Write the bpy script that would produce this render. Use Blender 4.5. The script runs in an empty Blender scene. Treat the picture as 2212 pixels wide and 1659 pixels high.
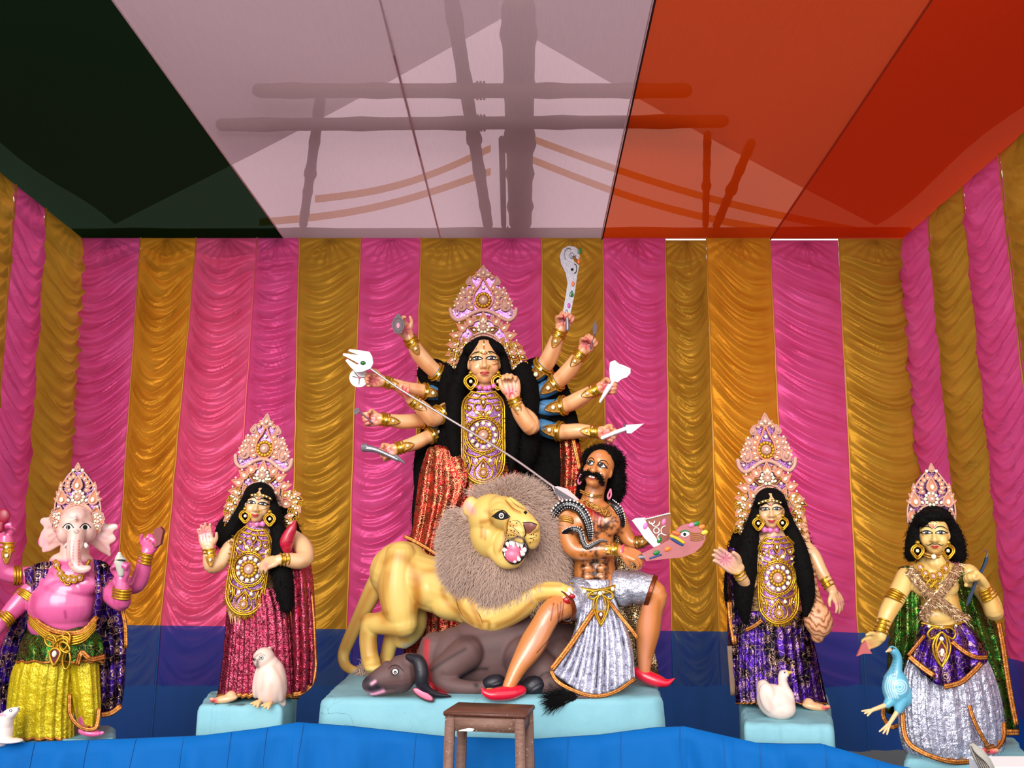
import bpy, bmesh, math, random
import numpy as np
from mathutils import Vector, Matrix
from mathutils.bvhtree import BVHTree
random.seed(7); RNG = np.random.default_rng(7)
sc = bpy.context.scene
COL = sc.collection
PI = math.pi

# ---------------------------------------------------------------- camera, sky, sun, exposure
CAMZ, FPX = 1.85, 1800.0
TH = math.atan(300.5 / FPX)
CT, ST = math.cos(TH), math.sin(TH)
cam_d = bpy.data.cameras.new('camera'); cam = bpy.data.objects.new('camera', cam_d); COL.objects.link(cam)
cam_d.sensor_width = 36; cam_d.sensor_fit = 'HORIZONTAL'; cam_d.lens = 36 * FPX / 2212.0
cam.location = (0, 0, CAMZ); cam.rotation_euler = (PI / 2 + TH, 0, 0)
cam_d.clip_start = 0.05
sc.camera = cam
vs = sc.view_settings
vs.view_transform = 'Standard'; vs.look = 'None'; vs.gamma = 1.0; vs.use_curve_mapping = False
vs.exposure = 0.8
world = bpy.data.worlds.new('overcast_sky'); sc.world = world; world.use_nodes = True
wn = world.node_tree
bg = wn.nodes['Background']
bg.inputs[0].default_value = (0.93, 0.96, 1.0, 1); bg.inputs[1].default_value = 1.0
sun_d = bpy.data.lights.new('hazy_sun', 'SUN'); sun = bpy.data.objects.new('hazy_sun', sun_d); COL.objects.link(sun)
sun_d.energy = 1.7; sun_d.angle = math.radians(36); sun_d.color = (1, 0.96, 0.9)
sun.location = (-2, -6, 8)
sun.rotation_euler = Vector((0.22, 1.0, -0.40)).to_track_quat('-Z', 'Y').to_euler()

# ---------------------------------------------------------------- pixel <-> world authoring helpers
def P(px, py, Y):
    u = (px - 1106.0) / FPX; v = (829.5 - py) / FPX
    s = Y / (CT - v * ST)
    return Vector((u * s, Y, CAMZ + s * (ST + v * CT)))
def PXN(co):
    "world N x 3 -> pixel x, y"
    co = np.asarray(co); dz = co[:, 2] - CAMZ
    d = co[:, 1] * CT + dz * ST
    return 1106 + FPX * co[:, 0] / d, 829.5 - FPX * (dz * CT - co[:, 1] * ST) / d
class F:
    "a figure standing at depth Y: lengths are given in photo pixels at that depth"
    def __init__(s, Y): s.Y = Y; s.k = Y / FPX * 1.0
    def p(s, x, y, z=0): return P(x, y, s.Y + z * s.k)
class FS(F):
    "the same, standing askew: depth changes by sh pixels for each pixel right of x0"
    def __init__(s, Y, x0, sh): F.__init__(s, Y); s.x0, s.sh = x0, sh
    def p(s, x, y, z=0): return P(x, y, s.Y + (z + s.sh * (x - s.x0)) * s.k)

# ---------------------------------------------------------------- objects
ORG = {}
def link(o, parent=None):
    COL.objects.link(o)
    if parent is not None: o.parent = parent; ORG[o.name] = ORG[parent.name]
    return o
def meta(o, label=None, cat=None, group=None, kind=None):
    for k, v in (('label', label), ('category', cat), ('group', group), ('kind', kind)):
        if v: o[k] = v
    return o
def empty(name, loc, label=None, cat=None, group=None, kind=None):
    o = bpy.data.objects.new(name, None); COL.objects.link(o); o.location = loc; o.empty_display_size = .1
    ORG[o.name] = Vector(loc)
    return meta(o, label, cat, group, kind)
def setmats(me, mats):
    for m in (mats if isinstance(mats, (list, tuple)) else [mats]): me.materials.append(m)
class MB:
    "mesh builder in world coordinates"
    def __init__(s): s.v = []; s.f = []; s.m = []; s.uv = []; s.n = 0
    def add(s, v, f, mi=0, uv=None):
        v = np.asarray(v, dtype=float).reshape(-1, 3)
        s.v.append(v); b = s.n
        s.f += [tuple(i + b for i in q) for q in f]; s.m += [mi] * len(f)
        s.uv.append(np.asarray(uv, dtype=float) if uv is not None else np.zeros((len(v), 2)))
        s.n += len(v); return s
    def tube(s, pts, r, n=8, mi=0, **k): return s.add(*tube(pts, r, n, **k), mi=mi)
    def ball(s, c, r, mi=0, n=8, m=6): return s.add(*ball(c, r, n, m), mi=mi)
    def build(s, name, mats, parent=None, smooth=True, label=None, origin=None, kind=None):
        v = np.concatenate(s.v) if s.v else np.zeros((0, 3))
        if parent is not None: org = ORG[parent.name]
        else:
            org = Vector(origin) if origin is not None else Vector(((v[:, 0].min() + v[:, 0].max()) / 2, (v[:, 1].min() + v[:, 1].max()) / 2, v[:, 2].min()))
        me = bpy.data.meshes.new(name)
        me.from_pydata((v - np.array(org)).tolist(), [], s.f)
        setmats(me, mats)
        me.polygons.foreach_set('material_index', s.m)
        if smooth: me.polygons.foreach_set('use_smooth', [True] * len(s.f))
        uv = np.concatenate(s.uv)
        if np.any(uv):
            ul = me.uv_layers.new(name='UVMap')
            li = np.zeros(len(me.loops), dtype=np.int32); me.loops.foreach_get('vertex_index', li)
            ul.data.foreach_set('uv', uv[li].ravel())
        me.update()
        o = bpy.data.objects.new(name, me)
        link(o, parent)
        if parent is None: o.location = org; ORG[o.name] = org
        if label: o['label'] = label
        if kind: o['kind'] = kind
        return o
def inst(name, me, mat4, parent, label=None):
    "a copy of a mesh (unit size, at the origin) placed by a world matrix, as a child"
    o = bpy.data.objects.new(name, me); link(o, parent)
    o.matrix_local = Matrix.Translation(-ORG[parent.name]) @ mat4
    if label: o['label'] = label
    return o

# ---------------------------------------------------------------- shapes (vertices, faces)
def catmull(pts, n=4):
    p = np.asarray(pts, dtype=float)
    if len(p) < 3 or n <= 1: 
        if len(p) == 2 and n > 1:
            t = np.linspace(0, 1, n + 1)[:, None]; return p[0] * (1 - t) + p[1] * t
        return p
    q = np.vstack([2 * p[0] - p[1], p, 2 * p[-1] - p[-2]])
    out = []
    for i in range(1, len(q) - 2):
        a, b, c, d = q[i - 1], q[i], q[i + 1], q[i + 2]
        for t in np.linspace(0, 1, n, endpoint=False):
            out.append(0.5 * ((2 * b) + (c - a) * t + (2 * a - 5 * b + 4 * c - d) * t * t + (3 * b - a - 3 * c + d) * t ** 3))
    out.append(p[-1]); return np.array(out)
def tube(pts, r, n=8, sub=4, cap=True, flat=(1, 1, 1), closed=False):
    p = np.array([tuple(a) for a in pts], dtype=float)
    r = np.full(len(p), float(r)) if np.isscalar(r) else np.asarray(r, dtype=float)
    if closed:
        p = np.vstack([p, p[:1]]); r = np.append(r, r[0])
    pr = catmull(np.column_stack([p, r]), sub); p, r = pr[:, :3], np.maximum(pr[:, 3], 1e-5)
    t = np.gradient(p, axis=0); t /= np.linalg.norm(t, axis=1)[:, None] + 1e-12
    if cap and not closed:
        a = [(p[0] - t[0] * r[0] * s, r[0] * math.sqrt(max(0, 1 - s * s))) for s in (.97, .8, .45)]
        b = [(p[-1] + t[-1] * r[-1] * s, r[-1] * math.sqrt(max(0, 1 - s * s))) for s in (.45, .8, .97)]
        p = np.vstack([[x[0] for x in a], p, [x[0] for x in b]])
        r = np.concatenate([[x[1] for x in a], r, [x[1] for x in b]])
        t = np.vstack([[t[0]] * 3, t, [t[-1]] * 3])
    ref = np.array([0, -1.0, 0.13]) if abs(t[0][1]) < .9 else np.array([1.0, 0, 0])
    u = np.cross(t[0], ref); u /= np.linalg.norm(u); U = []
    for i in range(len(p)):
        u = u - t[i] * np.dot(u, t[i]); u /= np.linalg.norm(u) + 1e-12; U.append(u)
    U = np.array(U); W = np.cross(t, U)
    a = np.arange(n) * 2 * PI / n
    ring = U[:, None, :] * np.cos(a)[None, :, None] + W[:, None, :] * np.sin(a)[None, :, None]
    ring = ring * np.asarray(flat)
    v = p[:, None, :] + ring * r[:, None, None]
    f = []; L = len(p)
    for i in range(L - 1):
        for j in range(n):
            k = (j + 1) % n; f.append((i * n + j, i * n + k, (i + 1) * n + k, (i + 1) * n + j))
    if cap and not closed: f.append(tuple(range(n))[::-1]); f.append(tuple((L - 1) * n + j for j in range(n)))
    return v.reshape(-1, 3), f
def ball(c, r, n=10, m=7, R=None):
    rx, ry, rz = (r, r, r) if np.isscalar(r) else r
    v = []; f = []
    for i in range(m + 1):
        a = PI * i / m; a = min(max(a, .02), PI - .02)
        for j in range(n):
            b = 2 * PI * j / n; v.append((rx * math.sin(a) * math.cos(b), ry * math.sin(a) * math.sin(b), rz * math.cos(a)))
    v = np.array(v)
    if R is not None: v = v @ np.array(R).T
    v = v + np.array(tuple(c))
    for i in range(m):
        for j in range(n):
            k = (j + 1) % n; f.append((i * n + j, (i + 1) * n + j, (i + 1) * n + k, i * n + k))
    f.append(tuple(range(n))); f.append(tuple(m * n + j for j in range(n))[::-1])
    return v, f
def grid(V, closed_u=False, flip=False):
    "V: rows x cols x 3 -> vertices, faces, uv"
    V = np.asarray(V); R_, C_ = V.shape[:2]; f = []
    cc = C_ if closed_u else C_ - 1
    for i in range(R_ - 1):
        for j in range(cc):
            k = (j + 1) % C_
            q = (i * C_ + j, i * C_ + k, (i + 1) * C_ + k, (i + 1) * C_ + j)
            f.append(q[::-1] if flip else q)
    uu, vv = np.meshgrid(np.linspace(0, 1, C_), np.linspace(0, 1, R_))
    return V.reshape(-1, 3), f, np.column_stack([uu.ravel(), vv.ravel()])
def box(lo, hi, bev=0.0):
    x0, y0, z0 = lo; x1, y1, z1 = hi
    if bev <= 0:
        v = [(x0, y0, z0), (x1, y0, z0), (x1, y1, z0), (x0, y1, z0), (x0, y0, z1), (x1, y0, z1), (x1, y1, z1), (x0, y1, z1)]
        return v, [(3, 2, 1, 0), (4, 5, 6, 7), (0, 1, 5, 4), (1, 2, 6, 5), (2, 3, 7, 6), (3, 0, 4, 7)]
    bm = bmesh.new(); bmesh.ops.create_cube(bm, size=1)
    for q in bm.verts: q.co = Vector((x0 + (q.co.x + .5) * (x1 - x0), y0 + (q.co.y + .5) * (y1 - y0), z0 + (q.co.z + .5) * (z1 - z0)))
    bmesh.ops.bevel(bm, geom=list(bm.edges), offset=bev, segments=2, affect='EDGES')
    bm.verts.ensure_lookup_table(); bm.verts.index_update()
    v = [tuple(q.co) for q in bm.verts]; f = [tuple(q.index for q in p.verts) for p in bm.faces]; bm.free(); return v, f
def prism(fr, outline, z0, z1, bev=0.0):
    "closed outline of photo pixels (x, y) extruded between depths z0 (near) and z1 (far) pixels: real thickness"
    bm = bmesh.new()
    o = [fr.p(x, y, z0) for x, y in outline]
    vs_ = [bm.verts.new(q) for q in o]
    fc = bm.faces.new(vs_)
    if fc.normal.y > 0: fc.normal_flip()
    r = bmesh.ops.extrude_face_region(bm, geom=[fc])
    d = Vector((0, (z1 - z0) * fr.k, 0))
    for g in r['geom']:
        if isinstance(g, bmesh.types.BMVert): g.co += d
    fs = [f for f in bm.faces if abs(f.normal.y) > .5 and len(f.verts) > 4]
    bmesh.ops.recalc_face_normals(bm, faces=bm.faces)
    bmesh.ops.triangulate(bm, faces=[f for f in bm.faces if len(f.verts) > 4])
    bm.verts.index_update()
    v = [tuple(q.co) for q in bm.verts]; f = [tuple(q.index for q in p.verts) for p in bm.faces]; bm.free(); return v, f

# ---------------------------------------------------------------- materials
def lin(c):
    if isinstance(c, str): c = [int(c[i:i + 2], 16) for i in (1, 3, 5)]
    return tuple((x / 255 / 12.92) if x / 255 <= .04045 else ((x / 255 + .055) / 1.055) ** 2.4 for x in c[:3]) + (1,)
MATS = {}
class N:
    "small node-tree writer"
    def __init__(s, name):
        s.m = bpy.data.materials.new(name); s.m.use_nodes = True; s.t = s.m.node_tree
        s.b = s.t.nodes['Principled BSDF']; s.out = s.t.nodes['Material Output']
    def n(s, typ, **k):
        q = s.t.nodes.new(typ)
        for a, b in k.items():
            if a.startswith('i_'): 
                key = a[2:]; q.inputs[int(key) if key.isdigit() else key.replace('_', ' ')].default_value = b
            else: setattr(q, a, b)
        return q
    def l(s, a, b): s.t.links.new(a, b)
    def coord(s, which='Object', scale=(1, 1, 1), rot=(0, 0, 0)):
        tc = s.n('ShaderNodeTexCoord'); mp = s.n('ShaderNodeMapping'); mp.inputs['Scale'].default_value = scale; mp.inputs['Rotation'].default_value = rot
        s.l(tc.outputs[which], mp.inputs['Vector']); return mp.outputs['Vector']
    def noise(s, vec, scale=10, detail=3, rough=.55, dist=0):
        q = s.n('ShaderNodeTexNoise'); q.inputs['Scale'].default_value = scale; q.inputs['Detail'].default_value = detail
        q.inputs['Roughness'].default_value = rough; q.inputs['Distortion'].default_value = dist; s.l(vec, q.inputs['Vector']); return q.outputs['Fac']
    def voro(s, vec, scale=10, feature='F1', out='Distance', rnd=1.0):
        q = s.n('ShaderNodeTexVoronoi', feature=feature); q.inputs['Scale'].default_value = scale; q.inputs['Randomness'].default_value = rnd
        s.l(vec, q.inputs['Vector']); return q.outputs[out]
    def wave(s, vec, scale=10, dist=0, dscale=1, kind='BANDS', direction='X'):
        q = s.n('ShaderNodeTexWave', wave_type=kind); q.inputs['Scale'].default_value = scale; q.inputs['Distortion'].default_value = dist
        q.inputs['Detail Scale'].default_value = dscale
        if kind == 'BANDS': q.bands_direction = direction
        s.l(vec, q.inputs['Vector']); return q.outputs['Fac']
    def ramp(s, fac, stops, interp='LINEAR'):
        q = s.n('ShaderNodeValToRGB'); e = q.color_ramp.elements; q.color_ramp.interpolation = interp
        for i, (p, c) in enumerate(stops):
            el = e[i] if i < 2 else e.new(p)
            el.position = p; el.color = lin(c) if not isinstance(c, float) else (c, c, c, 1)
        s.l(fac, q.inputs['Fac']); return q.outputs['Color']
    def math(s, op, a, b=0.0):
        q = s.n('ShaderNodeMath', operation=op)
        for i, x in enumerate((a, b)):
            if isinstance(x, (int, float)): q.inputs[i].default_value = x
            else: s.l(x, q.inputs[i])
        return q.outputs[0]
    def mix(s, fac, a, b, mode='MIX'):
        q = s.n('ShaderNodeMix', data_type='RGBA', blend_type=mode)
        for sock, x in ((q.inputs[0], fac), (q.inputs[6], a), (q.inputs[7], b)):
            if isinstance(x, (int, float)): sock.default_value = x
            elif isinstance(x, (str, tuple, list)): sock.default_value = lin(x)
            else: s.l(x, sock)
        return q.outputs[2]
    def base(s, c):
        if isinstance(c, (str, tuple, list)): s.b.inputs['Base Color'].default_value = lin(c)
        else: s.l(c, s.b.inputs['Base Color'])
        return s
    def set(s, **k):
        for a, v in k.items():
            sock = s.b.inputs[a.replace('_', ' ')]
            if isinstance(v, (int, float, tuple)): sock.default_value = v
            else: s.l(v, sock)
        return s
    def bump(s, h, strength=.3, dist=.01):
        q = s.n('ShaderNodeBump'); q.inputs['Strength'].default_value = strength; q.inputs['Distance'].default_value = dist
        s.l(h, q.inputs['Height']); s.l(q.outputs['Normal'], s.b.inputs['Normal']); return s
def plain(name, c, rough=.5, metal=0.0, bscale=0, bstr=.2, var=0.0, coat=0.0, bdist=.004):
    if name in MATS: return MATS[name]
    q = N(name); vec = q.coord('Object')
    if var > 0:
        c1 = lin(c); nz = q.noise(vec, 14, 4)
        mx = q.mix(q.math('MULTIPLY', nz, var), c, tuple(int(x * .45) for x in ([int(c[i:i + 2], 16) for i in (1, 3, 5)] if isinstance(c, str) else c)))
        q.base(mx)
    else: q.base(c)
    q.set(Roughness=rough, Metallic=metal)
    if coat: q.set(Coat_Weight=coat, Coat_Roughness=.12)
    if bscale: q.bump(q.noise(vec, bscale, 3), bstr, bdist)
    MATS[name] = q.m; return q.m
def painted(name, rough=.35, coat=.2, bscale=60, bstr=.08):
    "paint held in the mesh's colour attribute"
    if name in MATS: return MATS[name]
    q = N(name); a = q.n('ShaderNodeVertexColor', layer_name='Col'); q.base(a.outputs['Color'])
    q.set(Roughness=rough, Coat_Weight=coat, Coat_Roughness=.2); vec = q.coord('Object')
    q.bump(q.noise(vec, bscale, 3), bstr, .003); MATS[name] = q.m; return q.m

# ---------------------------------------------------------------- sculpted bodies: closed pieces fused into one skin
def sculpt(name, prims, mat, parent, vox=.006, it=5, paint=None, label=None, fac=.5):
    b = MB()
    for v, f in prims: b.add(v, f)
    tmp = b.build('tmp_' + name, [], None, origin=(0, 0, 0))
    m1 = tmp.modifiers.new('r', 'REMESH'); m1.mode = 'VOXEL'; m1.voxel_size = vox; m1.use_smooth_shade = True
    if it: m2 = tmp.modifiers.new('s', 'SMOOTH'); m2.factor = fac; m2.iterations = it
    dg = bpy.context.evaluated_depsgraph_get()
    me = bpy.data.meshes.new_from_object(tmp.evaluated_get(dg)); me.name = name
    old = tmp.data; bpy.data.objects.remove(tmp); bpy.data.meshes.remove(old)
    n = len(me.vertices); co = np.zeros(n * 3, dtype=np.float32); me.vertices.foreach_get('co', co); co = co.reshape(-1, 3).astype(float)
    fac_ = [tuple(p.vertices) for p in me.polygons]
    bv = BVHTree.FromPolygons([tuple(c) for c in co], fac_)
    if paint is not None:
        no = np.zeros(n * 3, dtype=np.float32); me.vertex_normals.foreach_get('vector', no)
        c = np.clip(paint(co, no.reshape(-1, 3)), 0, 1)
        at = me.color_attributes.new('Col', 'FLOAT_COLOR', 'POINT')
        at.data.foreach_set('color', np.column_stack([c, np.ones(n)]).astype(np.float32).ravel())
    org = np.array(ORG[parent.name]) if parent is not None else np.array([co[:, 0].mean(), co[:, 1].mean(), co[:, 2].min()])
    me.vertices.foreach_set('co', (co - org).astype(np.float32).ravel())
    me.polygons.foreach_set('use_smooth', [True] * len(me.polygons))
    me.materials.clear(); setmats(me, mat); me.update()
    o = bpy.data.objects.new(name, me); link(o, parent)
    if parent is None: o.location = org; ORG[o.name] = Vector(org)
    if label: o['label'] = label
    o_bvh[o.name] = bv
    return o
o_bvh = {}
def chain(fr, pts, flat=1.0, n=20, sub=5):
    "tapering limb: (x, y, z, r) in pixels"
    return tube([fr.p(a[0], a[1], a[2]) for a in pts], [a[3] * fr.k for a in pts], n, sub, flat=(1, flat, 1))
def ell(fr, x, y, z, rx, ry, rz, rot=0, n=28, m=18, tilt=0, yaw=0):
    "ellipsoid: radii rx (across), ry (down), rz (depth) in pixels; rot = turn in the picture plane, degrees clockwise"
    R = Matrix.Rotation(math.radians(rot), 3, 'Y') @ Matrix.Rotation(math.radians(tilt), 3, 'X') @ Matrix.Rotation(math.radians(yaw), 3, 'Z')
    return ball(fr.p(x, y, z), (rx * fr.k, rz * fr.k, ry * fr.k), n, m, R)
def segdist(px, py, line):
    "distance of pixel positions to a polyline [(x, y)...]"
    d = np.full(len(px), 1e9)
    for (x0, y0), (x1, y1) in zip(line[:-1], line[1:]):
        dx, dy = x1 - x0, y1 - y0; L = dx * dx + dy * dy + 1e-9
        t = np.clip(((px - x0) * dx + (py - y0) * dy) / L, 0, 1)
        d = np.minimum(d, np.hypot(px - x0 - t * dx, py - y0 - t * dy))
    return d
def L3(c): return np.array(lin(c)[:3])
def strokes(co, no, base, lines, front=True):
    "airbrushed paint: lines = (polyline, radius px, colour, strength)"
    c = np.tile(L3(base), (len(co), 1)); px, py = PXN(co)
    for line, r, colr, a in lines:
        w = a * np.exp(-(segdist(px, py, catmull(line, 4)) / r) ** 2)
        if front: w = w * np.clip(.4 - no[:, 1] * 1.5, 0, 1)
        c = c * (1 - w[:, None]) + L3(colr) * w[:, None]
    return c
# ---------------------------------------------------------------- setting: ground, curtains, ceiling cloths, outer roof, poles
YB = 6.5
ZT = P(1106, 514, YB).z
def zc(Y): return ZT + 0.065 * (YB - Y)
XL, XR = P(177, 520, YB).x, P(1951, 515, YB).x
ground_m = plain('packed_earth', (44, 38, 38), .95, bscale=30, var=.6)
g = MB(); v, f, uv = grid(np.array([[(x, y, 0.01 * math.sin(x * 3 + y * 2)) for x in np.linspace(-14, 14, 29)] for y in np.linspace(-10, 22, 33)]), flip=False); g.add(v, f)
meta(g.build('ground', ground_m, None, origin=(0, 0, 0)), kind='structure')

def satin(name, c_lo, c_hi, thr=.42):
    q = N(name); lw = q.n('ShaderNodeLayerWeight'); lw.inputs['Blend'].default_value = .35
    vec = q.coord('Object'); nz = q.noise(vec, 3.0, 3)
    c = q.mix(q.math('MULTIPLY', nz, .9), c_lo, c_hi)
    q.base(c).set(Roughness=.34, Metallic=.3, Sheen_Weight=.15, Sheen_Roughness=.35, Specular_IOR_Level=.55)
    q.b.inputs['Sheen Tint'].default_value = lin(c_hi); q.b.inputs['Specular Tint'].default_value = lin(c_hi)
    q.bump(q.noise(q.coord('Object', (1, 1, 2.2)), 16, 3, .6, .6), .2, .012)
    tr = q.n('ShaderNodeBsdfTranslucent'); q.l(c, tr.inputs['Color'])
    mx = q.n('ShaderNodeMixShader'); mx.inputs[0].default_value = thr
    q.l(q.b.outputs[0], mx.inputs[1]); q.l(tr.outputs[0], mx.inputs[2]); q.l(mx.outputs[0], q.out.inputs['Surface'])
    return q.m
M_gold = satin('gold_satin', (150, 102, 24), (202, 148, 54)); M_pink = satin('pink_satin', (202, 58, 112), (232, 98, 156))
M_orange = satin('orange_and_lit_gold_satin', (188, 114, 20), (224, 152, 50)); M_rose = satin('rose_satin', (214, 62, 104), (240, 106, 146))  # orange gold; for one panel, orange light through the ceiling cloth painted in
M_pipeg = plain('yellow_piping', (214, 158, 50), .5); M_pipep = plain('rose_piping', (236, 110, 120), .5)

def curtain_panel(root, A, B, C, D, mat, out, seed, sag=.16, skew=0.0, amp=.11, lam=.13, rows=300, cols=57, gap=0):
    "A top-left, B top-right, C bottom-left, D bottom-right world corners; swagged satin gathered at both seams"
    r = np.random.default_rng(seed)
    A, B, C, D, out = (np.array(tuple(q)) for q in (A, B, C, D, out))
    u = np.linspace(0, 1, cols)[None, :]; v = np.linspace(0, 1, rows)[:, None]
    H = np.linalg.norm(C - A); W = np.linalg.norm(B - A)
    base = (A * (1 - u[..., None]) + B * u[..., None]) * (1 - v[..., None]) + (C * (1 - u[..., None]) + D * u[..., None]) * v[..., None]
    d = v * H
    grow = np.clip(d / .5, .1, 1)
    s1 = sag * 1.15 * grow * 4 * u * (1 - u) + skew * u
    def warp(w, n, a):
        o = w.copy()
        for i in range(n):
            k = r.uniform(3, 16); o += a * r.uniform(.4, 1) * np.sin(k * w + r.uniform(0, 6)) / (k / 6)
        return o
    w0 = d - s1
    w1 = warp(w0 + .02 * np.sin(u * 4 + r.uniform(0, 6)), 5, .022); w2 = warp(w0 - .12 * sag * np.sin(PI * u) + .015 * np.sin(u * 6 + r.uniform(0, 6)), 4, .02)
    lm = lam * (1 + .2 * r.uniform(-1, 1))
    def lip(x, c=.78):      # cloth swelling downward, then tucking under sharply
        t = x % 1.0; q = np.clip((t - c) / (1 - c), 0, 1); return t ** 1.3 * (1 - q * q * (3 - 2 * q))
    n1, n2 = np.floor(w1 / lm), np.floor(w2 / (lm * .46))
    m1 = .55 + .45 * np.sin(n1 * 2.4 + r.uniform(0, 6)) ** 2; m2 = np.clip(.45 + .75 * np.sin(n2 * 1.7 + u * 3.5 + r.uniform(0, 6)), 0, 1)
    h = amp * (.72 * lip(w1 / lm) * m1 + .34 * lip(w2 / (lm * .46), .7) * m2 + .1 * lip(w1 / (lm * .21), .6))
    top = np.clip(d / .3, 0, 1); env = np.clip(np.minimum(u, 1 - u) / .2, 0, 1) ** .7 * top
    belly = .05 * np.sin(PI * u) * np.clip(d / .12, 0, 1)
    pin = .03 * np.exp(-((u - .5) / .07) ** 2) * np.clip(1 - d / .4, 0, 1) * np.clip(d / .05, 0, 1)
    star = .014 * np.cos(np.arctan2(u - .5, d / W + .02) * 19) * np.clip(1 - np.hypot((u - .5) * W, d) / .34, 0, 1) * np.clip(d / .04, 0, 1)
    V = base + out * (h * env + belly + pin + star)[..., None]
    b = MB(); vv, ff, uv = grid(V, flip=np.dot(np.cross(B - A, C - A), out) < 0); b.add(vv, ff, uv=uv)
    o = b.build('curtain_panel', mat, root)
    return o
def piping(root, A, C, mat, out):
    A = Vector(A); C = Vector(C); b = MB(); r = np.random.default_rng(int(A.x * 1000) % 9999)
    pts = [A.lerp(C, t) + Vector(out) * .012 + Vector((0.002 * r.normal(), 0, 0)) for t in np.linspace(0, 1, 24)]
    b.tube(pts, .0055, 5, sub=2); b.build('seam_piping', mat, root)

back = empty('wall_back', (0, YB, 0), kind='structure')
yb_ = 1478
TOP = [170, 305, 425, 556, 648, 780, 910, 1040, 1170, 1302, 1437, 1525, 1662, 1810, 1958]
BOT = [112, 240, 336, 492, 626, 745, 886, 1030, 1174, 1312, 1452, 1556, 1705, 1858, 2040]
KND = 'pgrpgpgpgpgopgp'
KND = ['p', 'o', 'r', 'p', 'g', 'p', 'g', 'p', 'g', 'p', 'g', 'o', 'p', 'g']
SKW = [-.2, 0, .05, 0, -.1, -.12, 0, .05, 0, .22, 0, .26, .3, .05]
SAG = [.14, .2, .2, .07, .1, .1, .14, .16, .2, .16, .16, .12, .05, .12]
mm = {'g': M_gold, 'p': M_pink, 'o': M_orange, 'r': M_rose}
for i in range(14):
    dy = 0
    yt0, yt1 = 514, 514
    if i in (10, 12): yt0 = yt1 = 519
    if i == 13: yt0 = yt1 = 516
    A, B = P(TOP[i], yt0, YB), P(TOP[i + 1], yt1, YB); C, D = P(BOT[i], yb_, YB), P(BOT[i + 1], yb_, YB)
    curtain_panel(back, A, B, C, D, mm[KND[i]], (0, -1, 0), 11 + i, SAG[i], SKW[i])
    if i: piping(back, A, C, M_pipeg if KND[i] in 'go' or KND[i - 1] in 'go' else M_pipep, (0, -1, 0))
zb_ = P(1106, yb_, YB).z
def side_wall(name, X, ypix, kinds, outx, seeds, zlow):
    root = empty(name, (X, 4.5, 0), kind='structure')
    ys = []
    for px in ypix:       # where the seam meets the ceiling edge in the photo
        lo, hi = 1.2, 6.6
        for _ in range(50):
            mid = (lo + hi) / 2; qx, _y = PXN([(X, mid, zc(mid))])
            if (qx[0] > px) == (X < 0): hi = mid
            else: lo = mid
        ys.append(mid)
    ys[0] = YB + .07
    ys.append(ys[-1] - (ys[-2] - ys[-1]) * 1.1); ys.append(ys[-1] - .75)
    for i in range(len(ys) - 1):
        y0, y1 = ys[i], ys[i + 1]
        a, b = ((X, y0, zc(y0)), (X, y1, zc(y1))); c, d = (X + XD[X < 0], y0, zlow), (X + XD[X < 0], y1, zlow)
        if X < 0: curtain_panel(root, b, a, d, c, mm[kinds[i]], (outx, 0, 0), seeds + i, .2, 0, amp=.09, cols=49)
        else: curtain_panel(root, a, b, c, d, mm[kinds[i]], (outx, 0, 0), seeds + i, .2, .1, amp=.09, cols=49)
        if i: piping(root, a, c, M_pipeg, (outx, 0, 0))
    return root
XD = {True: P(116, yb_, YB).x - XL, False: P(2036, yb_, YB).x - XR}
side_wall('wall_left', XL, [177, 97, 32, -60], 'gpgpg', 1, 51, zb_)
side_wall('wall_right', XR, [1951, 2006, 2081, 2160, 2290], 'pgpgpg', -1, 71, zb_)

# ceiling: broad cloths sewn side by side
def cloth(name, c, trans, through, rough=.9, c2=None, tcol=None):
    q = N(name); vec = q.coord('Object', (14, 1.2, 1)); nz = q.noise(vec, 9, 3)
    col = q.mix(q.math('MULTIPLY', nz, .3), c, c2 or tuple(int(x * .8) for x in c))
    q.base(col).set(Roughness=rough, Specular_IOR_Level=.1)
    tl = q.n('ShaderNodeBsdfTranslucent'); q.l(col, tl.inputs['Color'])
    tp = q.n('ShaderNodeBsdfTransparent')
    if tcol: tp.inputs['Color'].default_value = tcol + (1,)
    else: q.l(col, tp.inputs['Color'])
    m1 = q.n('ShaderNodeMixShader'); m1.inputs[0].default_value = trans
    q.l(q.b.outputs[0], m1.inputs[1]); q.l(tl.outputs[0], m1.inputs[2])
    m2 = q.n('ShaderNodeMixShader'); m2.inputs[0].default_value = through
    q.l(m1.outputs[0], m2.inputs[1]); q.l(tp.outputs[0], m2.inputs[2]); q.l(m2.outputs[0], q.out.inputs['Surface'])
    return q.m
M_white = cloth('white_muslin', (222, 186, 192), .56, .26); M_green = cloth('bottle_green_muslin', (3, 34, 6), .3, .018, tcol=(.42, .6, .4))
M_orc = cloth('orange_muslin', (226, 70, 8), .5, .09, tcol=(.95, .44, .3)); M_orc2 = cloth('deep_orange_muslin', (214, 46, 4), .5, .04, tcol=(.9, .3, .15))
M_hemw = plain('white_hem', (235, 215, 220), .8); M_hemd = plain('dark_hem', (60, 8, 4), .8)
ceil = empty('ceiling', (0, 4.5, ZT), kind='structure')
YF = 3.2
def cx(px, py): # where a seam's back-edge pixel sits
    return P(px, py, YB).x
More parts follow.
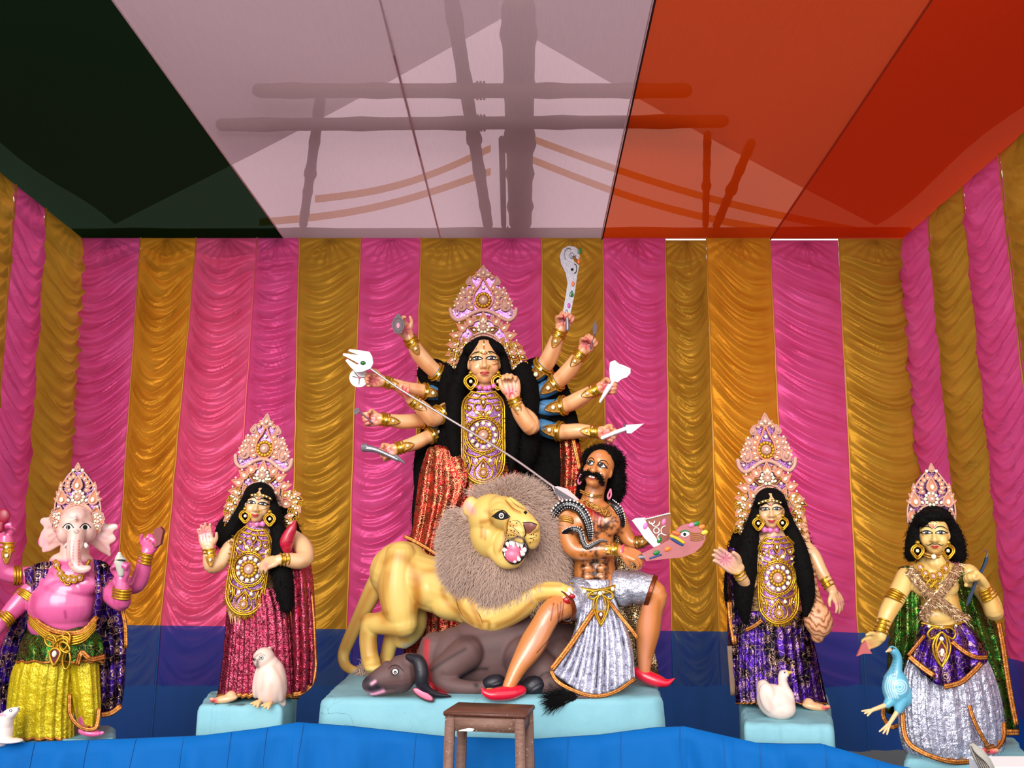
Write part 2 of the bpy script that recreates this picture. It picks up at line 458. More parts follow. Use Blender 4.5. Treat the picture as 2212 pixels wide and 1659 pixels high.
def ceil_panel(xa0, xa1, xb0, xb1, mat, seed):
    "x at the back edge (a) and at the front edge (b)"
    V = np.zeros((25, 17, 3))
    for i, t in enumerate(np.linspace(0, 1, 25)):
        Y = YB + .02 + (YF - YB) * t
        for j, u in enumerate(np.linspace(0, 1, 17)):
            x = (xa0 * (1 - t) + xb0 * t) * (1 - u) + (xa1 * (1 - t) + xb1 * t) * u
            V[i, j] = (x, Y, zc(Y) - .02 * math.sin(PI * u) * math.sin(PI * t) + .005 * math.sin(7 * t))
    b = MB(); v, f, uv = grid(V); b.add(v, f, uv=uv); return b.build('ceiling_panel', mat, ceil)
xs_b = [XL - .07, cx(612, 518), cx(1300, 510), cx(1664, 510), XR + .07]
# the same seams where they leave the top of the frame
def front_x(px_top, xb):
    Yt = None
    for Y in np.linspace(YB, 2, 400):
        if PXN([(0, Y, zc(Y))])[1][0] < 0: Yt = Y; break
    xt = P(px_top, 0, Yt).x
    return xb + (xt - xb) * (YB - YF) / (YB - Yt)
xs_f = [XL - .07, front_x(240, xs_b[1]), front_x(1413, xs_b[2]), front_x(2010, xs_b[3]), XR + .07]
for i, m in enumerate((M_green, M_white, M_orc, M_orc2)): ceil_panel(xs_b[i], xs_b[i + 1], xs_f[i], xs_f[i + 1], m, i)
def hem(xb, xf, mat, r=.006, dz=-.012):
    b = MB(); b.tube([(xb + (xf - xb) * t, YB + (YF - YB) * t, zc(YB + (YF - YB) * t) + dz) for t in np.linspace(0, 1, 20)], r, 5, sub=1); b.build('hem', mat, ceil)
hem(xs_b[1] + .012, xs_f[1] + .012, M_hemw); hem(xs_b[2] - .01, xs_f[2] - .01, M_hemw, .005); hem(xs_b[2] + .004, xs_f[2] + .004, M_hemd, .006)
hem(cx(952, 510), front_x(822, cx(952, 510)), M_hemw, .008); hem(xs_b[3], xs_f[3], plain('orange_hem', (190, 60, 10), .8), .007)

# outer tarpaulin roof over the poles, open gable at the back
M_tarp = cloth('grey_tarpaulin', (174, 168, 172), .5, .0)
ridge_z = P(1078, 30, 7.0).z; eave_z = P(1900, 480, 7.0).z
xl, xr, xm = P(235, 500, 7.0).x, P(1905, 500, 7.0).x, P(1078, 40, 7.0).x
roof = empty('roof_tarpaulin', (0, 4, eave_z), 'grey tarpaulin pitched roof above the ceiling cloths', 'tarpaulin')
for x0, x1 in ((xl, xm), (xm, xr)):
    V = np.zeros((20, 12, 3)); b = MB()
    for i, Y in enumerate(np.linspace(7.1, 2.4, 20)):
        for j, u in enumerate(np.linspace(0, 1, 12)):
            z0, z1 = (eave_z, ridge_z) if x0 == xl else (ridge_z, eave_z)
            V[i, j] = (x0 + (x1 - x0) * u, Y, z0 + (z1 - z0) * u + .03 * math.sin(3 * Y + 4 * u))
    v, f, uv = grid(V); b.add(v, f); b.build('roof_slope', M_tarp, roof)
M_bam = plain('weathered_bamboo', (96, 72, 56), .7, bscale=20, var=.5); M_rope = plain('jute_rag', (110, 84, 70), .9)
def pole(pts, r, label, knots=True):
    pts = [Vector(p) for p in pts]; n = 26
    path = [pts[0].lerp(pts[-1], t) for t in np.linspace(0, 1, n)] if len(pts) == 2 else pts
    rad = [r * (1.16 if (i % 5 == 2 and knots) else 1) for i in range(len(path))]
    b = MB(); b.tube(path, rad, 8, sub=2); o = b.build('bamboo_pole', M_bam); meta(o, label, 'pole', 'bamboo poles above the ceiling cloth')
    if knots:
        k = MB(); c = path[len(path) // 2]
        d = (path[-1] - path[0]).normalized(); s = d.cross(Vector((0, 0.3, 1))).normalized(); q = d.cross(s)
        for t in (-.02, 0, .02):
            k.tube([c + d * t + (s * math.cos(a) + q * math.sin(a)) * r * 1.15 for a in np.linspace(0, 2 * PI, 10)], .008, 5, sub=1)
        k.build('rope_lashing', M_rope, o)
    return o
def up(px, py, dz):   # a point dz above the ceiling plane on the ray through the photo pixel
    lo, hi = 1.5, 9.5
    for _ in range(50):
        mid = (lo + hi) / 2
        if P(px, py, mid).z > ZT + .065 * (YB - mid) + dz: lo, hi = lo, mid
        else: lo = mid
    return P(px, py, mid)
pole((up(560, 196, .10), up(1480, 196, .10)), .042, 'horizontal bamboo pole seen through the white cloth, higher of two crossing poles')
pole((up(480, 270, .06), up(1560, 262, .06)), .040, 'horizontal bamboo pole seen through the white cloth, lower of two crossing poles')
pole((P(150, 505, 6.62), P(1960, 502, 6.62)), .045, 'long bamboo rail along the top of the back curtain')
pole((up(972, -20, .25), up(1054, 486, .14)), .042, 'slanting bamboo pole above the white cloth beside the thick trunk')
pole((up(692, 215, .2), up(655, 486, .14)), .034, 'slim bamboo pole above the white cloth near the green cloth')
pole((up(1528, 290, .2), up(1524, 486, .14)), .026, 'upright slim bamboo pole seen through the orange cloth')
pole((up(1622, 310, .2), up(1548, 486, .14)), .034, 'leaning bamboo pole seen through the orange cloth')
pole((up(1120, 20, .30), up(1124, 484, .2)), .095, 'thick bamboo trunk above the middle of the white cloth', True)
pole((up(1084, 300, .16), up(1088, 486, .14)), .022, 'thin bamboo stake against the thick trunk above the white cloth', False)
M_band = cloth('ochre_cloth_band', (255, 196, 110), .7, .1)
for i, (x0, y0, x1, y1) in enumerate(((1150, 300, 1890, 505), (1150, 345, 1720, 505), (680, 430, 1060, 320), (560, 480, 1060, 370))):
    a, c = P(x0, y0, 7.25), P(x1, y1, 7.25); b = MB(); V = []
    for t in np.linspace(0, 1, 14):
        p = a.lerp(c, t); V.append([(p.x, p.y, p.z + .035 - .1 * math.sin(PI * t)), (p.x, p.y + .004, p.z - .035 - .1 * math.sin(PI * t))])
    v, f, uv = grid(np.array(V)); b.add(v, f)
    b.build('cloth_band', M_band, roof)

# blue cloth hung along the foot of the back curtain, and the bright skirt in front of the stage
def bluecloth(name, c, through, c2):
    q = N(name); vec = q.coord('Object', (1, 1, 1)); nz = q.noise(vec, 2.0, 3)
    col = q.mix(nz, c, c2); q.base(col).set(Roughness=.75, Specular_IOR_Level=.15)
    q.bump(q.noise(q.coord('Object', (2.2, 1, 1)), 8, 3, .5, .4), .3, .012)
    tp = q.n('ShaderNodeBsdfTransparent'); tp.inputs['Color'].default_value = (.35, .8, 1, 1)
    m2 = q.n('ShaderNodeMixShader'); m2.inputs[0].default_value = through
    q.l(q.b.outputs[0], m2.inputs[1]); q.l(tp.outputs[0], m2.inputs[2]); q.l(m2.outputs[0], q.out.inputs['Surface'])
    return q.m
M_bdark = bluecloth('sheer_navy_cloth', (0, 44, 134), .3, (0, 58, 150)); M_bbright = bluecloth('azure_cloth', (0, 94, 168), 0.0, (2, 86, 156))
bc = empty('backdrop_skirt', (0, 6.36, .2), 'dark blue sheer cloth hung across the foot of the striped curtains', 'cloth')
tops = [(-80, 1340), (120, 1344), (345, 1352), (520, 1352), (745, 1360), (1000, 1364), (1450, 1362), (1570, 1365), (1860, 1366), (2100, 1382), (2300, 1390)]
def along(tops, px):
    for (a, b), (c, d) in zip(tops[:-1], tops[1:]):
        if a <= px <= c: return b + (d - b) * (px - a) / (c - a)
    return tops[-1][1]
edges = [-80, 345, 760, 1106, 1450, 1860, 2290]
for j in range(6):
    V = np.zeros((14, 40, 3)); b = MB()
    for c_, px in enumerate(np.linspace(edges[j], edges[j + 1], 40)):
        a = P(px, along(tops, px), 6.36); zlow = P(px, 1622, 6.36).z
        for r_, t in enumerate(np.linspace(0, 1, 14)):
            V[r_, c_] = (a.x, 6.36 - .012 * math.sin(px * .11) * (.3 + t) - .02 * math.sin(px * .031 + 2 * t), a.z + (zlow - a.z) * t)
    v, f, uv = grid(V); b.add(v, f, uv=uv); b.build('cloth_width', M_bdark, bc)
    s = MB(); s.tube([Vector(V[r_, 39]) + Vector((0, -.012, 0)) for r_ in range(14)], .004, 4, sub=1); s.build('seam', plain('blue_seam', (20, 86, 160), .8), bc)
for X_, s_ in ((XL + XD[True] * 1.05 + .15, 1), (XR + XD[False] * 1.05 - .15, -1)):
    V = np.zeros((14, 60, 3)); b = MB(); zt_ = P(1106, 1366, 6.36).z
    for c_, Y in enumerate(np.linspace(6.4, 2.4, 60)):
        for r_, t in enumerate(np.linspace(0, 1, 14)): V[r_, c_] = (X_ + s_ * (.012 * math.sin(Y * 21 + t) + .012 * math.sin(Y * 7)), Y, zt_ - .03 * math.sin((Y - 2.4) * PI / 2) ** 2 + (.05 - zt_) * t)
    v, f, uv = grid(V); b.add(v, f, uv=uv); b.build('cloth_width', M_bdark, bc)
sk = empty('stage_skirt', (0, 4.45, 0), 'bright blue cloth skirt stretched along the front of the stage', 'cloth')
fr_t = [(-120, 1612, 4.30), (0, 1606, 4.30), (210, 1599, 4.34), (430, 1590, 4.36), (560, 1574, 4.38), (640, 1561, 4.40), (760, 1570, 4.42), (960, 1592, 4.42), (1150, 1598, 4.42), (1300, 1588, 4.42), (1420, 1572, 4.40), (1482, 1570, 4.38), (1560, 1588, 4.34), (1640, 1606, 4.30), (1700, 1608, 4.28), (1780, 1608, 4.25), (1850, 1628, 4.18), (1930, 1652, 4.1), (2010, 1668, 4.05), (2290, 1760, 3.9)]
kn = [0, 5, 11, 13, 15, 19]
for k in range(len(kn) - 1):
    seg = fr_t[kn[k]:kn[k + 1] + 1]; b = MB(); n = 60
    xs_ = np.linspace(seg[0][0], seg[-1][0], n); V = np.zeros((16, n, 3))
    for c_, px in enumerate(xs_):
        py = np.interp(px, [s[0] for s in fr_t], [s[1] for s in fr_t]); Yd = np.interp(px, [s[0] for s in fr_t], [s[2] for s in fr_t])
        a = P(px, py, Yd)
        for r_, t in enumerate(np.linspace(0, 1, 16)):
            tt = (r_ - 2) / 13
            w = 2 * PI * c_ / n
            if r_ < 2: V[r_, c_] = (a.x, a.y + .05 - .022 * r_, a.z - .004 * (2 - r_))
            else: V[r_, c_] = (a.x, a.y - tt * (.10 + .03 * math.sin(px * .021) + .015 * math.sin(px * .057 + 3 * tt)) - (.012 * abs(math.sin(w * 1.5 + 2.5 * tt)) + .018 * math.sin(px * .05 + 7 * tt * math.sin(px * .011)) + .012 * abs(math.sin(px * .043 - 5 * tt)) ** 3 + .008 * math.sin(px * .11 - 8 * tt)) * (1 - .4 * tt) * min(1, tt * 6), a.z * (1 - tt) + .02 * tt)
    v, f, uv = grid(V); b.add(v, f, uv=uv); b.build('cloth_width', M_bbright, sk)
    for px in (80, 190, 298, 402, 500, 583, 668, 905, 1230, 1350, 1480, 1560, 1642, 1782, 1900):
        if xs_[0] <= px < xs_[-1]: c_ = int((px - xs_[0]) / (xs_[-1] - xs_[0]) * (n - 1)); q = MB(); q.tube([Vector(V[r_, c_]) + Vector((.004 * math.sin(r_), -.003, 0)) for r_ in range(2, 16)], .0018, 4, sub=1); q.build('seam', plain('azure_seam', (4, 92, 164), .8), sk)
# ---------------------------------------------------------------- statue kit: heads, hands, jewels, foil cloth, hair
def px2w(R): # rotation in (right, down, away) axes -> world axes
    M = Matrix(((1, 0, 0), (0, 0, 1), (0, -1, 0))); return M @ R @ M.transposed()
def rot_px(yaw=0, pitch=0, roll=0):
    y, p, r = (math.radians(a) for a in (yaw, pitch, roll))
    Ry = Matrix(((math.cos(y), 0, -math.sin(y)), (0, 1, 0), (math.sin(y), 0, math.cos(y))))
    Rx = Matrix(((1, 0, 0), (0, math.cos(p), math.sin(p)), (0, -math.sin(p), math.cos(p))))
    Rz = Matrix(((math.cos(r), -math.sin(r), 0), (math.sin(r), math.cos(r), 0), (0, 0, 1)))
    return Rz @ Ry @ Rx
class Head:
    "face frame: a = across, b = down, d = out of the face; unit = half the width of the face"
    def __init__(s, fr, x, y, z, w, yaw=0, pitch=0, roll=0):
        s.fr, s.c, s.w = fr, Vector((x, y, z)), w; s.R = rot_px(yaw, pitch, roll); s.RW = px2w(s.R)
        s.o = fr.p(x, y, z); s.k = fr.k * w
    def p(s, a, b, d=0): return s.o + s.RW @ Vector((a, -d, -b)) * s.k
    def el(s, a, b, d, ra, rb, rd, n=24, m=16): return ball(s.p(a, b, d), (ra * s.k, rd * s.k, rb * s.k), n, m, s.RW)
    def ch(s, pts, n=10, sub=4): return tube([s.p(*q[:3]) for q in pts], [q[3] * s.k for q in pts], n, sub)
    def prims(s, nose=1.0, lips=1.0, fat=1.0):
        q = [s.el(0, -.38, -.25, 1.0, 1.12, 1.15), s.el(0, .2, .1, .93, 1.15, .85), s.el(0, .95, .3, .55 * fat, .5, .55), s.el(0, 1.22, .5, .3, .24, .3),
             s.el(-.45, .5, .5, .4 * fat, .45, .38), s.el(.45, .5, .5, .4 * fat, .45, .38),
             s.ch([(0, -.2, .86, .1), (0, .2, 1.02, .12 * nose), (0, .48, 1.12, .17 * nose)]), s.el(-.17 * nose, .53, .98, .13, .11, .14), s.el(.17 * nose, .53, .98, .13, .11, .14),
             s.el(0, .84, .9, .3 * lips, .085, .14), s.el(0, .98, .88, .25 * lips, .09, .14),
             s.el(-.42, -.22, .74, .4, .1, .14), s.el(.42, -.22, .74, .4, .1, .14), s.el(-.42, .02, .74, .33, .17, .15), s.el(.42, .02, .74, .33, .17, .15),
             s.el(-.97, .15, -.1, .1, .32, .18), s.el(.97, .15, -.1, .1, .32, .18)]
        return q
    def on(s, bv, a, b, off):
        o = s.p(a, b, 3); d = (s.p(a, b, 0) - o).normalized()
        h = bv.ray_cast(o, d, 4 * s.k)
        return (h[0] if h[0] is not None else s.p(a, b, .8)) - d * off * s.fr.k
    def strip(s, mb, bv, top, bot, mi, off, rows=4, n=14):
        T = catmull(top, max(1, n // (len(top) - 1))); B = catmull(bot, max(1, n // (len(bot) - 1)))
        m = min(len(T), len(B)); V = [[s.on(bv, *(T[j] * (1 - r / rows) + B[j] * r / rows), off) for j in range(m)] for r in range(rows + 1)]
        v, f, uv = grid(np.array([[tuple(q) for q in r] for r in V])); mb.add(v, f, mi)
    def line(s, mb, bv, pts, w, mi, off, n=12):
        p = catmull(pts, max(1, n // (len(pts) - 1))); t = np.gradient(p, axis=0); t /= np.linalg.norm(t, axis=1)[:, None] + 1e-9
        q = np.column_stack([-t[:, 1], t[:, 0]]); L = len(p)
        ww = np.array([np.interp(i / (L - 1), np.linspace(0, 1, len(w)), w) for i in range(L)])[:, None] if not np.isscalar(w) else w
        s.strip(mb, bv, p - q * ww / 2, p + q * ww / 2, mi, off, 1, 1)
    def disc(s, mb, bv, a, b, ra, rb, mi, off, n=14):
        c = s.on(bv, a, b, off); v = [tuple(c)]; f = []
        for rr in (.5, 1):
            for i in range(n): v.append(tuple(s.on(bv, a + ra * rr * math.cos(2 * PI * i / n), b + rb * rr * math.sin(2 * PI * i / n), off)))
        for i in range(n):
            j = (i + 1) % n; f.append((0, 1 + i, 1 + j)); f.append((1 + i, 1 + n + i, 1 + n + j, 1 + j))
        mb.add(v, f, mi)
W_EYE = plain('eye_white', (240, 236, 230), .25); K_EYE = plain('eye_black', (10, 6, 6), .75); B_EYE = plain('eye_brown', (52, 22, 10), .65)
LIP = plain('lip_red', (200, 60, 60), .35); REDP = plain('red_paint', (214, 20, 40), .4); PINKP = plain('pink_paint', (232, 120, 150), .4)
def eyes(h, bv, root, sx=.42, y=0.0, w=.36, hh=.17, tail=.16, look=(0, 0), third=False, brow=True, browy=-.36, angry=0.0, wide=.0):
    for sg in (-1, 1):
        m = MB(); c = sx * sg; q = lambda t: c + t * sg * w     # t=-1 inner, 1 outer
        up = [(q(-1), y + .04), (q(-.5), y - hh * .75), (q(.1), y - hh), (q(.65), y - hh * .55), (q(1.1), y + .0)]
        lo = [(q(-1), y + .04), (q(-.5), y + hh * .5), (q(.1), y + hh * .68), (q(.65), y + hh * .42), (q(1.1), y + .0)]
        h.strip(m, bv, up, lo, 0, .5); 
        ir = hh * .92
        h.disc(m, bv, c + look[0], y + look[1] - hh * .12, ir, ir, 2, .75); h.disc(m, bv, c + look[0], y + look[1] - hh * .12, ir * .55, ir * .55, 1, .95)
        h.disc(m, bv, c + look[0] - ir * .3, y + look[1] - hh * .4, ir * .2, ir * .2, 0, 1.1)  # small white dot: a highlight painted on the iris
        h.line(m, bv, up + [(q(1.1 + tail * 2), y - .07)], [.04, .09, .1, .085, .02], 1, 1.0, 20)
        h.line(m, bv, lo + [(q(1.1 + tail), y - .0)], [.03, .055, .055, .05, .015], 1, 1.0, 20)
        o = m.build('eye', [W_EYE, K_EYE, B_EYE], root)
        if brow:
            b = MB(); h.line(b, bv, [(q(-1.05), y + browy + .12 + angry), (q(-.4), y + browy - .05 + angry * .4), (q(.5), y + browy - .04), (q(1.25), y + browy + .14)], [.03, .075, .065, .02], 0, .8, 18)
            b.build('eyebrow', [K_EYE], root)
def mouth(h, bv, root, y=.9, w=.3, mat=None, smile=.04):
    m = MB()
    h.strip(m, bv, [(-w, y - smile), (-w * .45, y - .1), (0, y - .07), (w * .45, y - .1), (w, y - smile)], [(-w, y - smile), (-w * .45, y + .015), (0, y + .02), (w * .45, y + .015), (w, y - smile)], 0, .5, 2)
    h.strip(m, bv, [(-w, y - smile), (-w * .45, y + .02), (0, y + .025), (w * .45, y + .02), (w, y - smile)], [(-w, y - smile), (-w * .5, y + .1), (0, y + .14), (w * .5, y + .1), (w, y - smile)], 0, .5, 2)
    h.line(m, bv, [(-w, y - smile), (0, y + .02), (w, y - smile)], .025, 1, .8)
    m.build('lips', [mat or LIP, plain('lip_line', (110, 24, 24), .5)], root)

def nv(v): v = Vector(v); return v / (v.length + 1e-9)
def hand(fr, w, a, n, L, curl=(20, 25, 15), ts=1, spread=.0, thumb=None, fat=1.0):
    "wrist w (px), a = direction of the hand, n = direction the palm faces, L = length in px; curl degrees (one triple or one per finger); returns pieces and the grip point"
    a = nv(a); n = Vector(n); n = nv(n - a * n.dot(a)); s = a.cross(n) * ts; w = Vector(w); out = []
    S = lambda q: fr.p(q.x, q.y, q.z)
    T = lambda pts, r: tube([S(q) for q in pts], [x * fr.k for x in r], 8, 3)
    offs = (.2, .068, -.064, -.19)
    for o in offs: out.append(T([w + s * o * .55 * L, w + a * .25 * L + s * o * .9 * L, w + a * .5 * L + s * o * L], [.115 * L * fat, .12 * L * fat, .095 * L * fat]))
    ln = (.41, .46, .43, .34); rr = .068 * fat
    for i in range(4):
        c = curl[i] if isinstance(curl[0], (tuple, list)) else curl
        p = w + a * (.5 + (.02, .04, .02, -.03)[i]) * L + s * offs[i] * L; ang = 0; pts = [p - a * .06 * L, p]; rad = [rr * 1.15 * L, rr * 1.1 * L]
        d0 = nv(a + s * spread * (1.5, .5, -.5, -1.5)[i])
        for t, cc in zip((.45, .31, .24), c):
            ang += math.radians(cc); d = d0 * math.cos(ang) + n * math.sin(ang)
            p = p + d * ln[i] * t * L; pts.append(p); rad.append(rr * L * (1.0, .9, .75)[len(pts) - 3])
        out.append(tube([S(q) for q in pts], [x * fr.k for x in rad], 8, 2))
    t1, t2 = thumb or ((.55, .75, .35), (.85, .25, .35))
    b = w + a * .14 * L + s * .17 * L; m = b + nv(a * t1[0] + s * t1[1] + n * t1[2]) * .27 * L; e = m + nv(a * t2[0] + s * t2[1] + n * t2[2]) * .22 * L
    out.append(T([w + a * .1 * L, b, m, e], [.11 * L * fat, .115 * L * fat, .082 * L * fat, .062 * L * fat]))
    return out, w + a * .52 * L + n * .16 * L
FIST = (75, 85, 60); TH_F = ((.6, .55, .6), (.45, -.5, .75))

# ---------------------------------------------------------------- metals, jewels
def gold(name, c, rough=.3, bs=90):
    q = N(name); vec = q.coord('Object'); nz = q.noise(vec, 60, 3)
    q.base(q.mix(nz, tuple(int(x * .6) for x in c), c)).set(Metallic=.75, Roughness=rough); q.bump(q.noise(vec, bs, 2), .35, .004); return q.m
GOLD = gold('gilt_cord', (246, 186, 50), .3); GOLD2 = gold('old_gold', (226, 160, 70), .4)
TAN = plain('tan_cord', (212, 158, 140), .6, bscale=240, bstr=.5); TAN2 = plain('salmon_cord', (226, 140, 100), .6, bscale=240, bstr=.5)
PEARL = plain('cream_stone', (248, 240, 206), .18, .0, coat=.4); GREENJ = plain('green_stone', (8, 110, 40), .15, coat=.5)
HOLO = None
def _holo():
    q = N('violet_mirror_foil'); vec = q.coord('Object'); v = q.voro(vec, 130, out='Color')
    q.base(q.mix(v, (104, 34, 112), (206, 152, 206))).set(Metallic=.85, Roughness=.22); q.bump(q.noise(vec, 150, 2), .6, .004); return q.m
HOLO = _holo(); MAROON = plain('maroon_velvet', (96, 14, 30), .7); PINKJ = plain('pink_stone', (236, 120, 190), .2, coat=.4)
def umesh(name, mb, mats):
    v = np.concatenate(mb.v); me = bpy.data.meshes.new(name); me.from_pydata(v.tolist(), [], mb.f); setmats(me, mats)
    me.polygons.foreach_set('material_index', mb.m); me.polygons.foreach_set('use_smooth', [True] * len(mb.f)); me.update(); return me
def drop_pts(s, n=12, hook=0):  # teardrop outline, point up, length 1
    out = []
    for i in range(n):
        a = 2 * PI * i / n - PI / 2; r = .5
        x = .33 * math.cos(a) * (1 if math.sin(a) < 0 else (1 - math.sin(a)) ** .6) ; z = -.18 + .33 * math.sin(a) if math.sin(a) < 0 else -.18 + .68 * math.sin(a)
        x += hook * max(0, z) ** 1.6
        out.append((x * s, 0, (z + .18) * s - .18))
    return out
def u_petal(name, cord, fill, stone, hook=0):
    b = MB(); o = drop_pts(1, 14, hook); b.tube(o, .075, 5, sub=1, closed=True, mi=0)
    if fill is not None:
        v = [(x * .95, .02, z) for x, y, z in o] + [(0, -.05, -.2)]; b.add(v, [(i, (i + 1) % 14, 14) for i in range(14)], 1)
    b.ball((0, -.07, -.2), (.15, .1, .19), 2, 7, 5)
    return umesh(name, b, [cord, fill or cord, stone])
def u_rosette(name, core, petal, stone, n=10):
    b = MB(); v, f = ball((0, 0, 0), (.3, .12, .3), 12, 6); b.add(v, f, 0); b.ball((0, -.12, 0), (.1, .08, .1), 2, 7, 5)
    for i in range(n): a = 2 * PI * i / n; b.ball((.4 * math.cos(a), 0, .4 * math.sin(a)), (.12, .09, .12), 1, 7, 5)
    b.tube([(.22 * math.cos(a), -.1, .22 * math.sin(a)) for a in np.linspace(0, 2 * PI, 14)[:-1]], .025, 4, sub=1, closed=True, mi=0)
    return umesh(name, b, [core, petal, stone])
def u_scroll(name, cord, turns=1.4, tail=.55):
    b = MB(); pts = []
    for t in np.linspace(0, 1, 22):
        a = turns * 2 * PI * t; r = .34 * (1 - .8 * t); pts.append((r * math.cos(a), 0, r * math.sin(a)))
    pts = [(.30, 0, -tail - .1), (.36, 0, -tail * .5)] + pts
    b.tube(pts, .065, 5, sub=1); return umesh(name, b, [cord])
U = {}
U['petal_tan'] = u_petal('petal', TAN, TAN2, PEARL); U['petal_gold'] = u_petal('petal', GOLD, MAROON, PEARL); U['petal_holo'] = u_petal('petal', TAN, HOLO, PEARL)
U['paisley'] = u_petal('paisley', TAN2, TAN, PEARL, .45); U['paisleym'] = u_petal('paisley', TAN2, TAN, PEARL, -.45)
U['paisleyg'] = u_petal('paisley', GOLD2, MAROON, PEARL, .45); U['paisleygm'] = u_petal('paisley', GOLD2, MAROON, PEARL, -.45)
U['leaf'] = u_petal('leaf', TAN, TAN, TAN); U['leaf_green'] = u_petal('leaf', GREENJ, GREENJ, GREENJ)
U['rosette'] = u_rosette('rosette', TAN, PEARL, PEARL); U['rosette_gold'] = u_rosette('rosette', TAN, GOLD, PEARL, 14)
U['scroll'] = u_scroll('scroll', TAN); U['scroll_gold'] = u_scroll('scroll', GOLD)
_b = MB(); _b.ball((0, 0, 0), (.5, .35, .5), 0, 8, 6); U['stone'] = umesh('stone', _b, [PEARL])
_b = MB(); _b.ball((0, 0, 0), (.5, .35, .5), 0, 8, 6); U['stone_pink'] = umesh('stone', _b, [PINKJ])
class Dec:
    "places jewels in a decorated plane: px offsets (x, y) from an anchor, turned and scaled, bent round a curve"
    def __init__(s, fr, x, y, z, sc=1.0, rot=0.0, bend=0.0, lean=0.0, sx=1.0):
        s.fr, s.x, s.y, s.z, s.sc, s.rot, s.bend, s.lean, s.sx = fr, x, y, z, sc, math.radians(rot), bend, lean, sx
    def px(s, x, y, dz=0):
        x, y = x * s.sc * s.sx, y * s.sc; c, n = math.cos(s.rot), math.sin(s.rot)
        return (s.x + x * c - y * n, s.y + x * n + y * c, s.z + dz * s.sc + s.bend * x * x / 50 + s.lean * y)
    def w(s, x, y, dz=0): return s.fr.p(*s.px(x, y, dz))
    def put(s, root, kind, x, y, size, ang=0, dz=-2, label=None):
        me = U[kind]; p = s.w(x, y, dz); k = s.fr.k * s.sc * size
        yaw = math.atan2(2 * s.bend * x * s.sc, 50)
        M = Matrix.Translation(p) @ Matrix.Rotation(-yaw, 4, 'Z') @ Matrix.Rotation(math.radians(ang) + s.rot, 4, 'Y') @ Matrix.Diagonal((k, k, k, 1))
        return inst(me.name.split('.')[0], me, M, root, label)
    def cord(s, mb, pts, r, mi=0, dz=-2, n=5, sub=3, closed=False): mb.tube([s.w(x, y, dz) for x, y in pts], r * s.sc * s.fr.k, n, mi=mi, sub=sub, closed=closed)
    def plate(s, outline, th=3, name='plate', mat=None, root=None):
        "filled outline with thickness"
        bm = bmesh.new(); pts = catmull(outline + [outline[0]], 3)[:-1]
        f = bm.faces.new([bm.verts.new(s.w(x, y, 0)) for x, y in pts])
        bmesh.ops.triangulate(bm, faces=[f])
        if bm.faces[:] and sum(q.normal.y * q.calc_area() for q in bm.faces) > 0: bmesh.ops.reverse_faces(bm, faces=bm.faces[:])
        r = bmesh.ops.extrude_face_region(bm, geom=bm.faces[:])
        for g in r['geom']:
            if isinstance(g, bmesh.types.BMVert): g.co.y += th * s.sc * s.fr.k
        bmesh.ops.recalc_face_normals(bm, faces=bm.faces[:]); bm.verts.index_update()
        mb = MB(); mb.add([tuple(v.co) for v in bm.verts], [tuple(v.index for v in q.verts) for q in bm.faces]); bm.free()
        return mb.build(name, mat, root, smooth=False)
def mirror(pts): return pts + [(-x, y) for x, y in reversed(pts)]

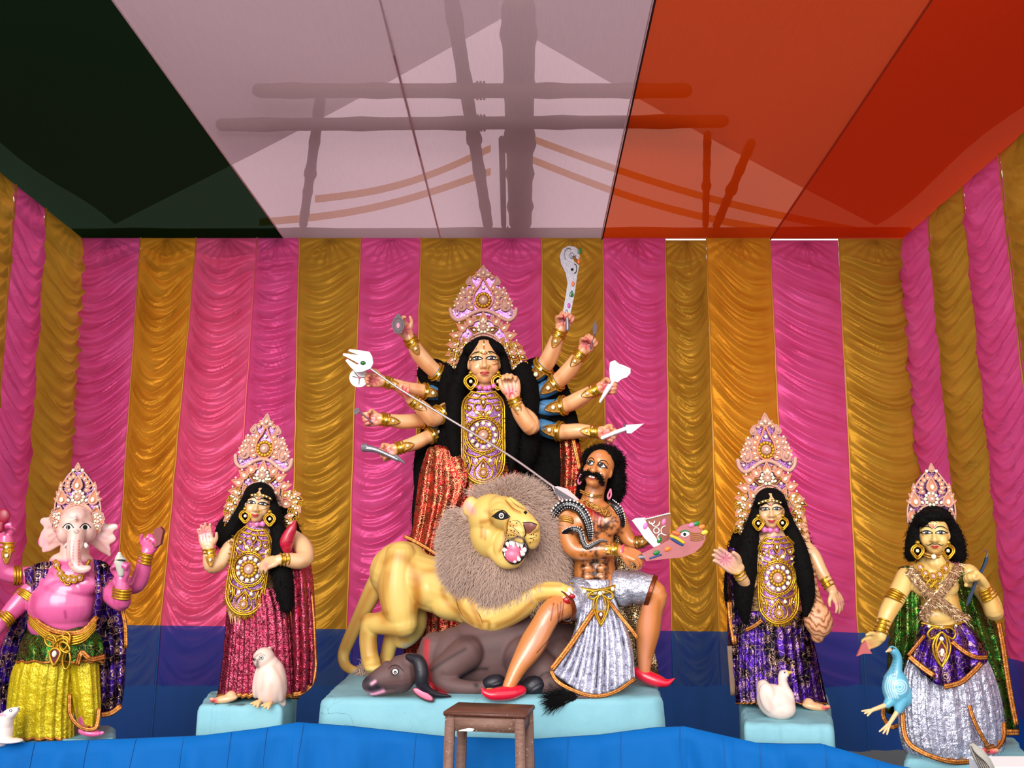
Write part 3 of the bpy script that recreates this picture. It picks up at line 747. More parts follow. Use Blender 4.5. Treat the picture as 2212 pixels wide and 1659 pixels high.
def tall_crown(fr, x, y, z, sc, rot, root, sx=1.0):
    "arched halo with a three-cornered crest; anchor = middle of the halo's lower edge (top of the forehead hair)"
    d = Dec(fr, x, y, z, sc, rot, 0, .05, sx)
    crown = d.plate(mirror([(0, -178), (12, -166), (24, -150), (38, -128), (50, -108), (64, -84), (72, -84), (70, -66), (56, -56), (38, -62), (16, -70)]), 4, 'crown', HOLO, root)
    crown['label'] = 'tall jewelled crown'
    halo = d.plate([(-40, 18), (-52, 8), (-54, -14), (-42, -38), (-20, -56), (0, -62), (20, -56), (42, -38), (54, -14), (52, 8), (40, 18), (38, -6), (26, -24), (0, -33), (-26, -24), (-38, -6)], 4, 'halo', HOLO, crown)
    # cords
    b = MB()
    b_m = [(-71, -84), (-68, -70), (-56, -60), (-40, -65), (-22, -76), (0, -82), (22, -76), (40, -65), (56, -60), (68, -70), (71, -84)]
    d.cord(b, b_m, 4.6, 0, -3); 
    d.cord(b, [(-54, 16), (-54, -14), (-42, -39), (-20, -57), (0, -62), (20, -57), (42, -39), (54, -14), (54, 16)], 2.2, 0, -3)
    d.cord(b, [(-40, 16), (-38, -6), (-26, -25), (0, -34), (26, -25), (38, -6), (40, 16)], 3.4, 0, -3)
    d.cord(b, [(-36, 14), (-34, -4), (-23, -20), (0, -28), (23, -20), (34, -4), (36, 14)], 2.4, 0, -3)
    b.build('cord', [TAN], crown)
    b = MB(); d.cord(b, [(-2, -150), (-9, -135), (-20, -118), (-21, -100), (-11, -87), (0, -84), (11, -87), (21, -100), (20, -118), (9, -135), (2, -150)], 2.2, 0, -5)
    d.cord(b, [(-2, -148), (-16, -158), (-26, -152)], 1.6); d.cord(b, [(2, -148), (16, -158), (26, -152)], 1.6)
    b.build('loop_cord', [TAN2], crown)
    P_ = lambda *a, **k: d.put(crown, *a, **k)
    P_('leaf', 0, -166, 27, 0, -3); P_('stone', 0, -163, 6, 0, -7); P_('stone', 0, -131, 8, 0, -4); P_('rosette_gold', 0, -104, 36, 0, -5); P_('petal_tan', 0, -66, 25, 0, -7)
    for s in (-1, 1):
        for i, (px_, py_, sz, an) in enumerate(((13, -160, 12, 35), (20, -153, 11, 60), (9, -160, 11, 18))): P_('petal_tan', s * px_, py_, sz, s * an, -4)
        for px_, py_, an in ((22, -133, 8), (29, -123, 25), (33, -112, 42), (33, -99, 66), (29, -88, 92)): P_('petal_tan', s * px_, py_, 17, s * an, -4)
        P_('leaf', s * 30, -146, 20, s * -12, -4); P_('leaf', s * 46, -95, 30, s * -18, -4); P_('leaf', s * 40, -120, 20, s * -10, -4)
        for px_, py_, an in ((44, -122, 40), (50, -110, 50), (57, -98, 58)): P_('petal_tan', s * px_, py_, 16, s * an, -4)
        for px_, py_ in ((44, -130), (50, -118), (57, -106), (62, -92), (57, -74)): P_('stone', s * px_, py_, 5.5, 0, -6)
        P_('scroll', s * 59, -82, 15, s * 20, -5)
        # paisleys round the halo
        for i, (px_, py_, an) in enumerate(((30, -60, 25), (48, -46, 42), (62, -28, 62), (68, -8, 80), (70, 12, 95))):
            P_('paisley' if s > 0 else 'paisleym', s * px_, py_, 23, s * an, -4); P_('stone', s * (px_ + 4), py_ - 9, 4.5, 0, -7)
            P_('leaf', s * (px_ - 10), py_ - 7 + i * 1.5, 13, s * (an - 14), -3)
        P_('petal_tan', s * 39, -14, 25, s * 26, -6); P_('petal_tan', s * 46, 6, 22, s * 8, -6); P_('paisleyg' if s > 0 else 'paisleygm', s * 23, -41, 20, s * 60, -6); P_('stone', s * 34, -34, 6, 0, -6)
    P_('rosette', 0, -46, 30, 0, -7)
    return crown
def crown_wing(fr, root, pts, seed=0, gd=True):
    "side spray of gilt coils along a line of pixels"
    r = random.Random(seed); d = Dec(fr, 0, 0, 0)
    p = catmull([q[:2] for q in pts], 6); z = pts[0][2]; b = MB()
    w = MB(); w.tube([fr.p(x, y, z) for x, y in p], 3 * fr.k, 6, sub=1)
    wing = w.build('crown_wing', [GOLD if gd else TAN], root)
    L = len(p)
    for i in range(0, L, 2):
        for s in (-1, 1):
            if i + s < 0: continue
            t = p[min(i + 1, L - 1)] - p[max(i - 1, 0)]; t /= np.linalg.norm(t) + 1e-6; q = p[i] + np.array([-t[1], t[0]]) * s * 8
            ang = math.degrees(math.atan2(t[0], -t[1])) + s * 50
            d.put(wing, ('petal_gold', 'scroll_gold', 'petal_tan')[(i // 2 + (s > 0)) % 3] if gd else ('petal_tan', 'scroll', 'petal_holo')[(i // 2 + (s > 0)) % 3], q[0], q[1], 17, ang, z - 3)
    for i in range(1, L, 3): d.put(wing, 'stone', p[i][0], p[i][1], 5.5, 0, z - 6)
    return wing
def small_crown(fr, x, y, z, sc, root):
    "low pointed crown of pink cord; anchor = middle of its lower edge"
    d = Dec(fr, x, y, z, sc, 0, 0, .05)
    crown = d.plate(mirror([(0, -112), (10, -100), (24, -88), (34, -72), (44, -52), (52, -30), (55, -8), (54, 22), (36, 22), (30, 6)]) , 4, 'crown', HOLO, root)
    crown['label'] = 'pointed crown of coiled pink cord'
    b = MB(); d.cord(b, [(-54, 20), (-55, -8), (-50, -34), (-40, -58), (-26, -80), (0, -104), (26, -80), (40, -58), (50, -34), (55, -8), (54, 20)], 2, 0, -3)
    for r_ in (0, 5, 10): d.cord(b, [(-36 + r_ * .5, 20), (-32 + r_ * .4, -2 + r_ * .4), (-18, -16 + r_), (0, -21 + r_), (18, -16 + r_), (32 - r_ * .4, -2 + r_ * .4), (36 - r_ * .5, 20)], 2.6, 0, -4)
    b.build('cord', [TAN], crown)
    P_ = lambda *a, **k: d.put(crown, *a, **k)
    P_('leaf', 0, -106, 20, 0, -4); P_('stone', -11, -98, 8, 0, -5); P_('stone', 11, -98, 8, 0, -5)
    P_('petal_tan', 0, -68, 34, 0, -6); P_('rosette', 0, -34, 34, 0, -7)
    for s in (-1, 1):
        for px_, py_, an in ((10, -86, 14), (19, -80, 30), (25, -70, 50), (27, -60, 75), (24, -50, 100)): P_('petal_tan', s * px_, py_, 15, s * an, -4)
        P_('petal_holo', s * 24, -30, 24, s * 30, -5); P_('petal_tan', s * 38, -34, 34, s * 6, -5)
        for px_, py_, an in ((42, -56, 20), (48, -42, 40), (52, -28, 60), (40, -64, 10)): P_('petal_tan', s * px_, py_, 13, s * an, -5)
        P_('petal_tan', s * 44, 2, 30, s * 4, -5); P_('stone', s * 47, -10, 6, 0, -7); P_('scroll', s * 46, 16, 18, s * 10, -5)
    return crown
def breastplate(fr, x, y, z, sc, rot, root, bend=.35, sx=1.0):
    "gilt chest ornament; anchor = middle of its upper edge; 92 px wide, 176 px tall"
    d = Dec(fr, x, y, z, sc, rot, bend, 0, sx)
    bp = d.plate([(-26, -22), (0, -26), (26, -22), (44, 0), (47, 30), (47, 90), (46, 130), (36, 158), (18, 173), (0, 177), (-18, 173), (-36, 158), (-46, 130), (-47, 90), (-47, 30), (-44, 0)], 3, 'breastplate', HOLO, root)
    bp['label'] = 'gilt beaded chest ornament'
    b = MB(); ol = [(-26, -22), (-44, 0), (-46, 40), (-46, 130), (-35, 158), (-18, 172), (0, 176), (18, 172), (35, 158), (46, 130), (46, 40), (44, 0), (26, -22)]
    d.cord(b, ol, 2.4, 0, -2); d.cord(b, [(q * .9, 73 + (w - 73) * .96) for q, w in ol], 1.8, 0, -2)
    for a in (40, 36, 31): d.cord(b, [(a * math.cos(t), 71 + a * math.sin(t)) for t in np.linspace(0, 2 * PI, 26)[:-1]], 1.9 if a > 31 else 1.2, 0, -3, sub=1, closed=True)
    for s in (-1, 1):
        d.cord(b, [(0, 112), (s * 14, 118), (s * 34, 112), (s * 40, 104)], 2.2); d.cord(b, [(0, 120), (s * 10, 132), (s * 20, 146), (s * 16, 162), (0, 168)], 2)
        d.cord(b, [(s * 22, 116), (s * 12, 124), (s * 14, 136), (s * 24, 134), (s * 26, 122)], 1.8); d.cord(b, [(s * 32, 118), (s * 28, 134), (s * 32, 150)], 2.4); d.cord(b, [(s * 40, 112), (s * 36, 130), (s * 38, 144)], 1.6)
        d.cord(b, [(0, 6), (s * 14, 2), (s * 20, 12), (s * 12, 24), (0, 30)], 2.2); d.cord(b, [(s * 22, 2), (s * 36, 0), (s * 40, 12), (s * 30, 18), (s * 26, 10)], 2); d.cord(b, [(s * 6, 30), (s * 20, 34), (s * 34, 28), (s * 42, 20)], 2.2)
        d.cord(b, [(s * 4, -20), (s * 14, -8), (s * 30, -10), (s * 38, -2)], 2); d.cord(b, [(s * 42, 34), (s * 34, 42), (s * 41, 56)], 1.8); d.cord(b, [(s * 41, 88), (s * 36, 100), (s * 42, 106)], 1.8)
    d.cord(b, [(-26, -23), (0, -18), (26, -23)], 2.6); d.cord(b, [(-32, -12), (0, -8), (32, -12)], 2)
    b.build('gilt_cord', [GOLD], bp)
    fr_ = MB()
    for i in range(76):
        t = i / 75
        L = catmull([(-45, 2), (-47, 40), (-47, 130), (-36, 158), (-18, 172), (0, 176), (18, 172), (36, 158), (47, 130), (47, 40), (45, 2)], 20)
        q = L[min(int(t * (len(L) - 1)), len(L) - 1)]; n_ = np.array([q[0], max(0, q[1] - 120) * .9]); n_ = n_ / (np.linalg.norm(n_) + 1e-6)
        if q[1] < 30 and q[1] > -40: n_ = np.array([np.sign(q[0]), -.05])
        e = q + n_ * (8 + 3 * math.sin(i * 5.1)) + np.array([0, 2 * math.sin(i * 2.3)])
        d.cord(fr_, [tuple(q), tuple((q + e) / 2), tuple(e)], 1.1, 0, -1, 4, 1)
    fr_.build('fringe', [GOLD], bp, kind='stuff')
    bd = MB()
    for a in np.linspace(0, 2 * PI, 36)[:-1]: bd.ball(d.w(38 * math.cos(a), 71 + 38 * math.sin(a), -4), 1.8 * sc * fr.k, 0, 6, 4)
    bd.build('bead_ring', [GOLD], bp)
    P_ = lambda *a, **k: d.put(bp, *a, **k)
    P_('rosette_gold', 0, 71, 38, 0, -5)
    for i in range(12): a = 2 * PI * i / 12; P_('stone', 26 * math.cos(a), 71 + 26 * math.sin(a), 9.5, 0, -4)
    P_('petal_gold', 0, 134, 18, 0, -4); P_('rosette_gold', 0, 152, 22, 0, -4)
    for s in (-1, 1):
        P_('stone', s * 15, 126, 8, 0, -4); P_('petal_gold', s * 13, 22, 15, s * 70, -4); P_('stone', s * 14, 22, 8, 0, -5); P_('petal_gold', s * 33, 10, 15, s * 40, -4); P_('petal_gold', s * 36, 150 - 20, 13, s * 160, -4); P_('stone', s * 34, 28, 6, 0, -5)
    P_('petal_gold', 0, 4, 20, 180, -4); P_('petal_gold', 0, 24, 14, 0, -4)
    return bp
def bangle(fr, root, p0, p1, r, name='bracelet', pend=1, stone=True, rings=3, mat=None):
    "gilt rings round a limb between px points p0 and p1, and a pointed pendant plate facing the viewer beyond p1 (pend=1) or before p0 (-1)"
    a, c = Vector(p0), Vector(p1); ax = nv(c - a); W = lambda q: fr.p(q.x, q.y, q.z); view = Vector((0, 0, -1)); side = nv(ax.cross(view)); out = nv(side.cross(ax))
    if out.z > 0: out = -out
    b = MB()
    for i in range(rings):
        t = i / max(1, rings - 1); q = a.lerp(c, t); pts = [W(q + (side * math.cos(g) + out * math.sin(g)) * r * (1.06 + .03 * (i % 2))) for g in np.linspace(0, 2 * PI, 17)[:-1]]
        b.tube(pts, r * .14 * fr.k, 5, sub=1, closed=True)
    band = []
    for g in np.linspace(0, 2 * PI, 17): band.append([W(q + (side * math.cos(g) + out * math.sin(g)) * r * 1.03) for q in (a, c)])
    v, f, uv = grid(np.array([[tuple(q) for q in row] for row in band])); b.add(v, f)
    o = b.build(name, mat or GOLD, root)
    if pend:
        bs, dr = (c, ax) if pend > 0 else (a, -ax); m = MB()
        f0 = bs + out * r * 1.1; Lp = r * 1.7; tip = f0 + dr * Lp + out * (-.1 * r); l = f0 - side * r * .62; rr = f0 + side * r * .62
        m.tube([W(l), W((l + tip) / 2 + (l - f0) * .25), W(tip), W((rr + tip) / 2 + (rr - f0) * .25), W(rr)], r * .12 * fr.k, 5, sub=3)
        v = [W(l), W((l + tip) / 2 + (l - f0) * .25), W(tip), W((rr + tip) / 2 + (rr - f0) * .25), W(rr)]; m.add([tuple(q) for q in v], [(0, 1, 2, 3, 4)], 0)
        m.build('pendant', GOLD2, o)
        d = Dec(fr, 0, 0, 0); q = f0 + dr * Lp * .34 + out * r * .16
        if stone: d.put(o, 'stone', q.x, q.y, r * .5, 0, q.z)
        q = (a + c) / 2 + out * r * 1.15; d.put(o, 'stone', q.x, q.y, r * .42, 0, q.z)
    return o
def earring(fr, root, x, y, z, h, mat=None):
    b = MB(); w = h * .36
    for s in (1, .72): b.tube([fr.p(x + w * s * q, y + h * .12 + h * .42 * s * t, z) for q, t in ((0, -1), (.8, -.55), (1, .05), (.6, .6), (0, 1.05), (-.6, .6), (-1, .05), (-.8, -.55))], h * .055 * fr.k, 5, sub=3, closed=True)
    b.ball(fr.p(x, y - h * .36, z), h * .13 * fr.k); o = b.build('earring', mat or GOLD, root)
    Dec(fr, 0, 0, 0).put(o, 'stone', x, y + h * .1, h * .2, 0, z - 1); return o
def necklace(fr, root, pts, r, mat=None, name='necklace', stones=0, kind='stone', sz=8):
    b = MB(); b.tube([fr.p(*q) for q in pts], r * fr.k, 6, sub=4); b.tube([fr.p(q[0], q[1] + r * 2.1, q[2]) for q in pts], r * .7 * fr.k, 6, sub=4)
    o = b.build(name, mat or GOLD, root); d = Dec(fr, 0, 0, 0); c = catmull(pts, 6)
    for i in range(stones): q = c[int((i + .5) / stones * (len(c) - 1))]; d.put(o, kind, q[0], q[1] + r, sz, 0, q[2] - r * 1.2)
    return o

# ---------------------------------------------------------------- foil cloth
def foil(name, base, motif, kind='vine', scale=38, rough=.26, dark=None, metal=.8, amt=.85, crumple=26, cs=.6):
    q = N(name); vec = q.coord('Object'); dark = dark or tuple(int(x * .3) for x in base)
    nz = q.noise(vec, scale * .6, 2); 
    wv = q.n('ShaderNodeVectorMath', operation='ADD'); q.l(vec, wv.inputs[0])
    nt = q.n('ShaderNodeTexNoise'); nt.inputs['Scale'].default_value = scale * .5; q.l(vec, nt.inputs['Vector'])
    sc_ = q.n('ShaderNodeVectorMath', operation='SCALE'); sc_.inputs['Scale'].default_value = 1.1 / scale; q.l(nt.outputs['Color'], sc_.inputs[0]); q.l(sc_.outputs[0], wv.inputs[1]); v2 = wv.outputs[0]
    if kind == 'vine':
        e = q.voro(v2, scale, 'DISTANCE_TO_EDGE'); m = q.ramp(e, [(.0, 1.0), (.05, 1.0), (.09, 0.0), (.22, 0.0), (.25, .8), (.33, .8), (.36, 0.0)])
    elif kind == 'rings':
        e = q.voro(vec, scale, 'F1', rnd=.75); m = q.ramp(e, [(.0, 0.0), (.13, 0.0), (.15, 1.0), (.22, 1.0), (.24, 0.0), (.30, 0.0), (.32, .9), (.35, .9), (.38, 0.0)])
        e2 = q.voro(v2, scale * 1.7, 'DISTANCE_TO_EDGE'); m = q.math('MAXIMUM', m, q.math('MULTIPLY', q.ramp(e2, [(0, 1.0), (.025, 1.0), (.05, 0.0)]), .7))
    else:
        e = q.voro(v2, scale, 'F1'); m = q.ramp(e, [(.0, 0.0), (.22, 0.0), (.27, 1.0), (.5, 1.0), (.55, 0.2), (.7, 1.0)])
    c0 = q.mix(q.ramp(nz, [(.42, 0.0), (.58, 1.0)]), dark, base); q.base(q.mix(q.math('MULTIPLY', m, amt), c0, motif)).set(Metallic=metal, Roughness=rough)
    h = q.noise(vec, crumple, 4, .6, .5); q.bump(h, cs, .02); return q.m
RED_F = foil('red_gold_brocade', (186, 12, 30), (236, 176, 116), 'vine', 36, dark=(96, 2, 10), amt=.42); CRIM_F = foil('crimson_foil', (168, 10, 62), (226, 120, 140), 'vine', 60, dark=(110, 4, 36), cs=.8, amt=.55)
PUR_F = foil('purple_black_brocade', (66, 24, 130), (190, 146, 126), 'rings', 17, dark=(14, 6, 18), amt=.55); PUR2_F = foil('violet_ring_foil', (70, 30, 150), (216, 174, 150), 'rings', 14, dark=(24, 10, 40))
GRN_F = foil('green_foil', (6, 110, 34), (150, 140, 60), 'vine', 40, dark=(2, 44, 14), amt=.5); SIL_F = foil('silver_lace_foil', (236, 234, 250), (104, 98, 116), 'vine', 62, dark=(200, 198, 216), amt=.6, metal=.6, rough=.3, cs=.8)
YEL_F = foil('yellow_lace_foil', (250, 226, 40), (110, 80, 4), 'lace', 80, dark=(240, 210, 20), amt=.5, metal=.35, rough=.35)
def _trim():
    q = N('gilt_trim'); uvv = q.coord('UV'); sp = q.n('ShaderNodeSeparateXYZ'); q.l(uvv, sp.inputs[0]); v = sp.outputs['Y']
    st_ = q.ramp(v, [(0, (120, 52, 14)), (.14, (120, 52, 14)), (.18, (206, 128, 44)), (.44, (196, 112, 34)), (.48, (96, 40, 10)), (.53, (96, 40, 10)), (.57, (196, 112, 34)), (.83, (206, 128, 44)), (.87, (120, 52, 14))])
    wn_ = q.noise(q.coord('UV', (5, .7, 1)), 3, 3, .6)
    q.base(q.mix(q.ramp(wn_, [(.56, 0.0), (.72, .8)]), st_, (250, 222, 160))).set(Metallic=.5, Roughness=.34); q.bump(q.math('ADD', wn_, q.noise(q.coord('Object'), 60, 3)), .5, .006); return q.m  # pale noise patches are highlights painted into the braid's colour
TRIM = _trim()
def trim(fr, root, pts, w, name='border', up=None, mat=None, n=6, fold=1.0):
    "gilt braid: a ribbon with thickness along px points (x, y, z), width w px lying across the line in the picture plane"
    p = catmull(pts, n); t = np.gradient(p, axis=0); t[:, 2] = 0; t /= np.linalg.norm(t, axis=1)[:, None] + 1e-9; s = np.column_stack([-t[:, 1], t[:, 0], 0 * t[:, 0]])
    L = len(p); V = np.zeros((L, 5, 3)); 
    for i in range(L):
        for j, u in enumerate((-1, -.5, 0, .5, 1)):
            q = p[i] + s[i] * u * w / 2; V[i, j] = fr.p(q[0], q[1], q[2] - (1 - abs(u)) * .3 - .35 * fold * math.sin(i * 1.9))
    b = MB(); v, f, uv = grid(V); ln = np.cumsum(np.r_[0, np.linalg.norm(np.diff(p, axis=0), axis=1)]) / 40
    uv = np.column_stack([np.repeat(ln, 5), np.tile(np.linspace(0, 1, 5), L)]); b.add(v, f, uv=uv)
    o = b.build(name, mat or TRIM, root); m = o.modifiers.new('thick', 'SOLIDIFY'); m.thickness = 1.2 * fr.k; return o
def loft(fr, secs, root, name, mat, n=160, rows=36, pleats=26, amp=.05, ph=0.0, arc=(0, 2 * PI), border=None, seed=1, noise=.02, fan=1.0, label=None, top_amp=.25):
    "cloth round the body: sections (y, x left, x right, z front, z back), pleats deepening downward"
    r = np.random.default_rng(seed); S_ = catmull(secs, max(2, rows // (len(secs) - 1))); R_ = len(S_); th = np.linspace(arc[0], arc[1], n)
    wob = sum(r.uniform(.3, 1) * np.sin(th * k + r.uniform(0, 6)) for k in (3, 5, 8)) * noise
    pl = np.cos(pleats * (th + .18 * np.sin(2 * th + ph)) + ph); pl = np.sign(pl) * np.abs(pl) ** .8
    V = np.zeros((R_, n, 3))
    for i, (y, xl, xr, zf, zb) in enumerate(S_):
        t = i / (R_ - 1); a = 1 + (amp * (top_amp + (1 - top_amp) * t)) * pl + wob * (.3 + t) + .35 * amp * np.cos(pleats * 2.3 * th + 3 * t + ph)
        cx_, rx = (xl + xr) / 2, (xr - xl) / 2; cz, rz = (zf + zb) / 2, (zb - zf) / 2
        X = cx_ + rx * np.cos(th) * a; Z = cz - rz * np.sin(th) * a; Y_ = y + 2.0 * pl * t
        for j in range(n): V[i, j] = fr.p(X[j], Y_[j], Z[j])
    closed = abs(arc[1] - arc[0] - 2 * PI) < 1e-6
    b = MB(); v, f, uv = grid(V, flip=False); b.add(v, f, uv=uv * np.array([6, 3])); o = b.build(name, mat, root, label=label)
    m = o.modifiers.new('thick', 'SOLIDIFY'); m.thickness = 1.5 * fr.k; m.offset = -1
    if border:
        k = max(2, int(R_ * border)); W_ = V[-k:].copy(); c = W_.mean(axis=1, keepdims=True); W_ = W_ + (W_ - c) * .015; W_[:, :, 2] = V[-k:][:, :, 2] - .5 * fr.k * 0
        b = MB(); v, f, uv = grid(W_); b.add(v, f, uv=uv * np.array([9, 1])); q = b.build('border', TRIM, o); m = q.modifiers.new('thick', 'SOLIDIFY'); m.thickness = 1.2 * fr.k
    return o, V
def sheet(fr, root, rows_, mat, name, label=None, folds=5, amp=4, th=2.0, n=40, m=24, seed=1, border=None):
    "hanging cloth through rows of px points (x, y, z): each row from its left edge to its right edge"
    G = np.array([catmull(r, max(1, n // (len(r) - 1))) for r in rows_]); n_ = G.shape[1]
    G = np.stack([catmull(G[:, j], max(1, m // (len(rows_) - 1))) for j in range(n_)], axis=1); m_ = G.shape[0]; rr = random.Random(seed); p = rr.uniform(0, 6)
    V = np.zeros_like(G)
    for i in range(m_):
        for j in range(n_):
            u, t = j / (n_ - 1), i / (m_ - 1); q = G[i, j]; V[i, j] = fr.p(q[0], q[1], q[2] + amp * math.sin(folds * 2 * PI * u + p + 1.3 * t) * (.5 + .5 * t) + .4 * amp * math.sin(folds * 5 * u + 4 * t + p))
    b = MB(); v, f, uv = grid(V); b.add(v, f, uv=uv * np.array([2, 3])); o = b.build(name, mat, root, label=label); s = o.modifiers.new('thick', 'SOLIDIFY'); s.thickness = th * fr.k
    return o

# ---------------------------------------------------------------- hair and fur
def hairmat(name, c, c2, rough=.55, sc_=160):
    q = N(name); vec = q.coord('Object', (1, 1, .25)); q.base(q.mix(q.noise(vec, sc_, 3), c, c2)).set(Roughness=rough, Specular_IOR_Level=.12); q.bump(q.noise(vec, sc_, 3), .6, .006); return q.m
HAIR = hairmat('black_hair', (3, 2, 2), (12, 8, 8), .8)
def strands(name, root_o, roots, dirs, length, width, mat, curl=.25, droop=.3, seg=4, seed=1, label=None, kind=None, view=(0, -1, .15)):
    "tapering strands: many thin ribbons in one part"
    r = np.random.default_rng(seed); roots = np.asarray(roots); n = len(roots); d = np.asarray(dirs, dtype=float); d = d / (np.linalg.norm(d, axis=1)[:, None] + 1e-9)
    L = np.broadcast_to(length, n) * r.uniform(.7, 1.2, n); p = roots.copy(); V = np.zeros((n, seg + 1, 2, 3)); vw = np.array(view)
    for s in range(seg + 1):
        side = np.cross(d, vw); side /= np.linalg.norm(side, axis=1)[:, None] + 1e-9; w = width * (1 - .85 * s / seg) * .5
        V[:, s, 0] = p - side * w; V[:, s, 1] = p + side * w
        d = d + r.normal(0, curl, (n, 3)) + np.array([0, 0, -droop / seg]); d /= np.linalg.norm(d, axis=1)[:, None]; p = p + d * (L / seg)[:, None]
    f = []
    for i in range(n):
        b0 = i * (seg + 1) * 2
        for s in range(seg): a = b0 + s * 2; f.append((a, a + 1, a + 3, a + 2))
    mb = MB(); mb.add(V.reshape(-1, 3), f); return mb.build(name, mat, root_o, label=label, kind=kind)
def surf_points(o, n, seed=1, flt=None):
    "random points and normals on a built object, world space"
    me = o.data; r = np.random.default_rng(seed); nv_ = len(me.vertices); co = np.zeros(nv_ * 3, dtype=np.float32); me.vertices.foreach_get('co', co); no = np.zeros(nv_ * 3, dtype=np.float32); me.vertices.foreach_get('normal' if False else 'co', no)
    me.vertex_normals.foreach_get('vector', no); co = co.reshape(-1, 3) + np.array(ORG[o.name]); no = no.reshape(-1, 3)
    idx = np.arange(nv_)
    if flt is not None: idx = idx[flt(co, no)]
    pick = r.choice(idx, n); return co[pick] + r.normal(0, .003, (n, 3)), no[pick]
def hair_mass(fr, root, prims, name='hair', n=2500, length=14, curl=.5, seed=1, mat=None, droop=.4, wd=1.3, vox=None, label=None):
    o = sculpt(name, prims, mat or HAIR, root, vox or 2.4 * fr.k, 3, label=label)
    p, q = surf_points(o, n, seed); d = q * .6 + np.array([0, 0, -.8]) + np.random.default_rng(seed).normal(0, .3, q.shape)
    strands('loose_strands', o, p, d, length * fr.k, wd * fr.k, mat or HAIR, curl, droop, 4, seed, kind='stuff'); return o
# ---------------------------------------------------------------- ten-armed goddess behind the lion
fr = F(5.7)
dur = empty('goddess_statue', fr.p(1043, 1440, 0), 'ten-armed goddess statue in red brocade with tall crown, standing behind the lion', 'statue')
SK = (238, 180, 128); SKD = (206, 112, 44); PALM = (222, 84, 104)
hd = Head(fr, 1046, 782, -32, 35, 2, 2, -2)
arms = { # name: wrist, limb points wrist->shoulder (x, y, z, r)
 'a1': [(883, 727, -22, 11), (893, 745, -18, 14.5), (908, 769, -10, 17.5), (934, 797, 2, 17), (962, 820, 16, 16), (1000, 850, 30, 16)],
 'a2': [(826, 823, -24, 10.5), (850, 830, -20, 13), (880, 839, -10, 14.5), (907, 843, 2, 15), (940, 850, 14, 15), (1000, 862, 30, 15)],
 'a3': [(886, 862, -52, 11), (900, 872, -50, 14), (918, 888, -46, 17), (936, 905, -38, 17.5), (954, 892, -22, 17), (985, 872, -4, 17)],
 'a4': [(820, 905, -22, 11), (840, 908, -18, 14), (872, 911, -8, 16.5), (905, 908, 4, 16), (940, 904, 16, 16), (1000, 890, 30, 16)],
 'a5': [(852, 970, -26, 10.5), (872, 965, -22, 13.5), (897, 957, -14, 15.5), (922, 945, -4, 15), (948, 933, 10, 15), (1000, 905, 26, 15)],
 'b1': [(1212, 709, -22, 12), (1204, 728, -18, 15), (1194, 756, -10, 18), (1180, 784, 0, 19), (1160, 806, 12, 18), (1100, 850, 30, 18)],
 'b2': [(1260, 756, -22, 11.5), (1248, 772, -18, 14.5), (1232, 796, -10, 18), (1210, 819, 2, 18), (1184, 838, 14, 17), (1100, 870, 30, 17)],
 'b3': [(1296, 838, -22, 11), (1278, 846, -18, 14), (1252, 861, -10, 17), (1226, 874, 2, 17.5), (1196, 880, 14, 16), (1100, 885, 30, 16)],
 'b4': [(1296, 933, -22, 11), (1276, 932, -18, 13.5), (1248, 931, -10, 16.5), (1218, 933, 2, 17.5), (1188, 929, 14, 17), (1100, 900, 30, 16)],
 'b5': [(1108, 856, -56, 11), (1114, 872, -54, 14), (1127, 898, -50, 17), (1146, 924, -44, 17), (1142, 905, -26, 18), (1092, 872, -6, 18)]}
pr = hd.prims() + [hd.ch([(0, .9, -.15, .55), (0, 1.5, -.2, .5), (0, 2.0, -.3, .62)])]
for q in arms.values(): pr.append(chain(fr, q))
pr += [ell(fr, 1043, 890, 12, 66, 40, 34), ell(fr, 1043, 940, 8, 56, 80, 38), ell(fr, 1020, 905, -16, 28, 28, 22), ell(fr, 1066, 905, -16, 28, 28, 22), ell(fr, 1043, 1030, 12, 62, 60, 44)]
H = {}
def hnd(key, *a, **k): q, g = hand(fr, *a, **k); H[key] = g; return q
pr += hnd('a1', (882, 725, -22), (-.62, -.78, -.1), (.35, -.2, -1), 60, (48, 40, 25), 1, .08)
pr += hnd('a2', (826, 823, -24), (-1, -.1, -.15), (.1, .2, -1), 57, (40, 60, 40), 1, .06)
pr += hnd('a3', (884, 861, -52), (-.75, -.66, -.2), (.5, -.75, .1), 60, FIST, -1, 0, TH_F)
pr += hnd('a4', (820, 905, -22), (-1, .05, -.1), (.1, -.2, -1), 57, (62, 80, 55), 1, 0, TH_F)
pr += hnd('a5', (852, 970, -26), (-.86, .45, -.1), (.2, -.4, -1), 57, FIST, 1, 0, TH_F)
pr += hnd('b1', (1212, 709, -22), (.45, -.85, -.1), (.1, .1, -1), 63, FIST, -1, 0, TH_F)
pr += hnd('b2', (1260, 756, -22), (.62, -.74, -.1), (.1, .1, -1), 60, FIST, -1, 0, TH_F)
pr += hnd('b3', (1296, 838, -22), (.96, -.1, -.1), (.1, .1, -1), 60, FIST, -1, 0, TH_F)
pr += hnd('b4', (1296, 933, -22), (.95, .3, -.1), (.0, -.1, -1), 60, FIST, -1, 0, TH_F)
pr += hnd('b5', (1108, 857, -56), (-.12, -1, 0), (-.2, 0, -1), 68, ((35, 60, 40), (35, 60, 40), (35, 60, 40), (35, 60, 40)), -1, 0, ((.8, .55, .3), (1, .1, .1)))
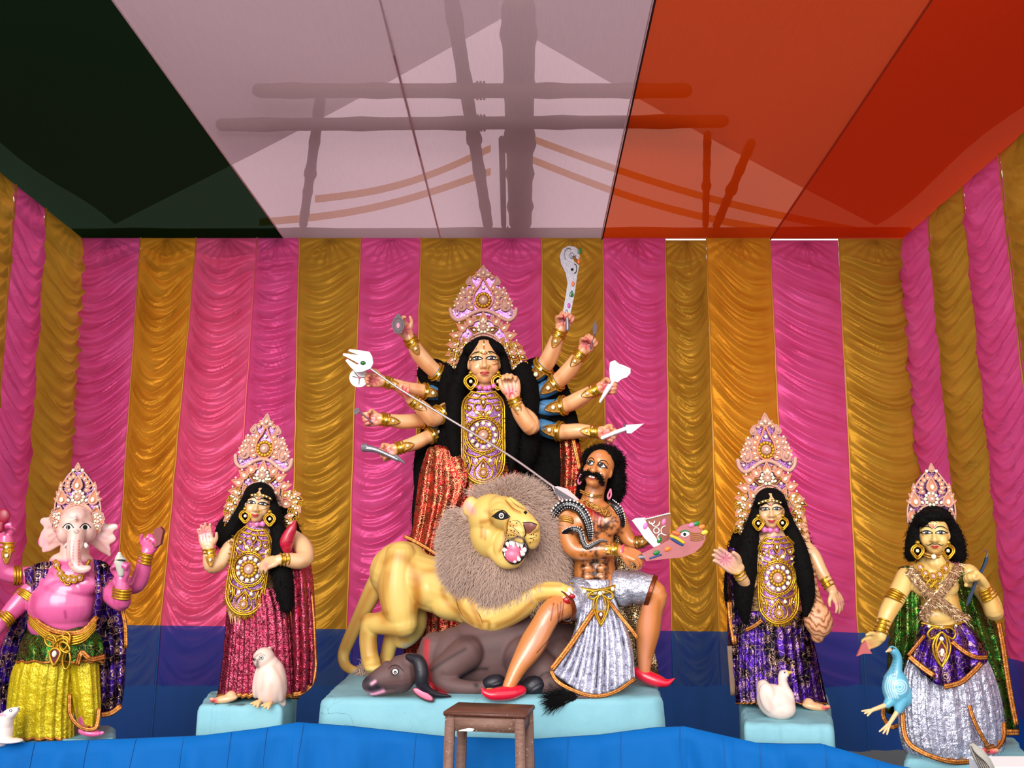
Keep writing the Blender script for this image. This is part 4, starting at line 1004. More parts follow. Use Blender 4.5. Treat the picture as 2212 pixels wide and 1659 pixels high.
def paint_durga(co, no):
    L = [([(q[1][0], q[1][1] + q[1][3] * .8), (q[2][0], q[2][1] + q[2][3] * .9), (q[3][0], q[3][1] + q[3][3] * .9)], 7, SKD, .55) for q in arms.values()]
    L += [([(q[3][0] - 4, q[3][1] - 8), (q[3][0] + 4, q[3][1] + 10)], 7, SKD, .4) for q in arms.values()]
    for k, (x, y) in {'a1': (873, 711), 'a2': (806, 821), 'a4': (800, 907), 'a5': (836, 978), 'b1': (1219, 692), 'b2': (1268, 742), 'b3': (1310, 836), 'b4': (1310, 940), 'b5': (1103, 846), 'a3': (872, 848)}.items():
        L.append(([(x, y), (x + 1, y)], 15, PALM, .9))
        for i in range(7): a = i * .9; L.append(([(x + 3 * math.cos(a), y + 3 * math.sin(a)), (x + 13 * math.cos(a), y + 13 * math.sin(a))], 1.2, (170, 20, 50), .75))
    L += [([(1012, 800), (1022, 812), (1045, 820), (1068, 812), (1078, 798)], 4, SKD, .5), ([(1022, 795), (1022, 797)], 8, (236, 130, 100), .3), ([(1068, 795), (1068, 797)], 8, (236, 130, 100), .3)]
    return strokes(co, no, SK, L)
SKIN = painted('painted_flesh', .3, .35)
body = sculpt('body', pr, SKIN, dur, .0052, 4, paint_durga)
bv = o_bvh[body.name]
eyes(hd, bv, dur, .44, -.02, .36, .125); mouth(hd, bv, dur)
m = MB(); hd.disc(m, bv, 0, -.32, .06, .08, 0, .8); hd.line(m, bv, [(0, -.85), (0, -.62)], .08, 0, .8); m.build('forehead_mark', [REDP], dur, kind='stuff')
hm = MB(); d_ = Dec(fr, 0, 0, 0)
# nose ring, hair-parting chain
nr = MB(); nr.tube([hd.p(.22, .5, 1.0), hd.p(.5, .4, 1.0), hd.p(.75, .3, .75), hd.p(1.0, .0, .3)], .02 * hd.k, 5); nr.tube([hd.p(.3 + .16 * math.cos(a), .62 + .16 * math.sin(a), 1.08) for a in np.linspace(0, 2 * PI, 13)[:-1]], .025 * hd.k, 5, closed=True, sub=1); nr.build('nose_ring', GOLD, dur)
hc = necklace(fr, dur, [(1014, 776, -48), (1026, 766, -58), (1045, 760, -62), (1064, 766, -58), (1076, 776, -48)], 1.6, GOLD, 'forehead_chain', 7, 'stone', 4)
necklace(fr, dur, [(1045, 736, -54), (1045, 750, -60), (1045, 764, -63)], 1.4, GOLD, 'parting_chain', 2, 'stone', 6)
# hair: back fall, cap with two rolls, locks beside the chest
hair = [ell(fr, 978, 836, 24, 66, 58, 24, -15), ell(fr, 1116, 830, 22, 72, 50, 24, 15), ell(fr, 935, 806, 30, 36, 34, 10), ell(fr, 1170, 810, 32, 50, 40, 10, 20), ell(fr, 960, 890, 30, 58, 90, 24), ell(fr, 1136, 885, 30, 60, 84, 26), ell(fr, 1165, 880, 38, 76, 90, 14), ell(fr, 1200, 920, 40, 52, 70, 13), ell(fr, 1210, 970, 42, 44, 90, 12), ell(fr, 930, 880, 40, 34, 50, 12),
        ell(fr, 940, 1000, 42, 48, 120, 12, 4), ell(fr, 1160, 1010, 40, 50, 110, 12), ell(fr, 1045, 930, 44, 110, 120, 14), ell(fr, 905, 1080, 44, 14, 90, 8, 4),
        ell(fr, 1045, 762, -16, 40, 36, 34), ell(fr, 1020, 752, -40, 22, 15, 16, -28), ell(fr, 1070, 752, -40, 22, 15, 16, 28)]
hair += [ell(fr, 1130, 862, -2, 36, 84, 26), ell(fr, 1126, 950, 2, 40, 70, 26), ell(fr, 970, 850, -2, 24, 66, 24), ell(fr, 968, 945, 2, 26, 60, 24)]
hair += [chain(fr, [(1006, 765, -30, 9), (997, 800, -26, 14), (985, 850, -24, 20), (978, 910, -32, 17), (982, 970, -36, 13), (988, 1010, -34, 6)]), chain(fr, [(1086, 765, -30, 9), (1093, 800, -26, 13), (1098, 850, -22, 18), (1106, 900, -30, 17), (1108, 960, -34, 14), (1104, 1015, -34, 6)])]
hobj = hair_mass(fr, dur, hair, n=3500, length=16, curl=.5, seed=3)
tall_crown(fr, 1044, 752, 4, 1.0, 0, dur)
for pts, sd in (([(990, 738, -4), (984, 770, -4), (976, 805, -4), (972, 832, -4)], 1), ([(1004, 744, -6), (1000, 775, -6), (990, 806, -6)], 2), ([(1094, 742, -6), (1104, 775, -6), (1112, 806, -6)], 3), ([(1112, 742, -4), (1124, 775, -4), (1134, 812, -4)], 4)): crown_wing(fr, dur, pts, sd)
for x in (1017, 1076): earring(fr, dur, x, 820, -48, 40)
ck = necklace(fr, dur, [(1022, 828, -40), (1034, 834, -50), (1048, 836, -53), (1060, 834, -50), (1072, 828, -40)], 2.4, GOLD2, 'choker', 5, 'stone_pink', 11)
breastplate(fr, 1044, 869, -50, 1.0, 0, dur)
for k, q in arms.items():
    a, b, c = (Vector(t[:3]) for t in q[:3]); ax = nv(b - a)
    bangle(fr, dur, a + ax * 4, a + ax * 19, q[1][3] * .98, 'bracelet', 1)
    if k not in ('b5',):
        e = Vector(q[3][:3]); g = Vector(q[4][:3]); ax = nv(g - e); s0 = e + (g - e) * (.2 if k != 'a3' else .55)
        bangle(fr, dur, s0, s0 + ax * 7, q[3][3] * 1.1, 'armlet', 1, rings=2)
        if k != 'a3':
            t = MB(); t.tube([fr.p(*(s0 + ax * 9)), fr.p(*g), fr.p(*q[5][:3])], [q[3][3] * 1.12 * fr.k, q[4][3] * 1.14 * fr.k, q[5][3] * 1.16 * fr.k], 14); t.build('blouse_sleeve', plain('sleeve_blue', (70, 124, 168), .5, bscale=60), dur)
# sari
loft(fr, [(1000, 985, 1100, -40, 44), (1040, 945, 1140, -46, 50), (1100, 915, 1180, -52, 56), (1180, 890, 1205, -56, 60), (1300, 880, 1210, -58, 62), (1440, 880, 1215, -58, 64)], dur, 'sari', RED_F, n=220, rows=40, pleats=44, amp=.035, ph=.4, seed=4, top_amp=.9)
sheet(fr, dur, [[(924, 968, -20), (950, 962, -34), (990, 975, -40)], [(908, 1020, -24), (950, 1015, -44), (1005, 1010, -48)], [(900, 1080, -30), (950, 1075, -56), (1010, 1040, -54)], [(890, 1150, -40), (935, 1160, -66), (985, 1120, -60)], [(872, 1180, -50), (930, 1205, -70), (990, 1195, -66)]], RED_F, 'sari_drape', folds=4, amp=4, label='red and gold drape over the hip')
sheet(fr, dur, [[(1208, 945, 20), (1230, 950, 10), (1252, 958, 14)], [(1212, 1010, 20), (1235, 1010, 8), (1256, 1015, 14)], [(1210, 1080, 20), (1232, 1085, 8), (1250, 1090, 14)], [(1200, 1200, 20), (1230, 1200, 8), (1250, 1200, 14)]], RED_F, 'sari_end', folds=2, amp=4)
trim(fr, dur, [(1238, 948, 0), (1246, 985, 0), (1252, 1015, 0)], 9)
trim(fr, dur, [(872, 1158, -72), (890, 1166, -74), (915, 1180, -76), (940, 1196, -78), (955, 1206, -78)], 8)

# ---- what she holds: each a thing of its own
SILV = plain('silver_paint', (150, 146, 154), .42, .6, bscale=70, bstr=.5); WHITE = plain('white_lacquer', (236, 236, 238), .35, bscale=40, bstr=.3); GREY = plain('grey_tin', (92, 72, 80), .5, .05, bscale=60)
def thing1(mb, name, mats, label, cat, smooth=False): return meta(mb.build(name, mats, None, smooth), label, cat)
b = MB(); o1 = [(860 + rx * math.cos(a), 702 + ry * math.sin(a) - (5 if abs(a + PI / 2) < .3 else 0)) for a in np.linspace(-PI, PI, 25)[:-1] for rx, ry in [(13 + 1.2 * math.cos(4 * a), 20 - 1.5 * math.cos(4 * a))]]
v, f = prism(fr, o1, -64, -60); b.add(v, f); v, f = prism(fr, [(860 + 3.5 * math.cos(a), 703 + 6 * math.sin(a)) for a in np.linspace(0, 2 * PI, 13)[:-1]], -65.5, -63); b.add(v, f, 1)
b.tube([fr.p(860 + 9.5 * math.cos(a), 702 + 15 * math.sin(a), -64.5) for a in np.linspace(0, 2 * PI, 21)[:-1]], .7 * fr.k, 4, mi=2, closed=True, sub=1)
thing1(b, 'discus', [GREY, PINKP, SILV], 'small dark grey oval disc held in the highest hand beside the green ceiling', 'weapon')['label'] = 'small grey oval disc with pink centre held in a raised hand of the goddess'
b = MB(); v, f = prism(fr, [(775 + 20.5 * math.cos(a), 816 + 20.5 * math.sin(a)) for a in np.linspace(0, 2 * PI, 33)[:-1]], -44, -40); b.add(v, f)
b.ball(fr.p(776, 816, -45), 3 * fr.k, 1)
for a in (-2.3, -.1, 1.6, .2 + PI): b.tube([fr.p(776 + 4 * math.cos(a), 816 + 4 * math.sin(a), -44.5), fr.p(776 + 14 * math.cos(a), 816 + 14 * math.sin(a), -44.5)], .8 * fr.k, 4, mi=2)
thing1(b, 'chakra', [WHITE, PINKP, GREY], 'white round throwing disc with red hub held by the goddess', 'weapon')
# trident with a clawed head at its upper end and a silver fan at its point
tri = empty('trident', fr.p(1000, 920, -70), 'long thin trident slanting down from the goddess to the demon, white claw at top', 'weapon')
b = MB(); b.tube([fr.p(800, 796, -66), fr.p(866, 842, -74), fr.p(985, 914, -104), fr.p(1100, 984, -160), fr.p(1196, 1052, -222)], 2.3 * fr.k, 8); b.build('shaft', plain('shaft_metal', (206, 190, 190), .25, .6), tri)
b = MB()
v, f = prism(fr, [(800, 796), (806, 785), (804, 770), (798, 760), (780, 757), (755, 754), (752, 758), (778, 768), (768, 766), (742, 763), (740, 767), (762, 778), (776, 786), (770, 787), (750, 775), (746, 779), (758, 794), (770, 804), (782, 803)], -70, -62); b.add(v, f)
b.build('claw_head', WHITE, tri, False)
for x, y in ((757, 756), (744, 765), (749, 777)): n_ = MB(); n_.ball(fr.p(x, y, -66), (4.5 * fr.k, 3 * fr.k, 2.6 * fr.k)); n_.build('red_tip', REDP, tri)
b = MB(); b.ball(fr.p(784, 784, -71), (6 * fr.k, 3 * fr.k, 4.5 * fr.k)); b.build('green_stone', GREENJ, tri)
b = MB()
v, f = prism(fr, [(1193, 1052), (1204, 1050), (1226, 1056), (1252, 1080), (1250, 1088), (1232, 1084), (1206, 1080)], -236, -231); b.add(v, f, 0)
for t in np.linspace(0, 1, 7): b.tube([fr.p(1197, 1053, -238), fr.p(1206 + 44 * t, 1078 + 8 * t, -238)], 1.1 * fr.k, 4, mi=1)
b.build('silver_fan', [plain('fan_pink', (226, 184, 184), .4), SILV], tri, False)
b = MB(); q = H['a4']; b.tube([fr.p(804, 914, -40), fr.p(790, 900, -42), fr.p(778, 892, -42)], [1.8 * fr.k, 1.5 * fr.k, 1.5 * fr.k], 6); v, f = prism(fr, [(764, 887), (768, 881), (776, 882), (778, 889), (772, 895), (766, 896)], -44, -40); b.add(v, f)
thing1(b, 'arrow', [GREY], 'short dark arrow in the goddess hand beside the gold and pink curtain seam', 'weapon')
b = MB(); b.tube([fr.p(790, 968, -50), fr.p(812, 972, -50), fr.p(836, 982, -50), fr.p(858, 992, -50)], [8 * fr.k, 6 * fr.k, 4.5 * fr.k, 5.5 * fr.k], 10); b.tube([fr.p(856, 988, -50), fr.p(874, 1000, -50)], [6 * fr.k, 1.5 * fr.k], 8)
b.ball(fr.p(788, 967, -50), 9.5 * fr.k); thing1(b, 'thunderbolt', [SILV], 'white club-shaped thunderbolt held low by the goddess, over the pink panel', 'weapon')
# curved sword with a bird-like eye
sw = empty('curved_sword', fr.p(1223, 700, -40), 'silver hooked sword with painted eye held highest by the goddess', 'weapon')
b = MB(); v, f = prism(fr, [(1216, 672), (1222, 640), (1226, 612), (1222, 590), (1212, 570), (1209, 552), (1215, 538), (1228, 531), (1242, 533), (1251, 542), (1252, 554), (1250, 562), (1246, 560), (1242, 552), (1236, 556), (1240, 564), (1251, 574), (1246, 600), (1242, 630), (1236, 660), (1232, 678)], -42, -36); b.add(v, f); b.build('blade', SILV, sw, False)
b = MB(); b.tube([fr.p(1224, 672, -39), fr.p(1226, 700, -39), fr.p(1226, 712, -39)], 4 * fr.k, 8); b.build('hilt', SILV, sw)
b = MB(); b.ball(fr.p(1236, 582, -43), (3 * fr.k, 1.5 * fr.k, 3.4 * fr.k)); b.tube([fr.p(1241 + 5 * math.cos(a), 580 + 10 * math.sin(a), -43) for a in np.linspace(-1.6, 1.7, 9)], .9 * fr.k, 4); b.build('painted_eye', K_EYE, sw)
for (x, y, c, a, kd) in ((1253, 541, 'leaf_green', 10, 1), (1235, 634, 'leaf_green', 8, 1)): Dec(fr, 0, 0, 0).put(sw, c, x, y, 13, a, -44)
for (x, y, c) in ((1238, 613, (236, 120, 80)), (1229, 660, (206, 70, 190)), (1250, 565, (236, 110, 60))): b = MB(); b.ball(fr.p(x, y, -43), (3.4 * fr.k, 1.5 * fr.k, 6 * fr.k)); b.build('painted_petal', plain('petal_%d' % c[2], c, .4), sw)
b = MB(); b.tube([fr.p(1226 - 9 * math.cos(a) + 2, 550 - 14 * math.sin(a), -43) for a in np.linspace(-.7, 2.2, 12)], 1.2 * fr.k, 5); b.tube([fr.p(1236 + r_ * math.cos(a), 551 + r_ * math.sin(a), -43) for a, r_ in zip(np.linspace(0, 9, 22), np.linspace(8, 2, 22))], .8 * fr.k, 4, sub=1); b.build('relief', SILV, sw)
b = MB(); v, f = prism(fr, [(1281, 722), (1280, 706), (1286, 690), (1290, 705), (1288, 722)], -42, -38); b.add(v, f); b.tube([fr.p(1284, 720, -40), fr.p(1276, 752, -40)], 2 * fr.k, 6); thing1(b, 'dagger', [GREY], 'small grey dagger pointing up from a hand of the goddess', 'weapon')
b = MB(); v, f = prism(fr, [(1318, 820), (1316, 798), (1318, 782), (1328, 778), (1338, 786), (1350, 790), (1362, 796), (1362, 806), (1354, 815), (1344, 818), (1334, 826)], -42, -34); b.add(v, f); b.tube([fr.p(1324, 822, -38), fr.p(1310, 845, -40), fr.p(1296, 868, -40)], [6 * fr.k, 5 * fr.k, 2.5 * fr.k], 8); b.tube([fr.p(x, y, -42) for x, y in ((1330, 780), (1340, 792), (1352, 796), (1356, 804), (1346, 812))], 1 * fr.k, 4)
thing1(b, 'mace', [WHITE], 'white lobed mace held by the goddess against the pink panel', 'weapon')
b = MB(); b.tube([fr.p(1301, 946, -44), fr.p(1330, 934, -44), fr.p(1352, 926, -44)], [4 * fr.k, 4.6 * fr.k, 5 * fr.k], 8); v, f = prism(fr, [(1352, 918), (1391, 915), (1364, 936), (1354, 936)], -48, -40); b.add(v, f); b.tube([fr.p(1350, 919, -44), fr.p(1355, 935, -44)], 3 * fr.k, 6, mi=1)
thing1(b, 'spearhead', [WHITE, GREY], 'white short spear pointing away from the goddess just above the demon hair', 'weapon')
# ---------------------------------------------------------------- pedestals, stool, lion, buffalo
def onz(px, py, z):
    v = (829.5 - py) / FPX; return P(px, py, (z - CAMZ) / ((ST + v * CT) / (CT - v * ST)))
def _plaster():
    q = N('pale_blue_plaster'); vec = q.coord('Object'); nz = q.noise(vec, 4, 5, .65)
    cr = q.n('ShaderNodeTexVoronoi', feature='DISTANCE_TO_EDGE'); cr.inputs['Scale'].default_value = 2.6; wv = q.n('ShaderNodeVectorMath', operation='ADD'); nt = q.n('ShaderNodeTexNoise'); nt.inputs['Scale'].default_value = 5; q.l(vec, nt.inputs['Vector']); q.l(vec, wv.inputs[0]); q.l(nt.outputs['Color'], wv.inputs[1]); q.l(wv.outputs[0], cr.inputs['Vector'])
    crk = q.math('MULTIPLY', q.ramp(cr.outputs['Distance'], [(0, 1.0), (.006, .7), (.012, 0.0)]), q.ramp(q.noise(vec, 1.7, 2), [(.5, 0.0), (.62, 1.0)]))
    spk = q.ramp(q.voro(vec, 16), [(0, 1.0), (.03, 1.0), (.05, 0.0)])
    c = q.mix(nz, (112, 164, 178), (140, 192, 202)); c = q.mix(q.math('MULTIPLY', spk, .5), c, (60, 84, 92)); c = q.mix(crk, c, (62, 96, 108)); q.base(c).set(Roughness=.8); q.bump(q.noise(vec, 9, 5), .35, .02); return q.m
PLAST = _plaster()
def block(name, top, zt, taper, label, seed=0, zb=0.0):
    "pedestal: four top corners (world x, y) anticlockwise from front-left; rough worn arrises"
    r = np.random.default_rng(seed); c = [np.array(q) for q in top]; b = MB(); rows = []; n = 26; mid = sum(c) / 4
    per = []
    for a, d in zip(c, c[1:] + c[:1]): per += [a + (d - a) * t for t in np.linspace(0.03, .97, n)]
    per = np.array(per); jit = r.normal(0, .004, len(per)); ph = r.uniform(0, 6)
    def ring(z, off, a=1.0):
        d = per - mid; L = np.linalg.norm(d, axis=1)[:, None]; w = np.sin(np.arange(len(per)) * .5 + z * 9 + ph) * .003
        xy = per + d / L * (off + w[:, None] + a * jit[:, None]); return np.column_stack([xy, np.full(len(per), z) + .003 * np.sin(np.arange(len(per)) * .7 + ph) * (z > zb + .1)])
    rows = [ring(zb, taper), ring(zb + (zt - zb) * .5, taper * .5), ring(zt - .12, taper * .2), ring(zt - .03, .004), ring(zt - .012, -.003), ring(zt, -.02)]
    for s in (.9, .6, .3, .02): q = ring(zt, 0, 0); q[:, :2] = mid + (q[:, :2] - mid) * s; q[:, 2] = zt + .004 * np.sin(q[:, 0] * 14) * np.sin(q[:, 1] * 11); rows.append(q)
    v, f, uv = grid(np.array(rows), closed_u=True); b.add(v, f); o = b.build(name, PLAST, None, origin=(mid[0], mid[1], zb)); return meta(o, label, 'pedestal')
ZM = P(1063, 1516, 4.55).z
def xy(p): return (p.x, p.y)
block('pedestal', [xy(onz(690, 1511, ZM)), xy(onz(1434, 1509, ZM)), (onz(1380, 1430, ZM).x + .05, 6.1), (onz(800, 1410, ZM).x, 6.1)], ZM, .05, 'wide pale blue plaster pedestal under the lion and the demon', 1)
# stool
ZS = P(1050, 1538, 4.0).z
WOOD = N('worn_brown_wood')
def _w(q):
    vec = q.coord('Object', (2, 14, 14)); nz = q.noise(vec, 6, 5, .6, .6); sp = q.ramp(q.noise(q.coord('Object'), 70, 3), [(.66, 0.0), (.7, 1.0)])
    c = q.mix(nz, (86, 52, 42), (150, 112, 96)); q.base(q.mix(q.math('MULTIPLY', sp, .7), c, (206, 190, 176))).set(Roughness=.6); q.bump(nz, .35, .006)
_w(WOOD); WOODT = N('dark_brown_top')
def _w2(q):
    vec = q.coord('Object', (2, 16, 14)); nz = q.noise(vec, 7, 5, .65, .8); sp = q.ramp(q.noise(q.coord('Object', (1, 3, 1)), 45, 4), [(.68, 0.0), (.72, 1.0)])
    c = q.mix(nz, (60, 32, 26), (122, 72, 56)); q.base(q.mix(sp, c, (200, 180, 165))).set(Roughness=.45); q.bump(nz, .3, .005)
_w2(WOODT)
st = [onz(957, 1536, ZS), onz(1135, 1543, ZS), onz(1156, 1522, ZS), onz(989, 1516, ZS)]
stool = empty('stool', ((st[0] + st[2]) / 2).to_tuple()[:2] + (0,), 'tall worn brown wooden stool in front of the wide blue pedestal', 'stool')
def slab(corn, z0, z1, bev=.004):
    bm = bmesh.new(); lo = [bm.verts.new((q[0], q[1], z0)) for q in corn]; hi = [bm.verts.new((q[0], q[1], z1)) for q in corn]
    bm.faces.new(lo[::-1]); bm.faces.new(hi)
    for i in range(4): bm.faces.new((lo[i], lo[(i + 1) % 4], hi[(i + 1) % 4], hi[i]))
    bmesh.ops.bevel(bm, geom=list(bm.edges), offset=bev, segments=2, affect='EDGES'); bm.verts.index_update()
    r = [tuple(v.co) for v in bm.verts], [tuple(v.index for v in f.verts) for f in bm.faces]; bm.free(); return r
b = MB(); b.add(*slab(st, ZS - .022, ZS)); b.build('stool_top', WOODT.m, stool)
mc = sum(st, Vector()) / 4; lg = [mc + (q - mc) * .84 for q in st]; ux = (st[1] - st[0]).normalized(); uy = (st[3] - st[0]).normalized(); uy = (uy - ux * ux.dot(uy)).normalized()
for q in lg:
    b = MB(); w = .021; bm_t = [q + ux * sx * w + uy * sy * w for sx, sy in ((-1, -1), (1, -1), (1, 1), (-1, 1))]; d = (q - mc); d.z = 0
    v, f = slab([(p.x, p.y) for p in bm_t], 0, ZS - .022, .003); v = [(x + d.x * .16 * (1 - z / ZS), y + d.y * .16 * (1 - z / ZS), z) for x, y, z in v]; b.add(v, f); b.build('leg', WOOD.m, stool)
for i, j in ((0, 1), (1, 2), (2, 3), (3, 0)):
    a, c = lg[i], lg[j]; d = (c - a).normalized(); n_ = Vector((-d.y, d.x, 0)); a = a + d * .021; c = c - d * .021
    b = MB(); b.add(*slab([(p.x, p.y) for p in (a - n_ * .012, c - n_ * .012, c + n_ * .012, a + n_ * .012)], ZS - .085, ZS - .024, .002)); ap = b.build('apron', WOOD.m, stool)
    if i == 0:
        b = MB(); o_ = [a + d * t - n_ * .0135 for t in (.02, .04, .07, .095, .085, .05, .02)]; zz = (-.083, -.076, -.070, -.072, -.083, -.0845, -.0845)
        b.add([(p.x, p.y, ZS + z) for p, z in zip(o_, zz)], [(0, 1, 2, 3, 4, 5, 6)]); b.build('paint_stain', plain('white_paint', (244, 244, 240), .5), ap)
    if i in (1, 3):
        b = MB(); b.add(*slab([(p.x, p.y) for p in (a - n_ * .01, c - n_ * .01, c + n_ * .01, a + n_ * .01)], .3, .34, .002)); b.build('stretcher', WOOD.m, stool)

class PD(Head):
    "paint laid on a statue: coordinates are photo pixels, dropped on the surface along the sight line"
    def __init__(s, fr): s.fr = fr; s.k = fr.k
    def on(s, bv, a, b, off):
        o = Vector((0, 0, CAMZ)); d = (P(a, b, 5) - o).normalized(); h = bv.ray_cast(o, d, 12)
        return (h[0] if h[0] is not None else s.fr.p(a, b, -40)) - d * off * s.fr.k
# ---- lion
fr = FS(5.42, 800, -.36); pd = PD(fr)
lion = empty('lion_statue', fr.p(960, 1445, 0), 'yellow roaring lion statue with grey-brown fur mane pouncing on the demon', 'statue')
LY, LO = (226, 188, 102), (176, 104, 14)
foreleg = [(1030, 1305, -36, 42), (1058, 1326, -48, 37), (1095, 1318, -52, 31), (1131, 1299, -56, 28), (1163, 1279, -58, 20), (1202, 1276, -60, 17), (1216, 1278, -60, 15)]
pr = [ell(fr, 868, 1236, 0, 64, 64, 56), chain(fr, [(858, 1236, 0, 58), (915, 1256, 0, 55), (975, 1272, 0, 57), (1035, 1285, 0, 66)]), ell(fr, 985, 1304, -14, 52, 34, 46), ell(fr, 1046, 1322, -10, 44, 42, 50), ell(fr, 930, 1272, -20, 40, 38, 40),
      chain(fr, [(866, 1205, -26, 34), (860, 1262, -34, 41), (866, 1318, -36, 37), (872, 1346, -36, 29)]), chain(fr, [(870, 1344, -36, 31), (838, 1345, -38, 25), (803, 1347, -38, 20)]), chain(fr, [(800, 1345, -38, 20), (795, 1382, -38, 18), (799, 1420, -40, 18), (804, 1436, -48, 18)]),
      ell(fr, 806, 1442, -58, 18, 9, 16), chain(fr, [(885, 1300, 30, 34), (896, 1350, 34, 25), (872, 1384, 34, 17), (850, 1372, 34, 17), (835, 1420, 36, 15)]), ell(fr, 838, 1436, 24, 16, 9, 18),
      chain(fr, [(836, 1226, 6, 26), (806, 1278, 6, 21), (778, 1332, 4, 16), (755, 1380, 0, 14), (742, 1414, -4, 12.5), (747, 1438, -10, 11), (766, 1449, -18, 9), (784, 1448, -24, 7)]),
      chain(fr, foreleg), chain(fr, [(1040, 1290, 40, 38), (1100, 1300, 46, 28), (1160, 1310, 46, 20), (1200, 1330, 44, 16)]), ell(fr, 1222, 1283, -64, 12, 10, 12), ell(fr, 1218, 1290, -60, 10, 8, 10), ell(fr, 1228, 1276, -58, 11, 9, 11), ell(fr, 1054, 1340, -52, 26, 22, 30)]
for x0, y0, x1, y1 in ((953, 1262, 988, 1318), (975, 1262, 1010, 1328), (1000, 1262, 1030, 1335)): pr.append(chain(fr, [(x0, y0, -44, 8), ((x0 + x1) / 2 - 4, (y0 + y1) / 2, -48, 11), (x1, y1, -44, 8)]))
# head, turned three quarters and roaring
pr += [ell(fr, 1062, 1118, -72, 46, 46, 46), ell(fr, 1056, 1158, -76, 36, 44, 40, -18), ell(fr, 1090, 1102, -86, 36, 26, 36, 20), chain(fr, [(1084, 1110, -100, 28), (1112, 1120, -122, 26), (1134, 1132, -132, 22)]), ell(fr, 1118, 1146, -134, 26, 22, 22), ell(fr, 1149, 1156, -122, 16, 26, 20), ell(fr, 1148, 1136, -136, 15, 13, 12),
       chain(fr, [(1062, 1172, -84, 22), (1078, 1200, -96, 16), (1092, 1213, -108, 14), (1112, 1214, -116, 11), (1124, 1206, -116, 8)]), chain(fr, [(1060, 1098, -112, 6), (1078, 1094, -121, 8), (1094, 1104, -126, 8)]), chain(fr, [(1120, 1100, -118, 6), (1132, 1102, -118, 6)]),
       ell(fr, 1015, 1094, -100, 14, 20, 9, 15), chain(fr, [(1040, 1100, -80, 16), (1020, 1096, -94, 12)]), ell(fr, 1100, 1182, -98, 30, 36, 18)]
for x0, y0, x1, y1 in ((1092, 1080, 1122, 1096), (1102, 1078, 1130, 1098)): pr.append(chain(fr, [(x0, y0, -112, 5), (x1, y1, -118, 5)]))
for y0 in (1140, 1151, 1161): pr.append(chain(fr, [(1096, y0 - 2, -136, 5), (1112, y0, -150, 6), (1127, y0 + 8, -150, 5)]))
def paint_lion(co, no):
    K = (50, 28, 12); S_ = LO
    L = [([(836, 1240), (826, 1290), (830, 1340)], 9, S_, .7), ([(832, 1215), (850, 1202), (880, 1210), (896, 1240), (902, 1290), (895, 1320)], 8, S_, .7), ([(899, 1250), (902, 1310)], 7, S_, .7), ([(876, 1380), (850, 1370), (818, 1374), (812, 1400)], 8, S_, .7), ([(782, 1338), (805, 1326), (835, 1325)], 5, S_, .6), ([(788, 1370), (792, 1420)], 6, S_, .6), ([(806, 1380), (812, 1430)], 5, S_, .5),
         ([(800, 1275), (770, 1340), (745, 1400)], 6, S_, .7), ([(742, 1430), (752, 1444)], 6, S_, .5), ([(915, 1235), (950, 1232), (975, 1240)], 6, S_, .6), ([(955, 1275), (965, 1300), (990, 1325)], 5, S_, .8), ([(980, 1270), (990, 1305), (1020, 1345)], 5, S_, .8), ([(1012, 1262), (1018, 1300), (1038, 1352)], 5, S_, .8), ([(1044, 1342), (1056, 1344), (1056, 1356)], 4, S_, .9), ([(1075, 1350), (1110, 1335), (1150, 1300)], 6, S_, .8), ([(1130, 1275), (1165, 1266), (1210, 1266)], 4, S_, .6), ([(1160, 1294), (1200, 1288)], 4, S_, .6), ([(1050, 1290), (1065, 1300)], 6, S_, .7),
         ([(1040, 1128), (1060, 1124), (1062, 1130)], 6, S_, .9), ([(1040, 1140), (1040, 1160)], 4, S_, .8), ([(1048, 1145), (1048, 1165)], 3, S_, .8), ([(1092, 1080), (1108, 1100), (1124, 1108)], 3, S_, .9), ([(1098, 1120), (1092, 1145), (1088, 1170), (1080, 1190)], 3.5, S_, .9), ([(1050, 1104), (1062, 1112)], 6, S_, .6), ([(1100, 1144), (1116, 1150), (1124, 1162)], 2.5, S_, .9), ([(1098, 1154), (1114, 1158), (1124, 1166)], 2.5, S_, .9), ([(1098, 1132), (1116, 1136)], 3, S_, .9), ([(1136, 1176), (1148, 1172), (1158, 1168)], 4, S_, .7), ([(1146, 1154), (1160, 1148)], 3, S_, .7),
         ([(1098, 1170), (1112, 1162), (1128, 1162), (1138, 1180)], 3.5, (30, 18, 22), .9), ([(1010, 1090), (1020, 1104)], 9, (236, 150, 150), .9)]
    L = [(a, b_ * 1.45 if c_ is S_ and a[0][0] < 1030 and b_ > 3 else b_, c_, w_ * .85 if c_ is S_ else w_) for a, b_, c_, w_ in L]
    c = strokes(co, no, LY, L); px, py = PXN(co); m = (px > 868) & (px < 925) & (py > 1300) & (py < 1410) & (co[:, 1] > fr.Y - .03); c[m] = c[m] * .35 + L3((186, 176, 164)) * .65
    return c
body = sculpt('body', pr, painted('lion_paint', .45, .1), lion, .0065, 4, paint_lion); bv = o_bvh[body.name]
m = MB(); pd.strip(m, bv, [(1064, 1116), (1072, 1108), (1084, 1104), (1094, 1110), (1100, 1118)], [(1064, 1116), (1072, 1121), (1084, 1123), (1094, 1121), (1100, 1118)], 1, .6)
pd.disc(m, bv, 1083, 1114, 5.5, 6.2, 0, 1.0); pd.disc(m, bv, 1083, 1114, 3.2, 3.8, 2, 1.3); pd.disc(m, bv, 1082.5, 1113, 1.4, 1.4, 0, 1.6)
pd.line(m, bv, [(1062, 1117), (1076, 1106), (1088, 1103), (1098, 1113), (1102, 1117)], 2.4, 1, 1.0); m.build('eye', [W_EYE, K_EYE, B_EYE], lion)
